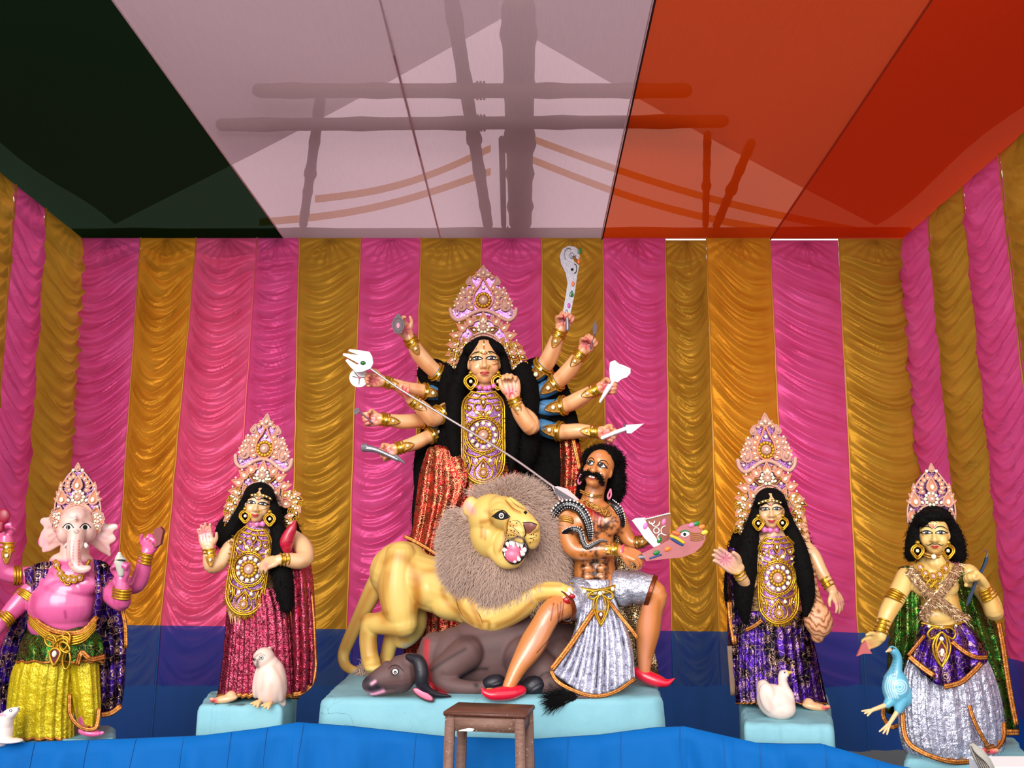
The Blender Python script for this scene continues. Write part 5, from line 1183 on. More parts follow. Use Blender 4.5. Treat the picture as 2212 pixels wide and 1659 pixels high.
m = MB(); pd.strip(m, bv, [(1131, 1106), (1135, 1103), (1139, 1106)], [(1131, 1107), (1135, 1111), (1139, 1108)], 0, .8); m.build('eye', [K_EYE], lion)
m = MB(); [pd.line(m, bv, [(1063 + i * 4, 1106 - 6 * math.sin((i + 1) / 8 * PI)), (1064.5 + i * 4, 1105.5 - 6 * math.sin((i + 1) / 8 * PI))], 1.5, 0, .8) for i in range(8)]; m.build('brow_dots', [K_EYE], lion, kind='stuff')
m = MB(); [pd.line(m, bv, q_, w_, 0, .7, 14) for q_, w_ in (([(1102, 1116), (1096, 1130), (1095, 1146), (1092, 1164), (1086, 1180)], [.6, 2, 2, .8]), ([(1102, 1136), (1112, 1142), (1124, 1156)], [.4, 1.4, .5]), ([(1098, 1148), (1112, 1152), (1126, 1164)], [.4, 1.4, .5]), ([(1106, 1124), (1120, 1126), (1128, 1136)], [.4, 1.4, .4]), ([(1090, 1078), (1106, 1096), (1124, 1106)], [.4, 1.4, .4]), ([(1100, 1076), (1116, 1092), (1132, 1100)], [.4, 1.2, .4]), ([(1142, 1156), (1152, 1152), (1161, 1146)], [.4, 1.2, .4]), ([(1140, 1164), (1152, 1162), (1160, 1158)], [.4, 1.2, .4]), ([(1044, 1350), (1036, 1330), (1028, 1318)], [.4, 1.6, .4]), ([(1000, 1332), (990, 1312), (984, 1290)], [.4, 1.4, .4]))]
m.build('painted_line', [plain('umber_line', (110, 60, 10), .6)], lion, kind='stuff')
m = MB(); [pd.disc(m, bv, x, y, 1.3, 1.5, 0, .8, 8) for x, y in ((1102, 1127), (1102, 1136), (1109, 1136), (1116, 1130), (1096, 1145), (1104, 1146), (1111, 1147), (1120, 1151), (1098, 1157), (1104, 1156), (1110, 1156), (1117, 1159), (1148, 1155), (1153, 1155), (1158, 1156), (1147, 1163), (1152, 1166), (1145, 1172))]; m.build('whisker_dots', [K_EYE], lion, kind='stuff')
m = MB(); pd.strip(m, bv, [(1130, 1130), (1146, 1129), (1160, 1134)], [(1131, 1134), (1140, 1153), (1157, 1141)], 0, .8); pd.line(m, bv, [(1129, 1129), (1145, 1128), (1160, 1133)], 2, 1, 1.2); pd.line(m, bv, [(1131, 1133), (1136, 1152), (1132, 1160)], 2.2, 1, 1.2); m.build('nose', [plain('nose_brown', (134, 76, 66), .35), K_EYE], lion)
mo = [(1090, 1182), (1097, 1170), (1112, 1166), (1127, 1168), (1136, 1178), (1137, 1190), (1130, 1202), (1120, 1213), (1106, 1215), (1095, 1206), (1089, 1194)]
b = MB(); v, f = prism(fr, mo, -134, -104); b.add(v, f); mouth_ = b.build('mouth', plain('mouth_red', (196, 34, 74), .4), lion, False)
b = MB(); b.tube([fr.p(x, y, -134) for x, y in mo], 3.4 * fr.k, 7, closed=True); b.build('lip', plain('black_lip', (24, 16, 20), .3), mouth_)
b = MB(); b.add(*ell(fr, 1108, 1200, -138, 15, 13, 9, 20)); b.add(*ell(fr, 1112, 1186, -136, 13, 12, 6, 20)); b.build('tongue', plain('tongue_pink', (232, 110, 140), .3), mouth_)
TOOTH = plain('tooth_white', (246, 244, 238), .25)
for x, y, dx, dy, r in ((1096, 1175, 2, 7, 4), (1104, 1172, 0, 8, 4), (1109, 1171, 0, 13, 4.5), (1119, 1172, 1, 9, 5), (1126, 1175, 1, 8, 5), (1131, 1188, -3, -1, 6), (1129, 1196, -4, -5, 5), (1121, 1208, -2, -6, 4), (1112, 1212, 0, -6, 4), (1094, 1198, 4, -3, 5), (1090, 1188, 5, 0, 4.5), (1100, 1208, 2, -5, 3)):
    b = MB(); b.tube([fr.p(x, y, -140), fr.p(x + dx, y + dy, -141)], [r * fr.k, r * .35 * fr.k], 7, sub=2); b.build('tooth', TOOTH, mouth_)
for x, y in ((1230, 1284), (1222, 1293), (1233, 1276)): b = MB(); b.tube([fr.p(x - 3, y - 2, -72), fr.p(x + 4, y + 5, -74)], [4 * fr.k, 1.4 * fr.k], 7); b.build('claw', TOOTH, lion)
MANE = hairmat('mane_fur', (160, 130, 116), (214, 184, 168), .85, 220)
mane = sculpt('mane', [ell(fr, 1066, 1134, -18, 86, 66, 48, -14), ell(fr, 1050, 1205, -26, 80, 72, 54), ell(fr, 1120, 1236, -36, 84, 58, 48), ell(fr, 1168, 1176, -20, 44, 72, 42), ell(fr, 1086, 1276, -40, 48, 34, 36), ell(fr, 1130, 1100, -16, 60, 42, 38, 30), ell(fr, 1012, 1170, -30, 46, 56, 44)], MANE, lion, .012, 5)
p, q = surf_points(mane, 24000, 5, lambda c, n: (n[:, 1] < .5)); px, py = PXN(p); keep = ~((((px - 1094) / 62) ** 2 + ((py - 1146) / 66) ** 2 < .75) | ((px > 1062) & (px < 1140) & (py > 1090) & (py < 1215)) | (((px - 1016) / 24) ** 2 + ((py - 1094) / 28) ** 2 < 1)); p, q = p[keep], q[keep]; px, py = px[keep], py[keep]
dr_ = np.column_stack([(px - 1085) / 100, np.full(len(px), -.12), -(py - 1120) / 100 - .25]); dr_ /= np.linalg.norm(dr_, axis=1)[:, None]
strands('mane_hair', mane, p, dr_ * .9 + q * .42, 28 * fr.k, 1.6 * fr.k, MANE, .26, .5, 4, 6, kind='stuff')
tp = np.tile(np.array([tuple(fr.p(786, 1450, -28))]), (500, 1)) + np.random.default_rng(2).normal(0, .016, (500, 3)); strands('tail_tuft', lion, tp, np.tile([.1, -.5, -.4], (500, 1)) + np.random.default_rng(3).normal(0, .6, (500, 3)), 17 * fr.k, 2.4 * fr.k, MANE, .3, .3, 3, 4, kind='stuff')
b = MB(); [b.ball(fr.p(x, y, -76), (r * fr.k, 2 * fr.k, r * .7 * fr.k)) for x, y, r in ((1195, 1296, 9), (1210, 1298, 10), (1226, 1297, 9), (1236, 1288, 6))]; b.build('blood', plain('blood_red', (170, 10, 30), .25), lion)

# ---- buffalo: severed head and body
BR = (96, 68, 66); BK = plain('horn_black', (26, 24, 34), .45, bscale=60, bstr=.4)
fr = F(4.68); pd = PD(fr)
bh = empty('severed_buffalo', fr.p(868, 1498, 0), 'severed brown buffalo head with black curved horn lying on the pedestal', 'statue')
pr = [ell(fr, 866, 1456, 0, 32, 38, 30), chain(fr, [(868, 1456, 0, 34), (836, 1462, -6, 27), (806, 1476, -10, 20)]), ell(fr, 882, 1432, 4, 24, 20, 24), ell(fr, 801, 1478, -12, 18, 17, 18), chain(fr, [(872, 1478, -4, 15), (835, 1488, -8, 11), (806, 1495, -10, 8)]), ell(fr, 853, 1450, -26, 12, 11, 8), ell(fr, 836, 1436, -4, 10, 8, 14)]
def paint_bh(co, no):
    return strokes(co, no, BR, [([(793, 1470), (800, 1485)], 15, (26, 22, 34), 1.0), ([(810, 1478), (818, 1488)], 8, (26, 22, 34), 1.0), ([(803, 1477), (810, 1472)], 3.2, (240, 160, 180), 1.0), ([(786, 1496), (805, 1499), (828, 1492)], 4, (240, 160, 190), 1.0), ([(786, 1504), (810, 1506)], 3, (24, 18, 24), 1.0), ([(846, 1460), (860, 1462)], 6, (60, 40, 42), .6), ([(828, 1480), (834, 1490)], 3, (60, 40, 42), .5)])
bd = sculpt('head', pr, painted('buffalo_paint', .65, .0), bh, .005, 4, paint_bh); bv = o_bvh[bd.name]
m = MB(); pd.disc(m, bv, 853.5, 1451, 8.4, 8, 1, .6); pd.disc(m, bv, 853.5, 1451, 6, 6, 0, .9); pd.disc(m, bv, 853.5, 1452.5, 3.4, 3.8, 1, 1.2); pd.disc(m, bv, 853.5, 1453.5, 1.3, 2, 2, 1.5); pd.line(m, bv, [(838, 1446), (846, 1438), (858, 1437), (868, 1446), (872, 1450)], [.6, 1.6, 1.8, 1.2], 1, .7); m.build('eye', [W_EYE, K_EYE, plain('iris_pink', (210, 160, 170), .3)], bh)
b = MB(); b.tube([fr.p(*q) for q in ((884, 1419, -14), (904, 1428, -24), (911, 1452, -30), (911, 1474, -30), (922, 1491, -28), (944, 1501, -24), (973, 1504, -20))], [x * fr.k for x in (8, 13, 14.5, 13.5, 10, 6, 2)], 12); b.build('horn', BK, bh)
b = MB(); b.add(*ell(fr, 914, 1501, -32, 26, 9, 5, 28)); er = b.build('ear', plain('ear_brown', (90, 62, 60), .6), bh); b = MB(); b.add(*ell(fr, 914, 1500, -36, 22, 6.5, 3, 28)); b.build('ear_lining', PINKP, er)
b = MB(); b.add(*ell(fr, 930, 1488, -4, 9, 15, 10, -20)); b.add(*ell(fr, 950, 1499, -10, 22, 4, 10, 12)); b.build('blood', plain('blood_red', (170, 10, 30), .25), bh)
fr = F(5.02)
bb = empty('buffalo_carcass', fr.p(1080, 1490, 0), 'headless dark brown buffalo body lying under the lion', 'statue')
pr = [ell(fr, 1085, 1405, 20, 142, 82, 70, -8), ell(fr, 985, 1425, 6, 64, 66, 56), ell(fr, 1160, 1400, 20, 90, 84, 66), chain(fr, [(1010, 1410, -40, 34), (970, 1440, -66, 30), (946, 1456, -76, 24), (955, 1474, -82, 20), (990, 1484, -88, 16), (1030, 1486, -90, 13), (1060, 1478, -88, 11)]),
      chain(fr, [(1130, 1420, -36, 44), (1180, 1455, -66, 34), (1200, 1472, -80, 22), (1170, 1482, -86, 15)]), chain(fr, [(940, 1400, 4, 34), (935, 1440, 4, 38), (950, 1470, 0, 26)]), chain(fr, [(1200, 1420, -10, 50), (1232, 1440, -20, 40)])]
def paint_bb(co, no):
    L = [([(922, 1386), (921, 1420), (925, 1450), (932, 1480), (960, 1498)], 6, (176, 24, 40), 1.0), ([(932, 1448), (965, 1425), (1005, 1402)], 4, (54, 34, 34), .8), ([(995, 1462), (1030, 1446), (1052, 1445)], 4, (44, 26, 28), .9), ([(1040, 1405), (1075, 1402)], 16, (66, 44, 46), .6), ([(1090, 1430), (1110, 1420)], 12, (66, 44, 46), .6), ([(995, 1375), (1020, 1380)], 8, (66, 44, 46), .5), ([(1028, 1480), (1030, 1482)], 5, (20, 14, 14), 1.0), ([(1188, 1478), (1190, 1480)], 5, (20, 14, 14), 1.0), ([(1160, 1470), (1175, 1455), (1200, 1450)], 3, (44, 26, 28), .9), ([(1000, 1382), (1080, 1368), (1150, 1345)], 10, (60, 36, 36), .5)]
    return strokes(co, no, BR, L)
sculpt('body', pr, painted('buffalo_paint', .65, .0), bb, .008, 5, paint_bb)
for x, y, rx, ry, ro in ((1066, 1473, 23, 14, -14), (1150, 1484, 26, 20, -30)):
    b = MB(); b.add(*ell(fr, x, y, -92, rx, ry, 16, ro)); b.add(*ell(fr, x + 6, y + 3, -96, rx * .8, ry * .5, 14, ro)); b.build('hoof', BK, bb)
fr2 = F(4.66); b = MB(); b.tube([fr2.p(1300, 1503, 0), fr2.p(1262, 1506, -6), fr2.p(1238, 1505, -8)], [5 * fr2.k, 4 * fr2.k, 3 * fr2.k]); tl = b.build('tail', plain('tail_brown', (86, 62, 60), .6), bb)
n_ = 420; r_ = np.random.default_rng(8); p = np.array(tuple(fr2.p(1238, 1504, -8))) + r_.normal(0, .008, (n_, 3)); d_ = np.column_stack([np.full(n_, -1.0), r_.normal(-.15, .1, n_), r_.normal(-.06, .12, n_)]); strands('tail_tuft', tl, p, d_, 62 * fr2.k, 2.2 * fr2.k, HAIR, .1, .25, 5, 3, kind='stuff')
# ---------------------------------------------------------------- the demon, his snake and arms
fr = F(4.95); pd = PD(fr)
dem = empty('demon_statue', fr.p(1285, 1490, 0), 'brown muscular moustached demon statue in silver loincloth and red shoes', 'statue')
BS, BSD = (206, 128, 72), (176, 96, 20)
hd = Head(fr, 1292, 1013, -30, 30, -20, 10, 14)
pr = hd.prims(1.3, 1.1, 1.05) + [chain(fr, [(1292, 1030, -8, 22), (1284, 1062, -4, 22), (1278, 1092, 0, 28)])]
pr += [ell(fr, 1280, 1125, 0, 60, 46, 36), ell(fr, 1258, 1128, -24, 34, 26, 18, -8), ell(fr, 1312, 1130, -22, 28, 27, 18, 8), chain(fr, [(1282, 1130, 0, 46), (1282, 1180, 2, 42), (1284, 1240, 2, 45)], .8), ell(fr, 1288, 1270, 0, 54, 34, 38), ell(fr, 1240, 1102, 0, 34, 20, 22, -15), ell(fr, 1322, 1104, 0, 24, 18, 20, 20)]
for y, w in ((1208, 14), (1228, 14.5), (1247, 13)):
    for s in (-1, 1): pr.append(ell(fr, 1285 + s * 15, y, -28, w, 10.5, 10))
la = [(1224, 1108, -8, 24), (1222, 1140, -22, 22.5), (1230, 1172, -38, 20), (1250, 1190, -48, 19), (1290, 1188, -56, 18), (1322, 1187, -62, 13.5), (1348, 1191, -64, 11)]
ra = [(1328, 1112, 4, 22), (1346, 1146, 14, 18), (1366, 1172, 8, 14), (1395, 1168, -6, 11), (1402, 1160, -14, 10)]
ll = [(1268, 1282, -8, 36), (1228, 1302, -44, 30), (1192, 1322, -70, 25), (1172, 1352, -76, 24), (1150, 1392, -86, 26), (1120, 1440, -104, 18), (1102, 1476, -114, 13), (1096, 1492, -116, 12)]
rl = [(1315, 1276, -4, 36), (1370, 1268, -26, 29), (1414, 1282, -36, 25), (1408, 1320, -30, 23), (1400, 1362, -22, 25), (1394, 1410, -14, 18), (1392, 1446, -8, 13), (1396, 1460, -8, 12)]
pr += [chain(fr, q) for q in (la, ra, ll, rl)]
h1, g1 = hand(fr, (1346, 1191, -64), (.85, .35, -.25), (-.15, .7, .6), 66, (40, 45, 30), -1, .05, ((.7, .4, .7), (.6, -.2, .8))); pr += h1
h2, g2 = hand(fr, (1400, 1160, -14), (.7, -.7, -.2), (.2, .1, -1), 42, FIST, -1, 0, TH_F); pr += h2
pr += [ell(fr, 1084, 1497, -126, 32, 6, 11, 14), ell(fr, 1410, 1466, -16, 30, 5, 11, 16)]
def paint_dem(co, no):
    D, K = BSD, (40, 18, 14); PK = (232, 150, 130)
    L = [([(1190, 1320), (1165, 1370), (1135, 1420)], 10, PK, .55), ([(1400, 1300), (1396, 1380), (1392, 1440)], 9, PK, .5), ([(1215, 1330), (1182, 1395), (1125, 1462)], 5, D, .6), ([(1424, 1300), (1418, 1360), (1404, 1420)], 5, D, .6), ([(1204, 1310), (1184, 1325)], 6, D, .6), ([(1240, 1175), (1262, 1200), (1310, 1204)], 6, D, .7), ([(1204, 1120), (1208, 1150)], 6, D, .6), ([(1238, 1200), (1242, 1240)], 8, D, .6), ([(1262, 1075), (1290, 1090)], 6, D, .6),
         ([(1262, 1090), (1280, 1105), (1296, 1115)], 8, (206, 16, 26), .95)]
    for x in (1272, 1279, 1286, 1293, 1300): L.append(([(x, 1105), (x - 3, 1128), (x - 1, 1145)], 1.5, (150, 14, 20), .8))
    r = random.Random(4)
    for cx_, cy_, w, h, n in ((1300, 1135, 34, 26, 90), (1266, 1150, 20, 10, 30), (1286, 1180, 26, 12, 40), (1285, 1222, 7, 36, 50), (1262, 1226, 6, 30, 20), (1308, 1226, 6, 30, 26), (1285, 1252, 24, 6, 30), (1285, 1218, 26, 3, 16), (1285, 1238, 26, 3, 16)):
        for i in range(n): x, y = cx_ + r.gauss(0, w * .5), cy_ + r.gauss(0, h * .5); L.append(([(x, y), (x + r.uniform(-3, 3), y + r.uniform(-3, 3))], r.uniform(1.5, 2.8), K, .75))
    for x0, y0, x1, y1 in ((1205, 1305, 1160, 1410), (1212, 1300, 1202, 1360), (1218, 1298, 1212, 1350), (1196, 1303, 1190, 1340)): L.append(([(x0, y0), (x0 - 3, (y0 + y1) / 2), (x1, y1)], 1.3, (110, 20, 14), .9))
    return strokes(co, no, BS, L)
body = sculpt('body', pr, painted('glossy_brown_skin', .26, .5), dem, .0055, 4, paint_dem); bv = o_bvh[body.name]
eyes(hd, bv, dem, .42, -.04, .31, .2, .05, look=(-.1, -.04), angry=.2, browy=-.4); mouth(hd, bv, dem, .93, .32, None, .0)
m = MB(); hd.strip(m, bv, [(-.22, .9), (0, .86), (.22, .9)], [(-.22, .96), (0, .99), (.22, .96)], 0, 1.2); m.build('teeth', [W_EYE], dem)
m = MB(); [hd.line(m, bv, [(-.12 + q, -.62), (.12 + q, -.6)], .03, 0, .8) for q in (0,)]; [hd.line(m, bv, [(-.2, -.7 - .07 * i), (.2, -.7 - .07 * i)], .03, 0, .8) for i in range(3)]; m.build('forehead_mark', [plain('ash_white', (226, 170, 160), .5)], dem, kind='stuff')
b = MB()
for s in (-1, 1): b.tube([hd.p(s * .06, .68, 1.05), hd.p(s * .35, .66, 1.02), hd.p(s * .62, .86, .9), hd.p(s * .78, 1.12, .74)], [.1 * hd.k, .14 * hd.k, .15 * hd.k, .07 * hd.k], 8)
mu = b.build('moustache', HAIR, dem); p, q = surf_points(mu, 500, 2); strands('whiskers', mu, p, q + np.array([0, 0, -.3]), 6 * fr.k, 1.2 * fr.k, HAIR, .4, .3, 3, 2, kind='stuff')
hair_mass(fr, dem, [ell(fr, 1304, 998, 8, 46, 38, 34, 14), ell(fr, 1330, 1036, 8, 20, 44, 26, -4), ell(fr, 1262, 1038, 12, 13, 40, 22, 14), ell(fr, 1318, 984, -14, 26, 17, 22, 20), ell(fr, 1322, 1070, 12, 18, 22, 18)], n=4500, length=12, curl=.9, seed=9, droop=0.1)
for x, y in ((1252, 1034), (1316, 1066)): b = MB(); b.tube([fr.p(x + 3, y - 10, -24), fr.p(x - 3, y + 4, -26), fr.p(x - 1, y + 12, -26), fr.p(x + 4, y + 4, -26)], 2 * fr.k, 6, closed=True); b.build('earring', PINKP, dem)
necklace(fr, dem, [(1254, 1059, -20), (1270, 1066, -28), (1285, 1070, -30), (1300, 1068, -24)], 2, GOLD2, 'choker', 1, 'stone', 8)
b = MB()
for i in range(6):
    x, y = 1266 + i * 9, 1084 + i * 4.5; b.tube([fr.p(x + 8 * math.cos(a), y + 6 * math.sin(a) + 2, -40 - 6 * math.sin(i * .6)) for a in np.linspace(0, 2 * PI, 10)[:-1]], 1.5 * fr.k, 5, closed=True)
b.tube([fr.p(1258, 1076, -34), fr.p(1282, 1094, -44), fr.p(1306, 1098, -44), fr.p(1318, 1088, -36)], 2.2 * fr.k, 6); b.tube([fr.p(1300, 1100, -46), fr.p(1306, 1114, -46), fr.p(1312, 1102, -46)], 2 * fr.k, 5); b.build('necklace', GOLD2, dem)
bangle(fr, dem, (1226, 1128, -14), (1224, 1136, -18), 23.5, 'armlet', 0, False, 3, GOLD2); bangle(fr, dem, (1334, 1188, -63), (1320, 1187, -61), 13.5, 'bracelet', 1); bangle(fr, dem, (1376, 1172, 4), (1388, 1170, -2), 12.5, 'bracelet', 1, True, 3, GOLD2)
b = MB(); b.tube([fr.p(1347 + 2 * math.cos(a), 1191 + 13 * math.sin(a), -64 + 12 * math.cos(a)) for a in np.linspace(0, 2 * PI, 17)[:-1]], 2.6 * fr.k, 6, closed=True); b.build('wrist_band', plain('pink_thread', (236, 70, 110), .6), dem)
# loincloth
def wrap(chainpts, t0, t1, grow, name, n=40):
    c = catmull(chainpts, 8); i0, i1 = int(t0 * (len(c) - 1)), int(t1 * (len(c) - 1)); s = c[i0:i1 + 1]; rad = [(q[3] + grow + 1.5 * math.sin(i * 1.3)) * fr.k for i, q in enumerate(s)]
    b = MB(); v, f = tube([fr.p(q[0], q[1], q[2]) for q in s], rad, n, 2, cap=False); b.add(v, f); o = b.build(name, SIL_F, dem); m = o.modifiers.new('thick', 'SOLIDIFY'); m.thickness = .004
    e = MB(); tl = s[-2:] if len(s) > 2 else s; d = (s[-1] - s[-3]); v, f = tube([fr.p(*(s[-1] + d * k)[:3]) for k in (-.5, 0, .35)], [(s[-1][3] + grow + 2.5) * fr.k] * 3, n, 2, cap=False); e.add(v, f); q = e.build('border', TRIM, o); m = q.modifiers.new('thick', 'SOLIDIFY'); m.thickness = .004
wrap(ll, .05, .2, 6, 'loincloth_leg'); wrap(rl, .06, .25, 5, 'loincloth_leg')
loft(fr, [(1252, 1232, 1336, -44, 40), (1275, 1226, 1342, -50, 42), (1302, 1228, 1346, -50, 42)], dem, 'loincloth_waist', SIL_F, n=80, rows=12, pleats=16, amp=.03)
sheet(fr, dem, [[(1258, 1284, -52), (1290, 1290, -60), (1322, 1284, -52)], [(1246, 1350, -62), (1290, 1365, -72), (1348, 1345, -60)], [(1220, 1410, -78), (1285, 1435, -92), (1366, 1405, -72)], [(1190, 1452, -88), (1280, 1503, -104), (1372, 1466, -80)]], SIL_F, 'loincloth_fall', 'pleated silver fall hanging between the legs', 11, 5, n=90, m=30)
trim(fr, dem, [(1284, 1318, -76), (1262, 1350, -76), (1236, 1388, -90), (1212, 1420, -100), (1192, 1446, -104)], 13, fold=1.5); trim(fr, dem, [(1190, 1449, -98), (1204, 1472, -102), (1240, 1492, -112), (1285, 1504, -114), (1330, 1494, -108), (1372, 1466, -90)], 9, fold=1.5); trim(fr, dem, [(1312, 1296, -74), (1336, 1326, -72), (1362, 1358, -80), (1378, 1380, -80)], 9)
necklace(fr, dem, [(1232, 1262, -44), (1258, 1272, -54), (1286, 1276, -58), (1312, 1272, -54), (1334, 1264, -44)], 4, GOLD, 'belt', 5, 'stone', 9)
b = MB()
for s in (-1, 1):
    for k in (1, .62): b.tube([fr.p(1298 + s * x * k, 1284 + y, -76) for x, y in ((2, 0), (14, 12), (16, 30), (9, 50), (1, 66))], 2.3 * fr.k, 6)
    b.tube([fr.p(1298 + s * x, 1284 + y, -77) for x, y in ((4, -10), (22, -4), (26, 6), (16, 10), (8, 4))], 2.2 * fr.k, 6)
bp = b.build('belt_pendant', GOLD, dem); Dec(fr, 0, 0, 0).put(bp, 'petal_gold', 1298, 1332, 22, 180, -78); Dec(fr, 0, 0, 0).put(bp, 'stone', 1296, 1282, 9, 0, -80)
def shoe(p0, pts, name='shoe'):
    b = MB(); v, f = tube([fr.p(*q[:3]) for q in pts], [q[3] * fr.k for q in pts], 12, 4, flat=(1, 1, .75)); b.add(v, f); o = b.build(name, plain('red_leather', (214, 24, 54), .3, coat=.4), dem); return o
shoe(None, [(1122, 1492, -112, 14), (1104, 1496, -118, 18), (1080, 1499, -126, 17.5), (1060, 1500, -132, 14), (1047, 1495, -136, 8), (1042, 1488, -136, 3)]); shoe(None, [(1378, 1452, -4, 14), (1394, 1460, -8, 17), (1418, 1470, -14, 16.5), (1438, 1475, -20, 11), (1450, 1470, -22, 4.5), (1456, 1466, -22, 2)])
# cape behind him
CAPE = foil('cape_brocade', (92, 50, 22), (246, 214, 150), 'vine', 46, dark=(30, 16, 60))
sheet(fr, dem, [[(1196, 1095, 34), (1260, 1090, 44), (1340, 1095, 38)], [(1186, 1160, 30), (1260, 1160, 46), (1352, 1165, 38)], [(1182, 1240, 30), (1262, 1250, 46), (1376, 1230, 36)], [(1186, 1300, 30), (1290, 1350, 46), (1400, 1330, 30)], [(1210, 1400, 34), (1320, 1420, 46), (1424, 1456, 26)]], CAPE, 'cape', folds=5, amp=5)
# snake
sn = empty('snake', fr.p(1205, 1260, -10), 'black and white banded snake coiled over the demon shoulder and arm', 'snake')
SNB = plain('snake_black', (16, 14, 20), .3, coat=.3)
def coil(pts, name='coil'):
    P_ = [fr.p(*q[:3]) for q in pts]; R_ = [q[3] * fr.k for q in pts]; b = MB(); b.tube(P_, R_, 10, sub=6); o = b.build(name, SNB, sn)
    c = catmull(np.array([(p.x, p.y, p.z, r) for p, r in zip(P_, R_)]), 30); L = np.cumsum(np.r_[0, np.linalg.norm(np.diff(c[:, :3], axis=0), axis=1)]); k = MB(); s = 0.0; t_ = np.gradient(c[:, :3], axis=0); t_ /= np.linalg.norm(t_, axis=1)[:, None]
    while s < L[-1]:
        i = min(int(np.searchsorted(L, s)), len(c) - 1); r = c[i, 3]; sd = np.cross(t_[i], (0, -1, 0)); sd /= np.linalg.norm(sd) + 1e-9
        for a, w in ((-1.05, .24), (-.4, .11), (.05, .11), (.5, .12)): k.ball(c[i, :3] + (sd * math.sin(a) + np.array((0, -1, 0)) * math.cos(a)) * r * .97, r * w, 0, 6, 4)
        s += max(r * .55, .0035)
    k.build('white_scales', W_EYE, o, kind='stuff'); return o
coil([(1210, 1262, -8, 13), (1202, 1225, -16, 13), (1194, 1185, -20, 12), (1190, 1150, -18, 11), (1196, 1116, -22, 11), (1218, 1092, -30, 11.5), (1246, 1096, -36, 11.5), (1264, 1118, -44, 10.5), (1273, 1146, -48, 8), (1274, 1164, -48, 5)])
coil([(1210, 1196, -20, 4.5), (1212, 1160, -36, 6), (1234, 1144, -56, 6.5), (1252, 1148, -60, 6.5), (1258, 1168, -64, 6), (1268, 1182, -70, 5.5), (1284, 1174, -72, 4), (1298, 1168, -70, 3), (1310, 1169, -68, 2)])
coil([(1318, 1086, -6, 9), (1334, 1100, -16, 9.5), (1342, 1122, -10, 8.5), (1345, 1140, 0, 5)])
# bird-headed sword in his hand, painted shield-like blade behind it
PKW = plain('pinkish_wood', (196, 110, 112), .5, var=.5)
s2 = empty('bird_sword', fr.p(1440, 1190, -70), 'flat pink sword with painted bird head at its tip held by the demon', 'weapon')
b = MB(); v, f = prism(fr, [(1386, 1196), (1420, 1180), (1446, 1166), (1448, 1154), (1460, 1146), (1470, 1136), (1484, 1131), (1500, 1132), (1516, 1142), (1524, 1154), (1524, 1164), (1516, 1180), (1500, 1194), (1474, 1204), (1440, 1207), (1396, 1212)], -78, -70); b.add(v, f); b.build('blade', PKW, s2, False)
b = MB(); b.tube([fr.p(1352, 1206, -74), fr.p(1392, 1203, -74)], 4.5 * fr.k, 8); b.build('hilt', SILV, s2)
b = MB(); b.add(*ell(fr, 1480, 1154, -79, 9, 5.5, 2, -10)); b.add(*ell(fr, 1479, 1154, -81, 3.2, 3.4, 2), mi=1); b.build('painted_eye', [W_EYE, K_EYE], s2)
for pts, c, r in ((((1450, 1158), (1464, 1164), (1476, 1172)), (226, 190, 40), 3.4), (((1450, 1163), (1462, 1171), (1474, 1177)), (30, 70, 140), 2.4), (((1456, 1150), (1464, 1153)), (240, 120, 50), 4), (((1470, 1149), (1480, 1146), (1488, 1149)), (40, 120, 60), 1.6), (((1404, 1206), (1428, 1198)), (40, 70, 130), 1.8)): b = MB(); b.tube([fr.p(x, y, -79) for x, y in pts], r * fr.k, 6); b.build('painted_stroke', plain('stroke_%d_%d' % c[:2], c, .4), s2)
for x, y, c in ((1418, 1194, (20, 120, 50)), (1442, 1186, (240, 120, 40)), (1494, 1134, (236, 120, 170)), (1504, 1131, (20, 130, 60)), (1516, 1138, (236, 130, 50)), (1522, 1150, (236, 200, 60))): b = MB(); b.add(*ell(fr, x, y, -79, 7, 4.4, 2, -20)); b.build('painted_petal', plain('dab_%d_%d' % c[:2], c, .4), s2)
b = MB(); [b.tube([fr.p(1492, 1150 + 4 * i, -79), fr.p(1504, 1152 + 4 * i, -79), fr.p(1520, 1148 + 4 * i, -79)], 1 * fr.k, 4) for i in range(5)]; b.build('feather_lines', GOLD2, s2, kind='stuff')
s3 = empty('shield', fr.p(1410, 1175, -30), 'square shield-like blade, half white and half brown with painted flowers, behind the demon hand', 'weapon')
fb = F(4.9)
b = MB(); v, f = prism(fb, [(1365, 1124), (1374, 1119), (1394, 1118), (1398, 1134), (1412, 1154), (1428, 1176), (1412, 1182), (1392, 1162), (1380, 1144)], -36, -29); b.add(v, f); b.build('white_edge', WHITE, s3, False)
b = MB(); v, f = prism(fb, [(1394, 1120), (1420, 1113), (1447, 1107), (1449, 1130), (1444, 1166), (1428, 1176), (1412, 1154), (1398, 1134)], -38, -30); b.add(v, f); b.build('brown_panel', plain('carved_brown', (150, 76, 60), .5, var=.3), s3, False)
b = MB(); [b.tube([fb.p(cx_ + r_ * math.cos(a), cy_ + r_ * math.sin(a), -39) for a in np.linspace(a0, a1, 10)], 1.3 * fb.k, 5) for cx_, cy_, r_, a0, a1 in ((1416, 1128, 9, 0, 3), (1438, 1146, 10, 1.5, 4.6), (1418, 1146, 6, 0, 6.2), (1428, 1160, 7, 2, 5), (1408, 1126, 6, 0, 3))]; b.tube([fb.p(1394 + 53 * t, 1121 - 13 * t + 1.5 * (i % 2), -39) for i, t in enumerate(np.linspace(0, 1, 24))], 1.6 * fb.k, 4, sub=1); b.build('white_scrolls', W_EYE, s3, kind='stuff')
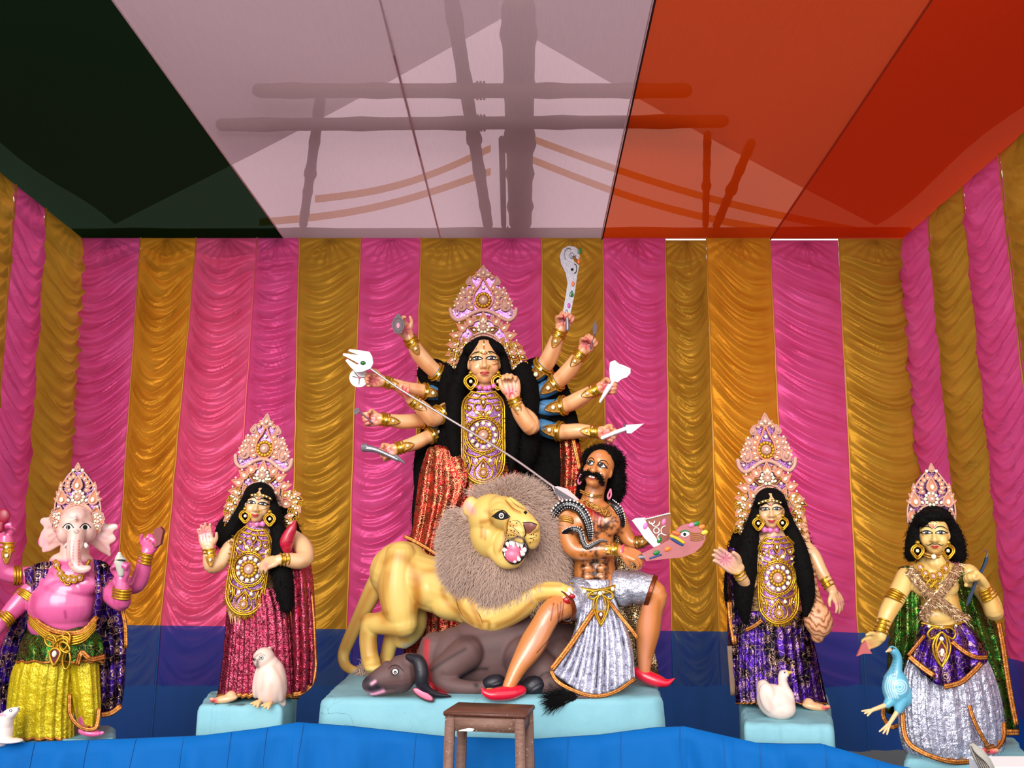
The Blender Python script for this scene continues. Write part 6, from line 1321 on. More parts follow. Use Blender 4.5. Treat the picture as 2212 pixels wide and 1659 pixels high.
for x, y, c in ((1434, 1127, (232, 110, 160)), (1394, 1136, (226, 120, 190)), (1424, 1166, (20, 120, 50))): b = MB(); b.add(*ell(fb, x, y, -38, 4.5, 7, 2, 25)); b.build('painted_petal', plain('dab_%d_%d' % c[:2], c, .4), s3)
# ---------------------------------------------------------------- the four attendants
def zed(py, Y): return P(1106, py, Y).z
ZLK, ZSR, ZKT, ZGN = zed(1522, 4.62), zed(1565, 4.5), zed(1645, 4.25), zed(1597, 4.45)
def four(a, b, Yb, z, inset=.02):
    A, B = onz(*a, z), onz(*b, z); return [xy(A), xy(B), (B.x * Yb[1] / B.y * .0 + P(Yb[2], 1500, Yb[1]).x, Yb[1]), (P(Yb[0], 1500, Yb[1]).x, Yb[1])]
block('pedestal', four((430, 1523), (607, 1525), (452, 5.0, 640), ZLK), ZLK, .02, 'small pale blue plaster block under the crimson goddess and the owl', 2)
block('pedestal', four((1608, 1563), (1799, 1567), (1598, 5.3, 1788), ZSR), ZSR, .03, 'small pale blue plaster block under the purple-clad goddess and the swan', 3)
block('pedestal', four((1953, 1640), (2235, 1650), (1962, 4.72, 2184), ZKT), ZKT, .02, 'pale blue plaster block under the moustached man in silver cloth', 4)
block('pedestal', four((-60, 1604), (250, 1597), (-40, 4.75, 252), ZGN), ZGN, .02, 'pale blue plaster block under the elephant-headed statue', 5)
FLESH, FLD = (226, 178, 132), (206, 128, 70)
def foot(fr, x, y, z, dx, L=30): return [ell(fr, x, y, z, L, 8, 12, 8 * (1 if dx > 0 else -1)), ell(fr, x - dx * L * .5, y - 7, z + 4, 11, 10, 11)] + [ell(fr, x + dx * (L + 2 - 2 * i), y + 1 + 1.4 * i, z - 9 + 5 * i, 6, 4.5, 4) for i in range(4)]
def lady(Y, head, arms, hands, torso, feet, base, bdark, palm, label):
    fr = F(Y); root = empty('goddess_statue', fr.p(*base), label, 'statue'); hd = Head(fr, *head)
    pr = hd.prims() + [hd.ch([(0, .9, -.15, .52), (0, 1.5, -.2, .48), (0, 2.1, -.3, .6)])]
    pr += [chain(fr, q) for q in arms] + [chain(fr, torso, .8)]
    x, y = torso[0][0], torso[0][1]; pr += [ell(fr, x - 2, y + 36, 0, 58, 28, 26), ell(fr, x - 22, y + 62, -22, 24, 24, 18), ell(fr, x + 20, y + 62, -22, 24, 24, 18)]
    for h in hands: pr += hand(fr, *h[0], **h[1])[0]
    for f_ in feet: pr += foot(fr, *f_)
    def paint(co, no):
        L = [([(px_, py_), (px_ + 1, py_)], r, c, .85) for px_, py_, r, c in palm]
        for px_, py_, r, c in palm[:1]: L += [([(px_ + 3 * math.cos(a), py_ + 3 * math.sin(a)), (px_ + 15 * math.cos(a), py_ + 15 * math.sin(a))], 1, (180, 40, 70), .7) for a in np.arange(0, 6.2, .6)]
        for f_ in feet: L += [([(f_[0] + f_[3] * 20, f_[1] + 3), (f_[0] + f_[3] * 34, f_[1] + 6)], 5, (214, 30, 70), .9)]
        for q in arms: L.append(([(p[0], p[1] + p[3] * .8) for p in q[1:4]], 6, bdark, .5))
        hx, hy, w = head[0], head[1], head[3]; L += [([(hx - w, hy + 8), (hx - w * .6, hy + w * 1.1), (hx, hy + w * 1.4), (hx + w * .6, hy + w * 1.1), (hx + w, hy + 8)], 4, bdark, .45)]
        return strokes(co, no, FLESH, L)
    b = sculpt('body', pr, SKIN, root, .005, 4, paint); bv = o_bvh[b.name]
    eyes(hd, bv, root, .43, -.02, .36, .13); mouth(hd, bv, root)
    m = MB(); hd.disc(m, bv, 0, -.34, .06, .09, 0, .8); m.build('forehead_mark', [REDP], root)
    m = MB(); m.tube([hd.p(.2, .5, 1.02), hd.p(.5, .42, 1.0), hd.p(.8, .25, .7), hd.p(1.0, .0, .3)], .022 * hd.k, 5); m.tube([hd.p(.3 + .14 * math.cos(a), .62 + .14 * math.sin(a), 1.08) for a in np.linspace(0, 2 * PI, 11)[:-1]], .03 * hd.k, 5, closed=True, sub=1); m.build('nose_ring', GOLD, root)
    c = lambda a, bb: (hd.c + hd.R @ Vector((a, bb, 0)) * hd.w)
    q = [(c(t, -.55 - .25 * (1 - t * t))) for t in (-1, -.55, 0, .55, 1)]; necklace(fr, root, [(p.x, p.y, hd.c.z - hd.w * (.62 + .55 * (1 - t * t))) for p, t in zip(q, (-1, -.55, 0, .55, 1))], 1.4, GOLD, 'forehead_chain', 7, 'stone', 4)
    for t in (-1, 1): p = c(t * 1.0, .95); earring(fr, root, p.x, p.y, hd.c.z - 22, 34)
    p = c(0, 1.55); necklace(fr, root, [(p.x + t, p.y - 3 * (abs(t) > 12), hd.c.z + (2 if abs(t) > 12 else -9)) for t in (-20, -10, 0, 10, 20)], 2, TAN, 'choker', 3, 'stone_pink', 13)
    p = c(0, -.98); hair = [ell(fr, hd.c.x, hd.c.y - hd.w * .62, hd.c.z + 10, hd.w * 1.22, hd.w * 1.12, hd.w)] + [ell(fr, p.x + t * hd.w * .62, p.y + hd.w * .18, hd.c.z - hd.w * .45, hd.w * .66, hd.w * .4, hd.w * .45, t * 28) for t in (-1, 1)]
    return fr, root, hd, hair
# ---- crimson goddess with the owl
fr, lk, hd, hair = lady(4.8, (559, 1089, -22, 27, 8, 3, 7),
    [[(451, 1184, -40, 10), (452, 1202, -40, 13), (458, 1222, -34, 16), (478, 1212, -24, 16), (505, 1172, -4, 17)], [(601, 1209, -60, 10.5), (618, 1209, -56, 14), (645, 1212, -44, 17), (660, 1202, -26, 18), (650, 1176, -4, 19), (610, 1150, 4, 18)]],
    [(((450, 1184, -40), (-.22, -.97, 0), (0, -.1, -1), 56), dict(curl=(10, 14, 10), ts=1, spread=.12)), (((602, 1209, -60), (-.85, .32, -.2), (-.2, .7, .5), 54), dict(curl=(25, 30, 20), ts=-1, spread=.05))],
    [(556, 1132, 0, 22), (552, 1170, 0, 44), (545, 1230, 0, 42), (545, 1290, 4, 52), (550, 1360, 4, 50)], [(486, 1510, -52, -1, 26)], (560, 1512, 0), FLD, [(441, 1152, 20, (240, 150, 160)), (575, 1222, 8, (230, 130, 120))], 'goddess statue in shiny crimson sari raising one open palm, owl at her hem')
hair += [ell(fr, 600, 1150, 22, 46, 60, 20, -10), ell(fr, 625, 1210, 24, 38, 90, 18, -6), ell(fr, 505, 1150, 22, 40, 42, 16, 30), chain(fr, [(532, 1075, -16, 9), (518, 1110, -14, 12), (500, 1145, -10, 16), (480, 1172, -8, 12)]), chain(fr, [(586, 1075, -16, 9), (594, 1112, -16, 14), (603, 1160, -26, 17), (606, 1210, -32, 20), (612, 1262, -42, 20), (620, 1312, -44, 12)])]
hair_mass(fr, lk, hair, n=2600, length=13, curl=.55, seed=21)
tall_crown(fr, 563, 1073, 2, 1.0, 4.5, lk, .86)
for pts, sd in (([(520, 1062, -2), (502, 1086, -2), (497, 1110, -2), (500, 1138, -2)], 5), ([(622, 1062, -2), (640, 1080, -2), (634, 1108, -2), (618, 1142, -2)], 6)): crown_wing(fr, lk, pts, sd, True)
breastplate(fr, 548, 1163, -46, .95, 9, lk, .35, .94)
bangle(fr, lk, (451, 1187, -40), (453, 1202, -40), 13, 'bracelet', 1); bangle(fr, lk, (606, 1209, -59), (622, 1209, -55), 13, 'bracelet', 0)
loft(fr, [(1270, 500, 606, -38, 34), (1320, 492, 624, -42, 40), (1400, 486, 632, -46, 44), (1460, 480, 636, -48, 46), (1508, 474, 640, -50, 46)], lk, 'sari', CRIM_F, n=180, pleats=34, amp=.05, ph=1.0, border=.09, seed=5, top_amp=.7)
sheet(fr, lk, [[(612, 1172, -10), (640, 1180, -14), (668, 1200, 0)], [(624, 1250, -20), (650, 1255, -26), (676, 1262, 4)], [(632, 1340, -24), (656, 1345, -30), (680, 1345, 4)], [(636, 1420, -26), (660, 1420, -32), (683, 1415, 4)], [(634, 1500, -24), (658, 1494, -30), (682, 1470, 6)]], CRIM_F, 'sari_end', 'crimson brocade sari end falling from the shoulder', 3, 5)
trim(fr, lk, [(671, 1285, -8), (676, 1340, -8), (678, 1400, -8), (680, 1440, -8), (672, 1478, -16), (650, 1497, -34), (634, 1500, -40)], 10, fold=1.5)
b = MB(); b.tube([fr.p(617, 1190, -34), fr.p(619, 1172, -36), fr.p(624, 1156, -38), fr.p(632, 1140, -40), fr.p(638, 1126, -40)], [x * fr.k for x in (12, 15, 13, 9, 2.5)], 14); [b.tube([fr.p(620 + 5 * i + 13 * (1 - .22 * i) * math.cos(a), 1172 - 13 * i + 3 * math.sin(a), -38 + 13 * (1 - .22 * i) * math.sin(a)) for a in np.linspace(0, 2 * PI, 13)[:-1]], 1.3 * fr.k, 4, closed=True, sub=1) for i in range(4)]
meta(b.build('conical_jar', plain('deep_red_gloss', (178, 20, 50), .3, coat=.4)), 'deep red ribbed conical jar in the crook of the crimson goddess arm', 'jar')
OWL = painted('owl_paint', .5, .1, 40, .1)
def owl():
    f = F(4.64); pd = PD(f); o = empty('owl_statue', f.p(585, 1530, 0), 'cream white owl statue perched on the block beside the crimson hem', 'statue')
    pr = [ell(f, 584, 1474, 0, 33, 46, 30, -4), ell(f, 570, 1422, -4, 22, 22, 22), ell(f, 580, 1440, 0, 24, 24, 22), ell(f, 581, 1406, 4, 5, 10, 5, 12), ell(f, 556, 1412, 2, 4, 6, 4, -20), ell(f, 604, 1472, 2, 14, 42, 22, -8), ell(f, 558, 1470, 4, 10, 36, 20, 6), chain(f, [(600, 1500, 6, 16), (610, 1520, 12, 8)]), chain(f, [(557, 1424, -22, 7), (554, 1434, -25, 4), (556, 1441, -24, 2)])]
    def pt(co, no): return strokes(co, no, (230, 200, 186), [([(592, 1440), (608, 1470), (612, 1505)], 4, (206, 160, 140), .7), ([(570, 1455), (566, 1490)], 5, (214, 170, 150), .6), ([(586, 1480), (584, 1515)], 6, (222, 176, 156), .6), ([(556, 1426), (555, 1440)], 4, (60, 50, 50), .8), ([(552, 1418), (562, 1412), (572, 1416)], 2, (110, 84, 76), .6)])
    bd = sculpt('body', pr, OWL, o, .005, 4, pt); bv = o_bvh[bd.name]
    for x, y, r in ((564, 1421, 5), (549, 1424, 3.6)):
        m = MB(); pd.disc(m, bv, x, y, r, r, 1, .6); pd.disc(m, bv, x, y, r * .72, r * .72, 0, .9); pd.disc(m, bv, x, y, r * .45, r * .45, 1, 1.2); m.build('eye', [W_EYE, K_EYE], o)
    for bx, by, z in ((552, 1520, -22), (575, 1524, -30)):
        m = MB(); [m.tube([f.p(bx + 10, by - 5, z + 6), f.p(bx + dx * .5 + 4, by + dy * .3 - 2, z - 4), f.p(bx + dx, by + dy, z - 10)], [4.5 * f.k, 4 * f.k, 2 * f.k], 7) for dx, dy in ((-10, 0), (-4, 5), (4, 8))]; m.build('foot', plain('talon_ochre', (226, 176, 120), .5, bscale=90, bstr=.5), o)
owl()
# ---- purple-clad goddess with the lute and the swan
fr, sr, hd, hair = lady(5.0, (1664, 1101, -22, 27, -14, 2, -1),
    [[(1594, 1232, -62, 9.5), (1600, 1246, -54, 12), (1618, 1262, -30, 14), (1632, 1225, -4, 16), (1640, 1180, 0, 16)], [(1799, 1278, -16, 10), (1788, 1260, -14, 12), (1772, 1232, -8, 14), (1752, 1195, 4, 16), (1715, 1165, 6, 17)]],
    [(((1596, 1231, -62), (-.8, -.6, -.1), (-.3, .25, -.9), 70), dict(curl=(8, 10, 8), ts=1, spread=.06)), (((1799, 1277, -16), (.5, .85, -.1), (-.6, .3, .6), 52), dict(curl=(16, 25, 15), ts=-1, spread=.16))],
    [(1666, 1142, 0, 22), (1672, 1180, 0, 44), (1676, 1240, 0, 42), (1672, 1300, 4, 54), (1675, 1370, 4, 50)], [(1760, 1526, -58, 1, 26), (1618, 1503, -2, -1, 18)], (1685, 1520, 0), FLD, [(1566, 1207, 20, (240, 160, 180)), (1812, 1305, 8, (236, 150, 150))], 'goddess statue in purple and black sari holding a long wooden lute')
hair += [ell(fr, 1612, 1190, 24, 38, 70, 20, 10), ell(fr, 1598, 1260, 26, 34, 80, 16, 6), ell(fr, 1722, 1190, 22, 36, 80, 20, -14), chain(fr, [(1638, 1085, -16, 9), (1628, 1125, -16, 13), (1616, 1180, -24, 22), (1608, 1240, -30, 24), (1606, 1300, -32, 18), (1610, 1340, -30, 8)]), chain(fr, [(1690, 1085, -16, 9), (1700, 1125, -16, 13), (1722, 1180, -26, 18), (1736, 1240, -32, 20), (1744, 1290, -32, 15), (1740, 1326, -30, 7)])]
hair_mass(fr, sr, hair, n=3000, length=13, curl=.55, seed=22)
tall_crown(fr, 1659, 1081, 2, 1.05, -2, sr, .83)
for pts, sd in (([(1612, 1076, -2), (1600, 1098, -2), (1606, 1124, -2), (1596, 1150, -2)], 7), ([(1710, 1070, -2), (1728, 1090, -2), (1720, 1118, -2), (1722, 1146, -2)], 8)): crown_wing(fr, sr, pts, sd, True)
breastplate(fr, 1678, 1182, -46, .94, -2, sr, .35, .98)
bangle(fr, sr, (1595, 1234, -60), (1601, 1247, -53), 12, 'bracelet', 0); bangle(fr, sr, (1792, 1267, -15), (1783, 1250, -12), 12, 'bracelet', 0)
loft(fr, [(1320, 1602, 1738, -40, 36), (1370, 1594, 1750, -44, 42), (1430, 1591, 1762, -50, 46), (1490, 1590, 1774, -58, 48), (1520, 1592, 1780, -64, 40)], sr, 'sari', PUR_F, n=200, pleats=36, amp=.05, ph=.2, border=.08, seed=6, top_amp=.7)
sheet(fr, sr, [[(1570, 1180, 8), (1590, 1185, -6), (1612, 1195, -10)], [(1572, 1280, 8), (1592, 1285, -10), (1614, 1290, -16)], [(1574, 1390, 8), (1594, 1395, -12), (1616, 1400, -20)], [(1580, 1500, 8), (1598, 1500, -12), (1616, 1495, -24)]], PUR_F, 'sari_end', None, 2, 4)
trim(fr, sr, [(1576, 1300, -8), (1580, 1345, -8), (1588, 1392, -10)], 13, fold=2); trim(fr, sr, [(1578, 1395, -6), (1582, 1450, -6), (1586, 1502, -8)], 15, 'border', None, plain('brown_braid', (120, 92, 72), .6)); trim(fr, sr, [(1610, 1362, -40), (1630, 1352, -50), (1646, 1340, -56)], 9)
VE = N('lute_wood'); vec = VE.coord('Object', (1, 1, .6)); VE.base(VE.ramp(VE.wave(vec, 16, 9, 1.2, 'RINGS'), [(0, (150, 84, 50)), (.35, (206, 142, 98)), (1, (222, 166, 124))])).set(Roughness=.45)
b = MB(); v, f = tube([fr.p(*q) for q in ((1731, 1100, 6), (1736, 1140, 4), (1746, 1200, 0), (1754, 1260, -6), (1760, 1300, -14), (1766, 1332, -22), (1768, 1356, -24), (1766, 1374, -22))], [x * fr.k for x in (7, 9, 10, 11, 17, 29, 27, 14)], 16, flat=(1, .75, 1)); b.add(v, f)
meta(b.build('lute', VE.m), 'long wooden lute with gourd bowl beside the purple-clad goddess', 'instrument')
def swan():
    f = F(4.66); pd = PD(f); o = empty('swan_statue', f.p(1676, 1553, 0), 'white swan statue sitting on the block in front of the purple sari', 'statue')
    pr = [ell(f, 1676, 1516, 0, 40, 34, 34, 28), ell(f, 1684, 1528, -4, 32, 24, 32), ell(f, 1652, 1496, 6, 16, 26, 22, -8), chain(f, [(1668, 1510, 14, 22), (1650, 1484, 16, 12), (1642, 1476, 16, 6)]), ell(f, 1660, 1508, -20, 18, 30, 12, -14), chain(f, [(1700, 1528, -6, 15), (1702, 1505, -10, 13), (1694, 1486, -12, 10.5), (1690, 1470, -14, 9), (1692, 1458, -15, 9.5), (1697, 1455, -16, 8)])]
    bd = sculpt('body', pr, painted('swan_paint', .45, .1), o, .005, 4, lambda co, no: strokes(co, no, (232, 206, 194), [([(1650, 1490), (1668, 1530)], 5, (222, 176, 160), .6), ([(1676, 1500), (1690, 1540)], 5, (226, 186, 170), .5), ([(1694, 1450), (1698, 1452)], 3, (120, 90, 80), .5)])); bv = o_bvh[bd.name]
    m = MB(); m.tube([f.p(1700, 1454, -18), f.p(1710, 1452, -20)], [5.5 * f.k, 2 * f.k], 8); m.build('beak', plain('beak_ochre', (206, 160, 80), .4), o); m = MB(); pd.disc(m, bv, 1695, 1453, 1.6, 1.6, 0, .6); m.build('eye', [K_EYE], o)
swan()
# ---- moustached man in silver cloth, with sword and peacock
fr = F(4.45); pd = PD(fr); KF, KFD = (222, 182, 108), (196, 126, 40)
kt = empty('warrior_statue', fr.p(2055, 1645, 0), 'cream-skinned moustached warrior statue with green shawl and silver loincloth', 'statue'); hd = Head(fr, 2016, 1152, -24, 30, -24, 2, 0)
la = [(1902, 1376, -40, 11), (1907, 1352, -36, 13.5), (1918, 1322, -30, 17), (1936, 1290, -18, 19), (1958, 1245, -2, 20)]; ra = [(2127, 1268, -56, 11), (2136, 1290, -52, 14), (2147, 1322, -42, 18), (2134, 1290, -14, 19), (2092, 1238, 0, 20)]
pr = hd.prims(1.1) + [hd.ch([(0, .9, -.15, .58), (0, 1.5, -.2, .55), (0, 2.0, -.3, .7)]), ell(fr, 2020, 1236, 2, 58, 26, 26), chain(fr, [(2020, 1240, 0, 42), (2026, 1290, 0, 41), (2036, 1340, 0, 44), (2046, 1390, 0, 54)], .8), ell(fr, 1996, 1266, -22, 26, 24, 16), ell(fr, 2044, 1266, -22, 26, 24, 16), ell(fr, 2034, 1330, -22, 36, 20, 16)] + [chain(fr, q) for q in (la, ra)]
pr += hand(fr, (1902, 1377, -40), (-.9, .4, -.1), (-.2, .5, -.8), 56, (25, 40, 25), 1, .1)[0] + hand(fr, (2126, 1266, -56), (-.68, -.72, -.2), (-.6, .6, -.5), 72, FIST, -1, 0, TH_F)[0]
pr += foot(fr, 2128, 1620, -48, 1, 22)
def paint_k(co, no): return strokes(co, no, KF, [([(q[0] + 6, q[1] + 12) for q in la[1:4]], 6, KFD, .5), ([(q[0] + 14, q[1]) for q in ra[1:3]], 6, KFD, .5), ([(1990, 1180), (2016, 1196), (2042, 1180)], 4, KFD, .5), ([(1992, 1300), (2000, 1340)], 8, KFD, .5), ([(2066, 1290), (2076, 1335)], 8, KFD, .6), ([(2020, 1318), (2022, 1330)], 3, KFD, .8), ([(1880, 1392), (1866, 1400)], 8, (236, 140, 110), .6), ([(2118, 1622), (2146, 1626)], 12, (214, 50, 90), .9), ([(1975, 1280), (2000, 1290)], 4, KFD, .4)])
bd = sculpt('body', pr, painted('cream_paint', .35, .3), kt, .0055, 4, paint_k); bv = o_bvh[bd.name]
eyes(hd, bv, kt, .44, -.02, .37, .13); mouth(hd, bv, kt, .92, .24)
m = MB(); [hd.line(m, bv, [(0, .76), (s * .2, .74), (s * .42, .84), (s * .56, .74)], [.05, .07, .05, .01], 0, .9) for s in (-1, 1)]; m.build('moustache', [K_EYE], kt)
m = MB(); hd.line(m, bv, [(0, -.62), (0, -.3)], .07, 0, .8); hd.line(m, bv, [(-.22, -.6), (0, -.36), (.22, -.6)], .05, 0, .8); m.build('forehead_mark', [REDP], kt)
hair_mass(fr, kt, [ell(fr, 2016, 1132, 8, 42, 40, 40), ell(fr, 2016, 1116, -26, 34, 16, 28), ell(fr, 1992, 1126, -24, 14, 14, 20, 30), ell(fr, 2040, 1126, -24, 14, 14, 20, -30), chain(fr, [(1990, 1120, -8, 14), (1978, 1160, -4, 18), (1968, 1200, 0, 13)]), chain(fr, [(2042, 1120, -8, 14), (2058, 1160, -4, 20), (2070, 1200, 0, 16)]), ell(fr, 2020, 1180, 24, 60, 36, 18)], n=3500, length=9, curl=.9, seed=31, droop=.2)
small_crown(fr, 2012, 1110, 6, .94, kt)
for x in (1982, 2048): earring(fr, kt, x, 1186, -34, 38)
necklace(fr, kt, [(1992, 1192, -26), (2004, 1198, -34), (2017, 1200, -37), (2030, 1198, -34), (2042, 1192, -26)], 2.6, GOLD2, 'choker', 1, 'stone', 11); necklace(fr, kt, [(1984, 1216, -28), (1996, 1234, -38), (2016, 1242, -42), (2036, 1234, -38), (2048, 1216, -28)], 3, GOLD, 'necklace', 5, 'rosette_gold', 18)
b = MB(); [b.tube([fr.p(2016 + dx + 7 * math.cos(a), 1252 + dy + 7 * math.sin(a), -44) for a in np.linspace(0, 2 * PI, 10)[:-1]], 1.7 * fr.k, 5, closed=True) for dx, dy in ((-14, -4), (0, 2), (14, -4), (-7, 10), (7, 10), (0, 18))]; b.build('necklace_loops', GOLD, kt, kind='stuff')
TINS = gold('tinsel', (240, 196, 150), .25, 160)
for pts in ([(1964, 1230, -22), (1990, 1262, -40), (2026, 1296, -44), (2060, 1322, -42), (2090, 1344, -30)], [(2074, 1222, -22), (2052, 1256, -42), (2024, 1290, -48), (2006, 1312, -44), (1992, 1334, -34)]):
    o = trim(fr, kt, pts, 22, 'tinsel_sash', None, TINS, 8, 2.5); c = catmull(np.array(pts, dtype=float), 60); r_ = np.random.default_rng(3); idx = r_.integers(0, len(c), 700); rt = np.array([tuple(fr.p(c[i][0] + r_.normal(0, 5), c[i][1] + r_.normal(0, 5), c[i][2] - 3)) for i in idx]); strands('tinsel_fringe', o, rt, r_.normal(0, 1, (700, 3)) + np.array([0, -.5, -.7]), 11 * fr.k, 1.3 * fr.k, TINS, .2, .4, 2, 5, kind='stuff')
bangle(fr, kt, (1940, 1284, -16), (1932, 1298, -20), 20, 'armlet', 0, True, 4); bangle(fr, kt, (1903, 1366, -39), (1912, 1342, -34), 14.5, 'bracelet', 0, True, 4); bangle(fr, kt, (2128, 1272, -55), (2138, 1292, -51), 15, 'bracelet', 0, True, 4)
loft(fr, [(1350, 1992, 2084, -34, 34), (1400, 1974, 2112, -46, 44), (1440, 1955, 2138, -54, 48), (1510, 1946, 2160, -62, 52), (1580, 1950, 2168, -66, 54), (1620, 1962, 2164, -66, 50), (1641, 1978, 2148, -64, 46)], kt, 'loincloth', SIL_F, n=220, rows=42, pleats=30, amp=.045, ph=.6, border=.055, seed=8, top_amp=.6)
trim(fr, kt, [(1950, 1540, -40), (1953, 1580, -52), (1964, 1606, -64), (1990, 1624, -78), (2024, 1638, -84), (2060, 1646, -86), (2096, 1645, -84)], 11, fold=2); trim(fr, kt, [(2094, 1524, -76), (2104, 1556, -78), (2122, 1592, -76), (2136, 1614, -70)], 9, fold=2); trim(fr, kt, [(2166, 1560, -20), (2166, 1590, -28), (2154, 1612, -44), (2132, 1618, -64)], 16, fold=2)
sheet(fr, kt, [[(1992, 1346, -40), (2036, 1352, -52), (2084, 1346, -40)], [(1976, 1385, -56), (2036, 1395, -72), (2116, 1380, -54)], [(1964, 1415, -64), (2034, 1440, -82), (2132, 1415, -60)], [(1966, 1430, -66), (2040, 1482, -86), (2132, 1430, -62)]], PUR_F, 'waist_cloth', 'purple and black cloth draped round the hips', 6, 4)
trim(fr, kt, [(1964, 1418, -78), (1990, 1440, -84), (2018, 1460, -90)], 12, fold=2); trim(fr, kt, [(2040, 1484, -94), (2076, 1474, -88), (2106, 1448, -80), (2120, 1432, -74)], 12, fold=2); trim(fr, kt, [(2056, 1386, -80), (2084, 1408, -82), (2110, 1420, -80), (2134, 1420, -68)], 10, fold=2); trim(fr, kt, [(1998, 1372, -64), (1980, 1394, -70), (1962, 1416, -76)], 8)
necklace(fr, kt, [(1992, 1346, -42), (2014, 1352, -52), (2034, 1354, -56), (2056, 1352, -52), (2082, 1344, -40)], 2.6, GOLD, 'belt', 3, 'stone', 7)
b = MB()
for s in (-1, 1):
    for k in (1, .66): b.tube([fr.p(2034 + s * x * k, 1366 + y, -88) for x, y in ((2, 0), (12, 10), (19, 30), (14, 54), (1, 74))], 2.2 * fr.k, 6)
    b.tube([fr.p(2034 + s * x, 1366 + y, -86) for x, y in ((2, -8), (18, -10), (30, 2), (24, 14), (12, 8))], 2.2 * fr.k, 6)
q = b.build('belt_pendant', GOLD, kt); d = Dec(fr, 0, 0, 0); d.put(q, 'petal_gold', 2034, 1400, 30, 0, -90); d.put(q, 'stone', 2034, 1380, 9, 0, -92); d.put(q, 'petal_holo', 2034, 1418, 20, 180, -91)
sheet(fr, kt, [[(1942, 1226, 14), (1962, 1222, -14), (1980, 1236, -26)], [(1930, 1280, 18), (1956, 1280, -16), (1988, 1300, -24)], [(1922, 1370, 18), (1958, 1375, -20), (1990, 1375, -26)], [(1917, 1460, 18), (1945, 1465, -10), (1970, 1460, -10)], [(1916, 1540, 18), (1936, 1545, 4), (1956, 1540, 6)]], GRN_F, 'shawl', 'shiny green shawl hanging from the shoulder', 3, 5)
sheet(fr, kt, [[(2056, 1230, -22), (2076, 1228, -12), (2098, 1240, 14)], [(2070, 1290, -22), (2100, 1296, -4), (2134, 1310, 18)], [(2080, 1350, -14), (2120, 1362, 0), (2158, 1372, 20)], [(2110, 1440, -8), (2150, 1450, 4), (2178, 1456, 20)], [(2136, 1520, 0), (2168, 1526, 6), (2192, 1528, 20)], [(2150, 1584, 4), (2178, 1580, 8), (2200, 1580, 20)]], GRN_F, 'shawl', 'shiny green shawl spread behind the arm', 3, 5)
trim(fr, kt, [(2158, 1346, 6), (2168, 1400, 6), (2176, 1456, 6), (2186, 1516, 6), (2196, 1566, 6)], 12, fold=2); trim(fr, kt, [(2162, 1580, -4), (2180, 1582, -4), (2202, 1582, 2)], 14, fold=2); trim(fr, kt, [(1912, 1518, -4), (1908, 1546, -4), (1924, 1570, -4), (1944, 1566, -4)], 10, fold=2)
b = MB(); v, f = prism(fr, [(2124, 1222), (2130, 1204), (2136, 1202), (2134, 1214), (2110, 1262), (2096, 1300), (2088, 1310), (2092, 1292), (2108, 1252)], -64, -60); b.add(v, f); b.tube([fr.p(2130, 1206, -62), fr.p(2133, 1194, -62), fr.p(2127, 1188, -62)], 1.6 * fr.k, 5, mi=1)
meta(b.build('sword', [plain('steel_blue', (48, 66, 92), .3, .5), GREY], None, False), 'thin dark blue sword in the fist of the green-shawled warrior', 'weapon')
b = MB(); v, f = prism(fr, [(1851, 1418), (1862, 1392), (1870, 1384), (1876, 1400), (1884, 1412), (1866, 1412)], -70, -65); b.add(v, f); meta(b.build('arrowhead', [plain('brick_pink', (176, 84, 84), .5)], None, False), 'small pinkish red arrowhead in the open hand above the peacock', 'weapon')
def peacock():
    f = F(4.35); o = empty('peacock_statue', f.p(1935, 1560, 0), 'pale blue peacock statue with white swirls, clinging to the silver loincloth', 'statue')
    pr = [ell(f, 1934, 1484, 0, 26, 36, 24, 12), ell(f, 1944, 1500, 6, 24, 30, 22), chain(f, [(1930, 1470, 0, 20), (1936, 1444, -2, 12), (1939, 1424, -4, 9.5), (1934, 1410, -6, 9), (1928, 1404, -8, 9)]), chain(f, [(1926, 1510, -4, 13), (1916, 1522, -8, 8)]), chain(f, [(1946, 1512, -6, 14), (1940, 1534, -10, 8)])]
    WB = (206, 234, 240); L = []
    for i in range(5): L.append(([(1918 + i * 5, 1462 - 3 * i), (1912 + i * 5, 1484), (1920 + i * 5, 1508)], 1.3, WB, .9))
    for r_ in (5, 10, 15): L.append(([(1944 + r_ * math.cos(a), 1484 + r_ * math.sin(a)) for a in np.linspace(-2.6, 2.6, 9)], 1.3, WB, .9))
    for i in range(16): y = 1416 + i * 3; L.append(([(1930 - i * .2, y), (1936, y + 1)], .9, (30, 90, 120), .7))
    bd = sculpt('body', pr, painted('peacock_paint', .4, .1), o, .0045, 3, lambda co, no: strokes(co, no, (96, 170, 196), L)); bv = o_bvh[bd.name]; p2 = PD(f)
    m = MB(); p2.line(m, bv, [(1922, 1402), (1928, 1399), (1934, 1402)], 2, 0, .6); p2.disc(m, bv, 1928, 1402, 2, 1.6, 0, .8); m.build('eye', [K_EYE], o)
    m = MB(); m.tube([f.p(1922, 1404, -14), f.p(1914, 1408, -18)], [4.5 * f.k, 1.6 * f.k], 7); m.build('beak', plain('beak_tan', (206, 170, 130), .5), o)
    TAL = plain('leg_tan', (226, 190, 140), .55, bscale=120, bstr=.6)
    for a, b_, toes in (((1916, 1522, -8), (1884, 1534, -20), ((1862, 1536), (1874, 1546), (1868, 1541))), ((1940, 1534, -10), (1922, 1562, -20), ((1900, 1580), (1908, 1584), (1916, 1586)))):
        m = MB(); m.tube([f.p(*a), f.p(*b_)], [5 * f.k, 4 * f.k], 7); [m.tube([f.p(*b_), f.p(t[0], t[1], b_[2] - 6)], [3.6 * f.k, 1.8 * f.k], 6) for t in toes]; m.build('leg', TAL, o)
peacock()
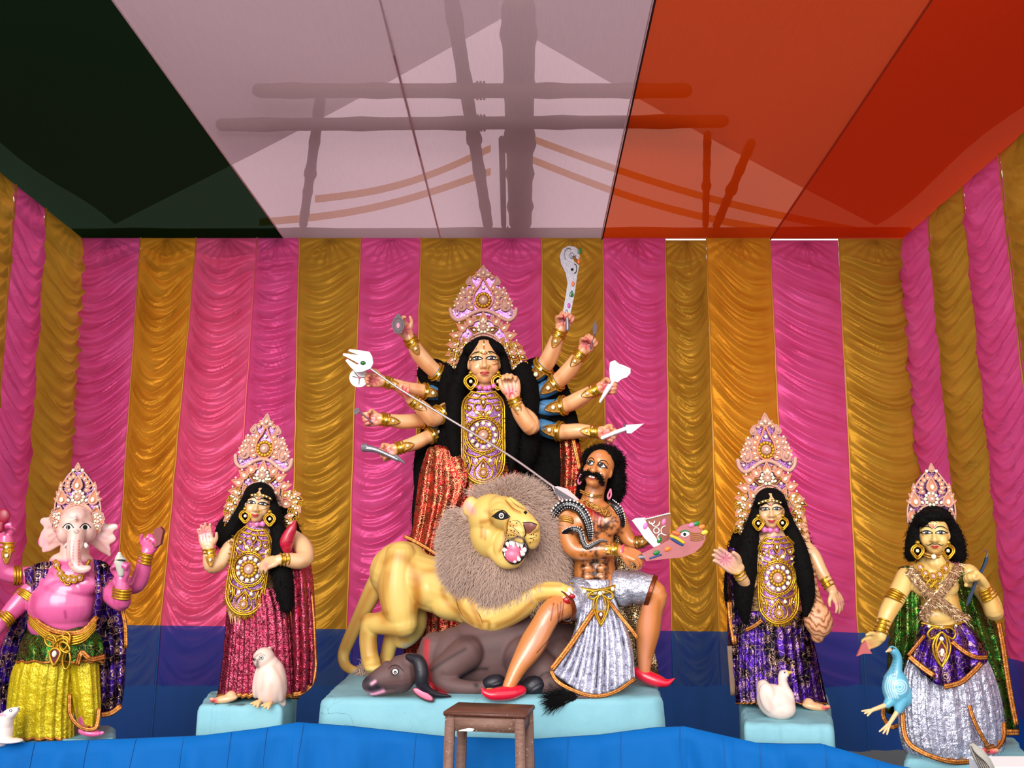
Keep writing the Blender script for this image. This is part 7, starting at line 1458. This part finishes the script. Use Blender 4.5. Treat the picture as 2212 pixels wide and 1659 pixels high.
# white box and feathered fan at the corner of the stage
b = MB(); b.add(*box((P(2092, 1640, 3.45).x, 3.3, 0), (P(2500, 1640, 3.45).x, 3.45, P(2150, 1633, 3.45).z), .004)); meta(b.build('white_box', plain('white_card', (240, 240, 240), .6), smooth=False), 'plain white box in front of the silver-clothed warrior', 'box')
f5 = F(3.34); b = MB(); v, f = prism(f5, [(2094, 1608), (2104, 1606), (2124, 1620), (2140, 1640), (2156, 1672), (2140, 1690), (2124, 1672), (2106, 1640)], -44, -38); b.add(v, f); q = b.build('feather_fan', plain('feather_grey', (176, 168, 158), .8, bscale=120, bstr=.6, var=.5)); meta(q, 'grey speckled feather fan leaning on the white box', 'fan')
b = MB(); [b.tube([f5.p(2098 + i, 1612 + 3 * i, -45), f5.p(2110 + 5 * i, 1640 + 2 * i, -45), f5.p(2126 + 5 * i, 1676, -45)], .8 * f5.k, 4) for i in range(5)]; b.build('quill', plain('quill_dark', (70, 60, 54), .7), q, kind='stuff')
# ---- elephant-headed statue
fr = F(4.55); pd = PD(fr); GP, GPD, GF = (216, 92, 146), (160, 44, 98), (230, 184, 172)
gn = empty('elephant_god_statue', fr.p(130, 1595, 0), 'pink pot-bellied elephant-headed statue in yellow and green cloth', 'statue')
A1 = [(262, 1250, -54, 11), (264, 1276, -50, 15), (263, 1302, -42, 17), (240, 1284, -14, 19), (208, 1250, 0, 20)]; A2 = [(318, 1192, -16, 11), (312, 1212, -14, 14), (306, 1240, -10, 17), (292, 1264, -4, 18), (258, 1260, 8, 18), (205, 1240, 16, 20)]
A3 = [(14, 1162, -20, 13), (14, 1196, -18, 16), (10, 1232, -12, 18), (44, 1243, -2, 18), (100, 1238, 10, 20)]; A4 = [(-10, 1364, -40, 12), (10, 1338, -34, 16), (36, 1310, -26, 20), (64, 1280, -12, 21), (100, 1250, 2, 20)]
pr = [ell(fr, 136, 1306, -14, 70, 58, 52), ell(fr, 152, 1250, -6, 58, 44, 40), ell(fr, 118, 1262, -26, 32, 26, 22), ell(fr, 184, 1262, -26, 32, 26, 22), ell(fr, 130, 1345, -10, 64, 40, 46), ell(fr, 154, 1212, 0, 46, 22, 26), chain(fr, [(164, 1150, 0, 26), (160, 1215, 2, 30)])]
pr += [ell(fr, 98, 1240, 0, 26, 24, 24), ell(fr, 206, 1240, 0, 26, 24, 24), ell(fr, 150, 1276, -14, 60, 36, 44)]
pr += [ell(fr, 165, 1130, -22, 32, 36, 32), ell(fr, 165, 1116, -34, 22, 18, 20), ell(fr, 144, 1150, -26, 20, 24, 22), ell(fr, 186, 1150, -26, 20, 24, 22), chain(fr, [(166, 1140, -48, 18), (163, 1165, -60, 16), (160, 1190, -66, 14.5), (161, 1212, -68, 13), (168, 1226, -70, 11), (180, 1231, -70, 9.5), (189, 1229, -68, 8.5)])]
for pts in ([(140, 1130, -8, 18), (114, 1132, 2, 18), (94, 1126, 6, 9)], [(140, 1150, -8, 18), (110, 1156, 2, 22), (94, 1170, 6, 14)], [(130, 1165, -2, 12), (104, 1182, 6, 11), (96, 1188, 8, 7)], [(190, 1134, -8, 18), (222, 1146, 2, 18), (248, 1138, 6, 8)], [(190, 1154, -8, 16), (220, 1166, 2, 19), (240, 1164, 6, 11)], [(205, 1168, -2, 12), (226, 1184, 4, 12), (236, 1198, 8, 5)]): pr.append(chain(fr, pts, .35))
pr += [chain(fr, q) for q in (A1, A2, A3, A4)] + [chain(fr, [(188, 1480, -10, 26), (190, 1540, -24, 20), (188, 1574, -30, 13)])] + foot(fr, 194, 1582, -46, 1, 24) + foot(fr, 96, 1588, -30, -1, 24)
pr += hand(fr, (262, 1250, -54), (.1, -1, -.1), (-.3, 0, -.9), 64, FIST, -1, 0, TH_F)[0] + hand(fr, (318, 1192, -16), (.45, -.85, -.2), (-.2, 0, -1), 60, (60, 60, 40), -1, .05)[0] + hand(fr, (14, 1162, -20), (-.1, -1, -.1), (0, 0, -1), 58, FIST, 1, 0, TH_F)[0]
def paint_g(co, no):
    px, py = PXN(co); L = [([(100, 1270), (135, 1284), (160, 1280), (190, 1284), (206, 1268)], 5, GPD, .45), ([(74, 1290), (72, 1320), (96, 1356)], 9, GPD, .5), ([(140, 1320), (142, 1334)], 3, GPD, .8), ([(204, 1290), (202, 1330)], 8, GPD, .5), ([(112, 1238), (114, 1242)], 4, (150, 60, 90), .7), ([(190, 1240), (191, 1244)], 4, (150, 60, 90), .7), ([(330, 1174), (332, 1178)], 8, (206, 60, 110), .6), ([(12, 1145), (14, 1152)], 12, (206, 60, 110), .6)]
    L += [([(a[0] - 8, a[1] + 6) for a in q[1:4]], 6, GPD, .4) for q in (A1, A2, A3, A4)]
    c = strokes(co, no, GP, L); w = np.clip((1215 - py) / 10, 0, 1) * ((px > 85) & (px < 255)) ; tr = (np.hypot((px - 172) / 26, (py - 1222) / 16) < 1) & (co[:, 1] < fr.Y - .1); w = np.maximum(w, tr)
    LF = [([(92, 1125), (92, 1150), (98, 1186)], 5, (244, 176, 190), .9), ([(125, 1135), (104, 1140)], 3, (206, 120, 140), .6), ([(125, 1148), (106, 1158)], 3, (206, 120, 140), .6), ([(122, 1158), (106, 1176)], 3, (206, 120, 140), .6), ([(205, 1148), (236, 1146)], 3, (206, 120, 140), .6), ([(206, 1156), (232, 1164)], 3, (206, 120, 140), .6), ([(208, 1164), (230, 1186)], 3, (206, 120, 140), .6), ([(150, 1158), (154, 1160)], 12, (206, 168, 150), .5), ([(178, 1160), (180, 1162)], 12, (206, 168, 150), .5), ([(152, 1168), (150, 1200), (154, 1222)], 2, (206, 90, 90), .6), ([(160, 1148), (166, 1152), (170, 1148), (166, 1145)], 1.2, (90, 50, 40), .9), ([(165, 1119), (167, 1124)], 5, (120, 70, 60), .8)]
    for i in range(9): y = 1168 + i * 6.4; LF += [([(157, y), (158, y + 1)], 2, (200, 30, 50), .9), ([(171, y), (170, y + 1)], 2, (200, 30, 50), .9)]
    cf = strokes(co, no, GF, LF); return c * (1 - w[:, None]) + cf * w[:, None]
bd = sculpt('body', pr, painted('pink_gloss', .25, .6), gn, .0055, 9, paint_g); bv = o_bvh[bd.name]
for x, s in ((147, -1), (184, 1)):
    m = MB(); pd.strip(m, bv, [(x - 10, 1139), (x - 3, 1133), (x + 4, 1133), (x + 10, 1139)], [(x - 10, 1139), (x - 3, 1145), (x + 4, 1145), (x + 10, 1139)], 0, .6); pd.disc(m, bv, x, 1139, 5.2, 5.2, 2, .9); pd.disc(m, bv, x, 1139, 3, 3, 1, 1.2); pd.line(m, bv, [(x - 12, 1140), (x - 4, 1132), (x + 5, 1132), (x + 12, 1140)], 2, 1, 1.1); m.build('eye', [W_EYE, K_EYE, B_EYE], gn)
    m = MB(); m.tube([fr.p(165 + s * 19, 1176, -50), fr.p(165 + s * 23, 1181, -60), fr.p(165 + s * 24, 1178, -68)], [4.5 * fr.k, 3.6 * fr.k, 1.5 * fr.k], 8); m.build('tusk', TOOTH, gn)
small_crown(fr, 168, 1104, -6, .9, gn)
for s, x in ((-1, 124), (1, 210)): crown_wing(fr, gn, [(x, 1108, -12), (x + s * 2, 1124, -12), (x - s * 6, 1142, -12)], 40 + s, False)
necklace(fr, gn, [(120, 1212, -34), (132, 1238, -44), (148, 1248, -50), (172, 1244, -48), (192, 1212, -34)], 4, GOLD, 'necklace', 7, 'rosette_gold', 15); b = MB(); [b.tube([fr.p(146 + dx + 6 * math.cos(a), 1256 + dy + 6 * math.sin(a), -54) for a in np.linspace(0, 2 * PI, 10)[:-1]], 1.7 * fr.k, 5, closed=True) for dx, dy in ((-9, -6), (9, -8), (0, 2))]; b.build('necklace_loops', GOLD, gn, kind='stuff')
bangle(fr, gn, (264, 1272, -50), (262, 1290, -46), 18, 'armlet', 0, True, 4); bangle(fr, gn, (316, 1196, -16), (311, 1216, -14), 14.5, 'bracelet', 0, True, 4); bangle(fr, gn, (14, 1172, -20), (14, 1190, -19), 16, 'bracelet', 1, True, 3); bangle(fr, gn, (30, 1243, -4), (42, 1243, -2), 18.5, 'armlet', 0, True, 3); bangle(fr, gn, (58, 1287, -14), (50, 1297, -18), 21.5, 'armlet', 0, True, 4); bangle(fr, gn, (18, 1330, -32), (6, 1342, -36), 17, 'bracelet', 0, True, 4)
loft(fr, [(1354, 62, 212, -40, 46), (1376, 50, 220, -62, 50), (1400, 40, 224, -70, 52), (1432, 34, 222, -72, 52)], gn, 'waist_cloth', GRN_F, n=120, rows=20, pleats=14, amp=.03, border=.12, seed=9, label='shiny green waist cloth')
loft(fr, [(1400, 60, 150, -50, 40), (1440, 30, 162, -62, 46), (1480, 20, 160, -64, 48), (1540, 14, 156, -60, 46), (1600, 14, 154, -58, 40)], gn, 'loincloth', YEL_F, n=150, rows=36, pleats=24, amp=.05, border=.03, seed=10, label='yellow lace-patterned loincloth')
loft(fr, [(1405, 142, 214, -50, 40), (1460, 146, 216, -54, 34), (1530, 160, 218, -54, 24), (1572, 170, 214, -48, 10)], gn, 'loincloth_leg', YEL_F, n=90, rows=30, pleats=14, amp=.05, seed=11, border=.07)
sheet(fr, gn, [[(112, 1212, -32), (84, 1216, -34), (52, 1230, -22)], [(104, 1262, -42), (78, 1270, -36), (54, 1268, -22)], [(84, 1306, -34), (60, 1312, -20), (36, 1316, -4)], [(50, 1380, 0), (24, 1390, 6), (0, 1400, 16)], [(30, 1460, 8), (8, 1470, 10), (-16, 1480, 18)], [(20, 1560, 8), (0, 1566, 10), (-20, 1570, 18)]], PUR2_F, 'shawl', 'violet ring-patterned shawl on one shoulder', 3, 4)
sheet(fr, gn, [[(202, 1208, -34), (222, 1212, -30), (242, 1226, -10)], [(206, 1280, -44), (228, 1286, -20), (252, 1296, 10)], [(200, 1345, -30), (236, 1356, 4), (270, 1360, 20)], [(212, 1430, -20), (242, 1440, 4), (270, 1440, 20)], [(216, 1500, -10), (242, 1505, 6), (266, 1496, 20)], [(216, 1548, -6), (240, 1546, 8), (260, 1530, 20)]], PUR2_F, 'shawl', 'violet ring-patterned shawl falling beside the leg', 3, 5)
trim(fr, gn, [(262, 1310, 4), (270, 1350, 6), (272, 1400, 8)], 9, fold=2); trim(fr, gn, [(218, 1545, -16), (240, 1540, -4), (262, 1524, 10)], 12, fold=2); trim(fr, gn, [(62, 1322, -44), (90, 1350, -64), (130, 1366, -76), (176, 1364, -72), (210, 1332, -44)], 12, fold=1.5); trim(fr, gn, [(166, 1438, -70), (176, 1410, -74), (196, 1424, -70), (228, 1418, -40)], 12, fold=2); trim(fr, gn, [(150, 1500, -62), (152, 1545, -62), (176, 1572, -62), (206, 1572, -54), (214, 1530, -44)], 9, fold=1.5)
for k in range(3): necklace(fr, gn, [(64, 1334 + 5 * k, -52), (96, 1362 + 5 * k, -70), (130, 1376 + 5 * k, -80), (176, 1372 + 5 * k, -76), (206, 1344 + 5 * k, -54)], 2.6, GOLD, 'belt_cord')
b = MB(); r_ = random.Random(5)
for i in range(9): cx_, cy_, w, h, ro = 122 + r_.uniform(-18, 22), 1398 + r_.uniform(-14, 34), r_.uniform(7, 12), r_.uniform(12, 20), r_.uniform(-1, 1); b.tube([fr.p(cx_ + w * math.cos(a) * math.cos(ro) - h * math.sin(a) * math.sin(ro), cy_ + w * math.cos(a) * math.sin(ro) + h * math.sin(a) * math.cos(ro), -86 - i * .8) for a in np.linspace(0, 2 * PI, 14)[:-1]], 2.2 * fr.k, 5, closed=True, sub=2)
q = b.build('knotted_cord', GOLD, gn, kind='stuff'); d.fr = fr; Dec(fr, 0, 0, 0).put(q, 'petal_gold', 118, 1420, 34, 180, -94)
b = MB(); b.tube([fr.p(262, 1240, -66), fr.p(260, 1214, -66), fr.p(258, 1206, -66), fr.p(258, 1196, -66)], [x * fr.k for x in (6, 12, 9, 4)], 12); b.tube([fr.p(259 + 11 * math.cos(a), 1212 + 2 * math.sin(a), -66 + 11 * math.sin(a)) for a in np.linspace(0, 2 * PI, 15)[:-1]], 2 * fr.k, 5, mi=1, closed=True)
meta(b.build('small_pot', [plain('pot_grey', (196, 190, 176), .4), plain('pot_dark', (40, 48, 46), .4)]), 'small grey pot with dark band in the pink fist of the elephant-headed statue', 'pot')
b = MB(); v, f = prism(fr, [(334, 1142), (346, 1138), (352, 1146), (346, 1176), (332, 1184), (328, 1172)], -40, -28); b.add(v, f); meta(b.build('red_tablet', plain('oxblood', (130, 44, 50), .5), smooth=False), 'dark red tablet in the raised pink hand of the elephant-headed statue', 'tablet')
b = MB(); v, f = ball(fr.p(6, 1116, -40), (15 * fr.k, 5 * fr.k, 17 * fr.k), 16, 10); b.add(v, f); b.tube([fr.p(4, 1130, -40), fr.p(2, 1146, -40)], 5 * fr.k, 8); meta(b.build('red_lotus', plain('lotus_red', (150, 20, 50), .35)), 'dark red lotus bud in the pink hand cut by the picture edge', 'flower')
def mouse():
    f = F(4.3); p2 = PD(f); o = empty('mouse_statue', f.p(10, 1606, 0), 'white mouse statue sitting up beside the yellow loincloth', 'statue')
    pr = [ell(f, 6, 1580, 0, 20, 30, 20), chain(f, [(10, 1562, -2, 17), (18, 1546, -6, 13), (28, 1538, -10, 10), (38, 1532, -12, 5)]), ell(f, 6, 1544, 2, 9, 5, 3, -10), ell(f, 22, 1600, -10, 26, 5, 16)]
    bd = sculpt('body', pr, painted('swan_paint', .45, .1), o, .004, 3, lambda co, no: strokes(co, no, (240, 222, 216), [([(0, 1544), (10, 1545)], 4, (240, 150, 170), .9), ([(40, 1531), (42, 1531)], 3, (40, 30, 30), .9)])); bv = o_bvh[bd.name]
    m = MB(); p2.disc(m, bv, 23, 1535, 3.4, 3, 1, .6); p2.disc(m, bv, 23, 1535, 1.8, 1.8, 0, .9); m.build('eye', [W_EYE, K_EYE], o)
mouse()
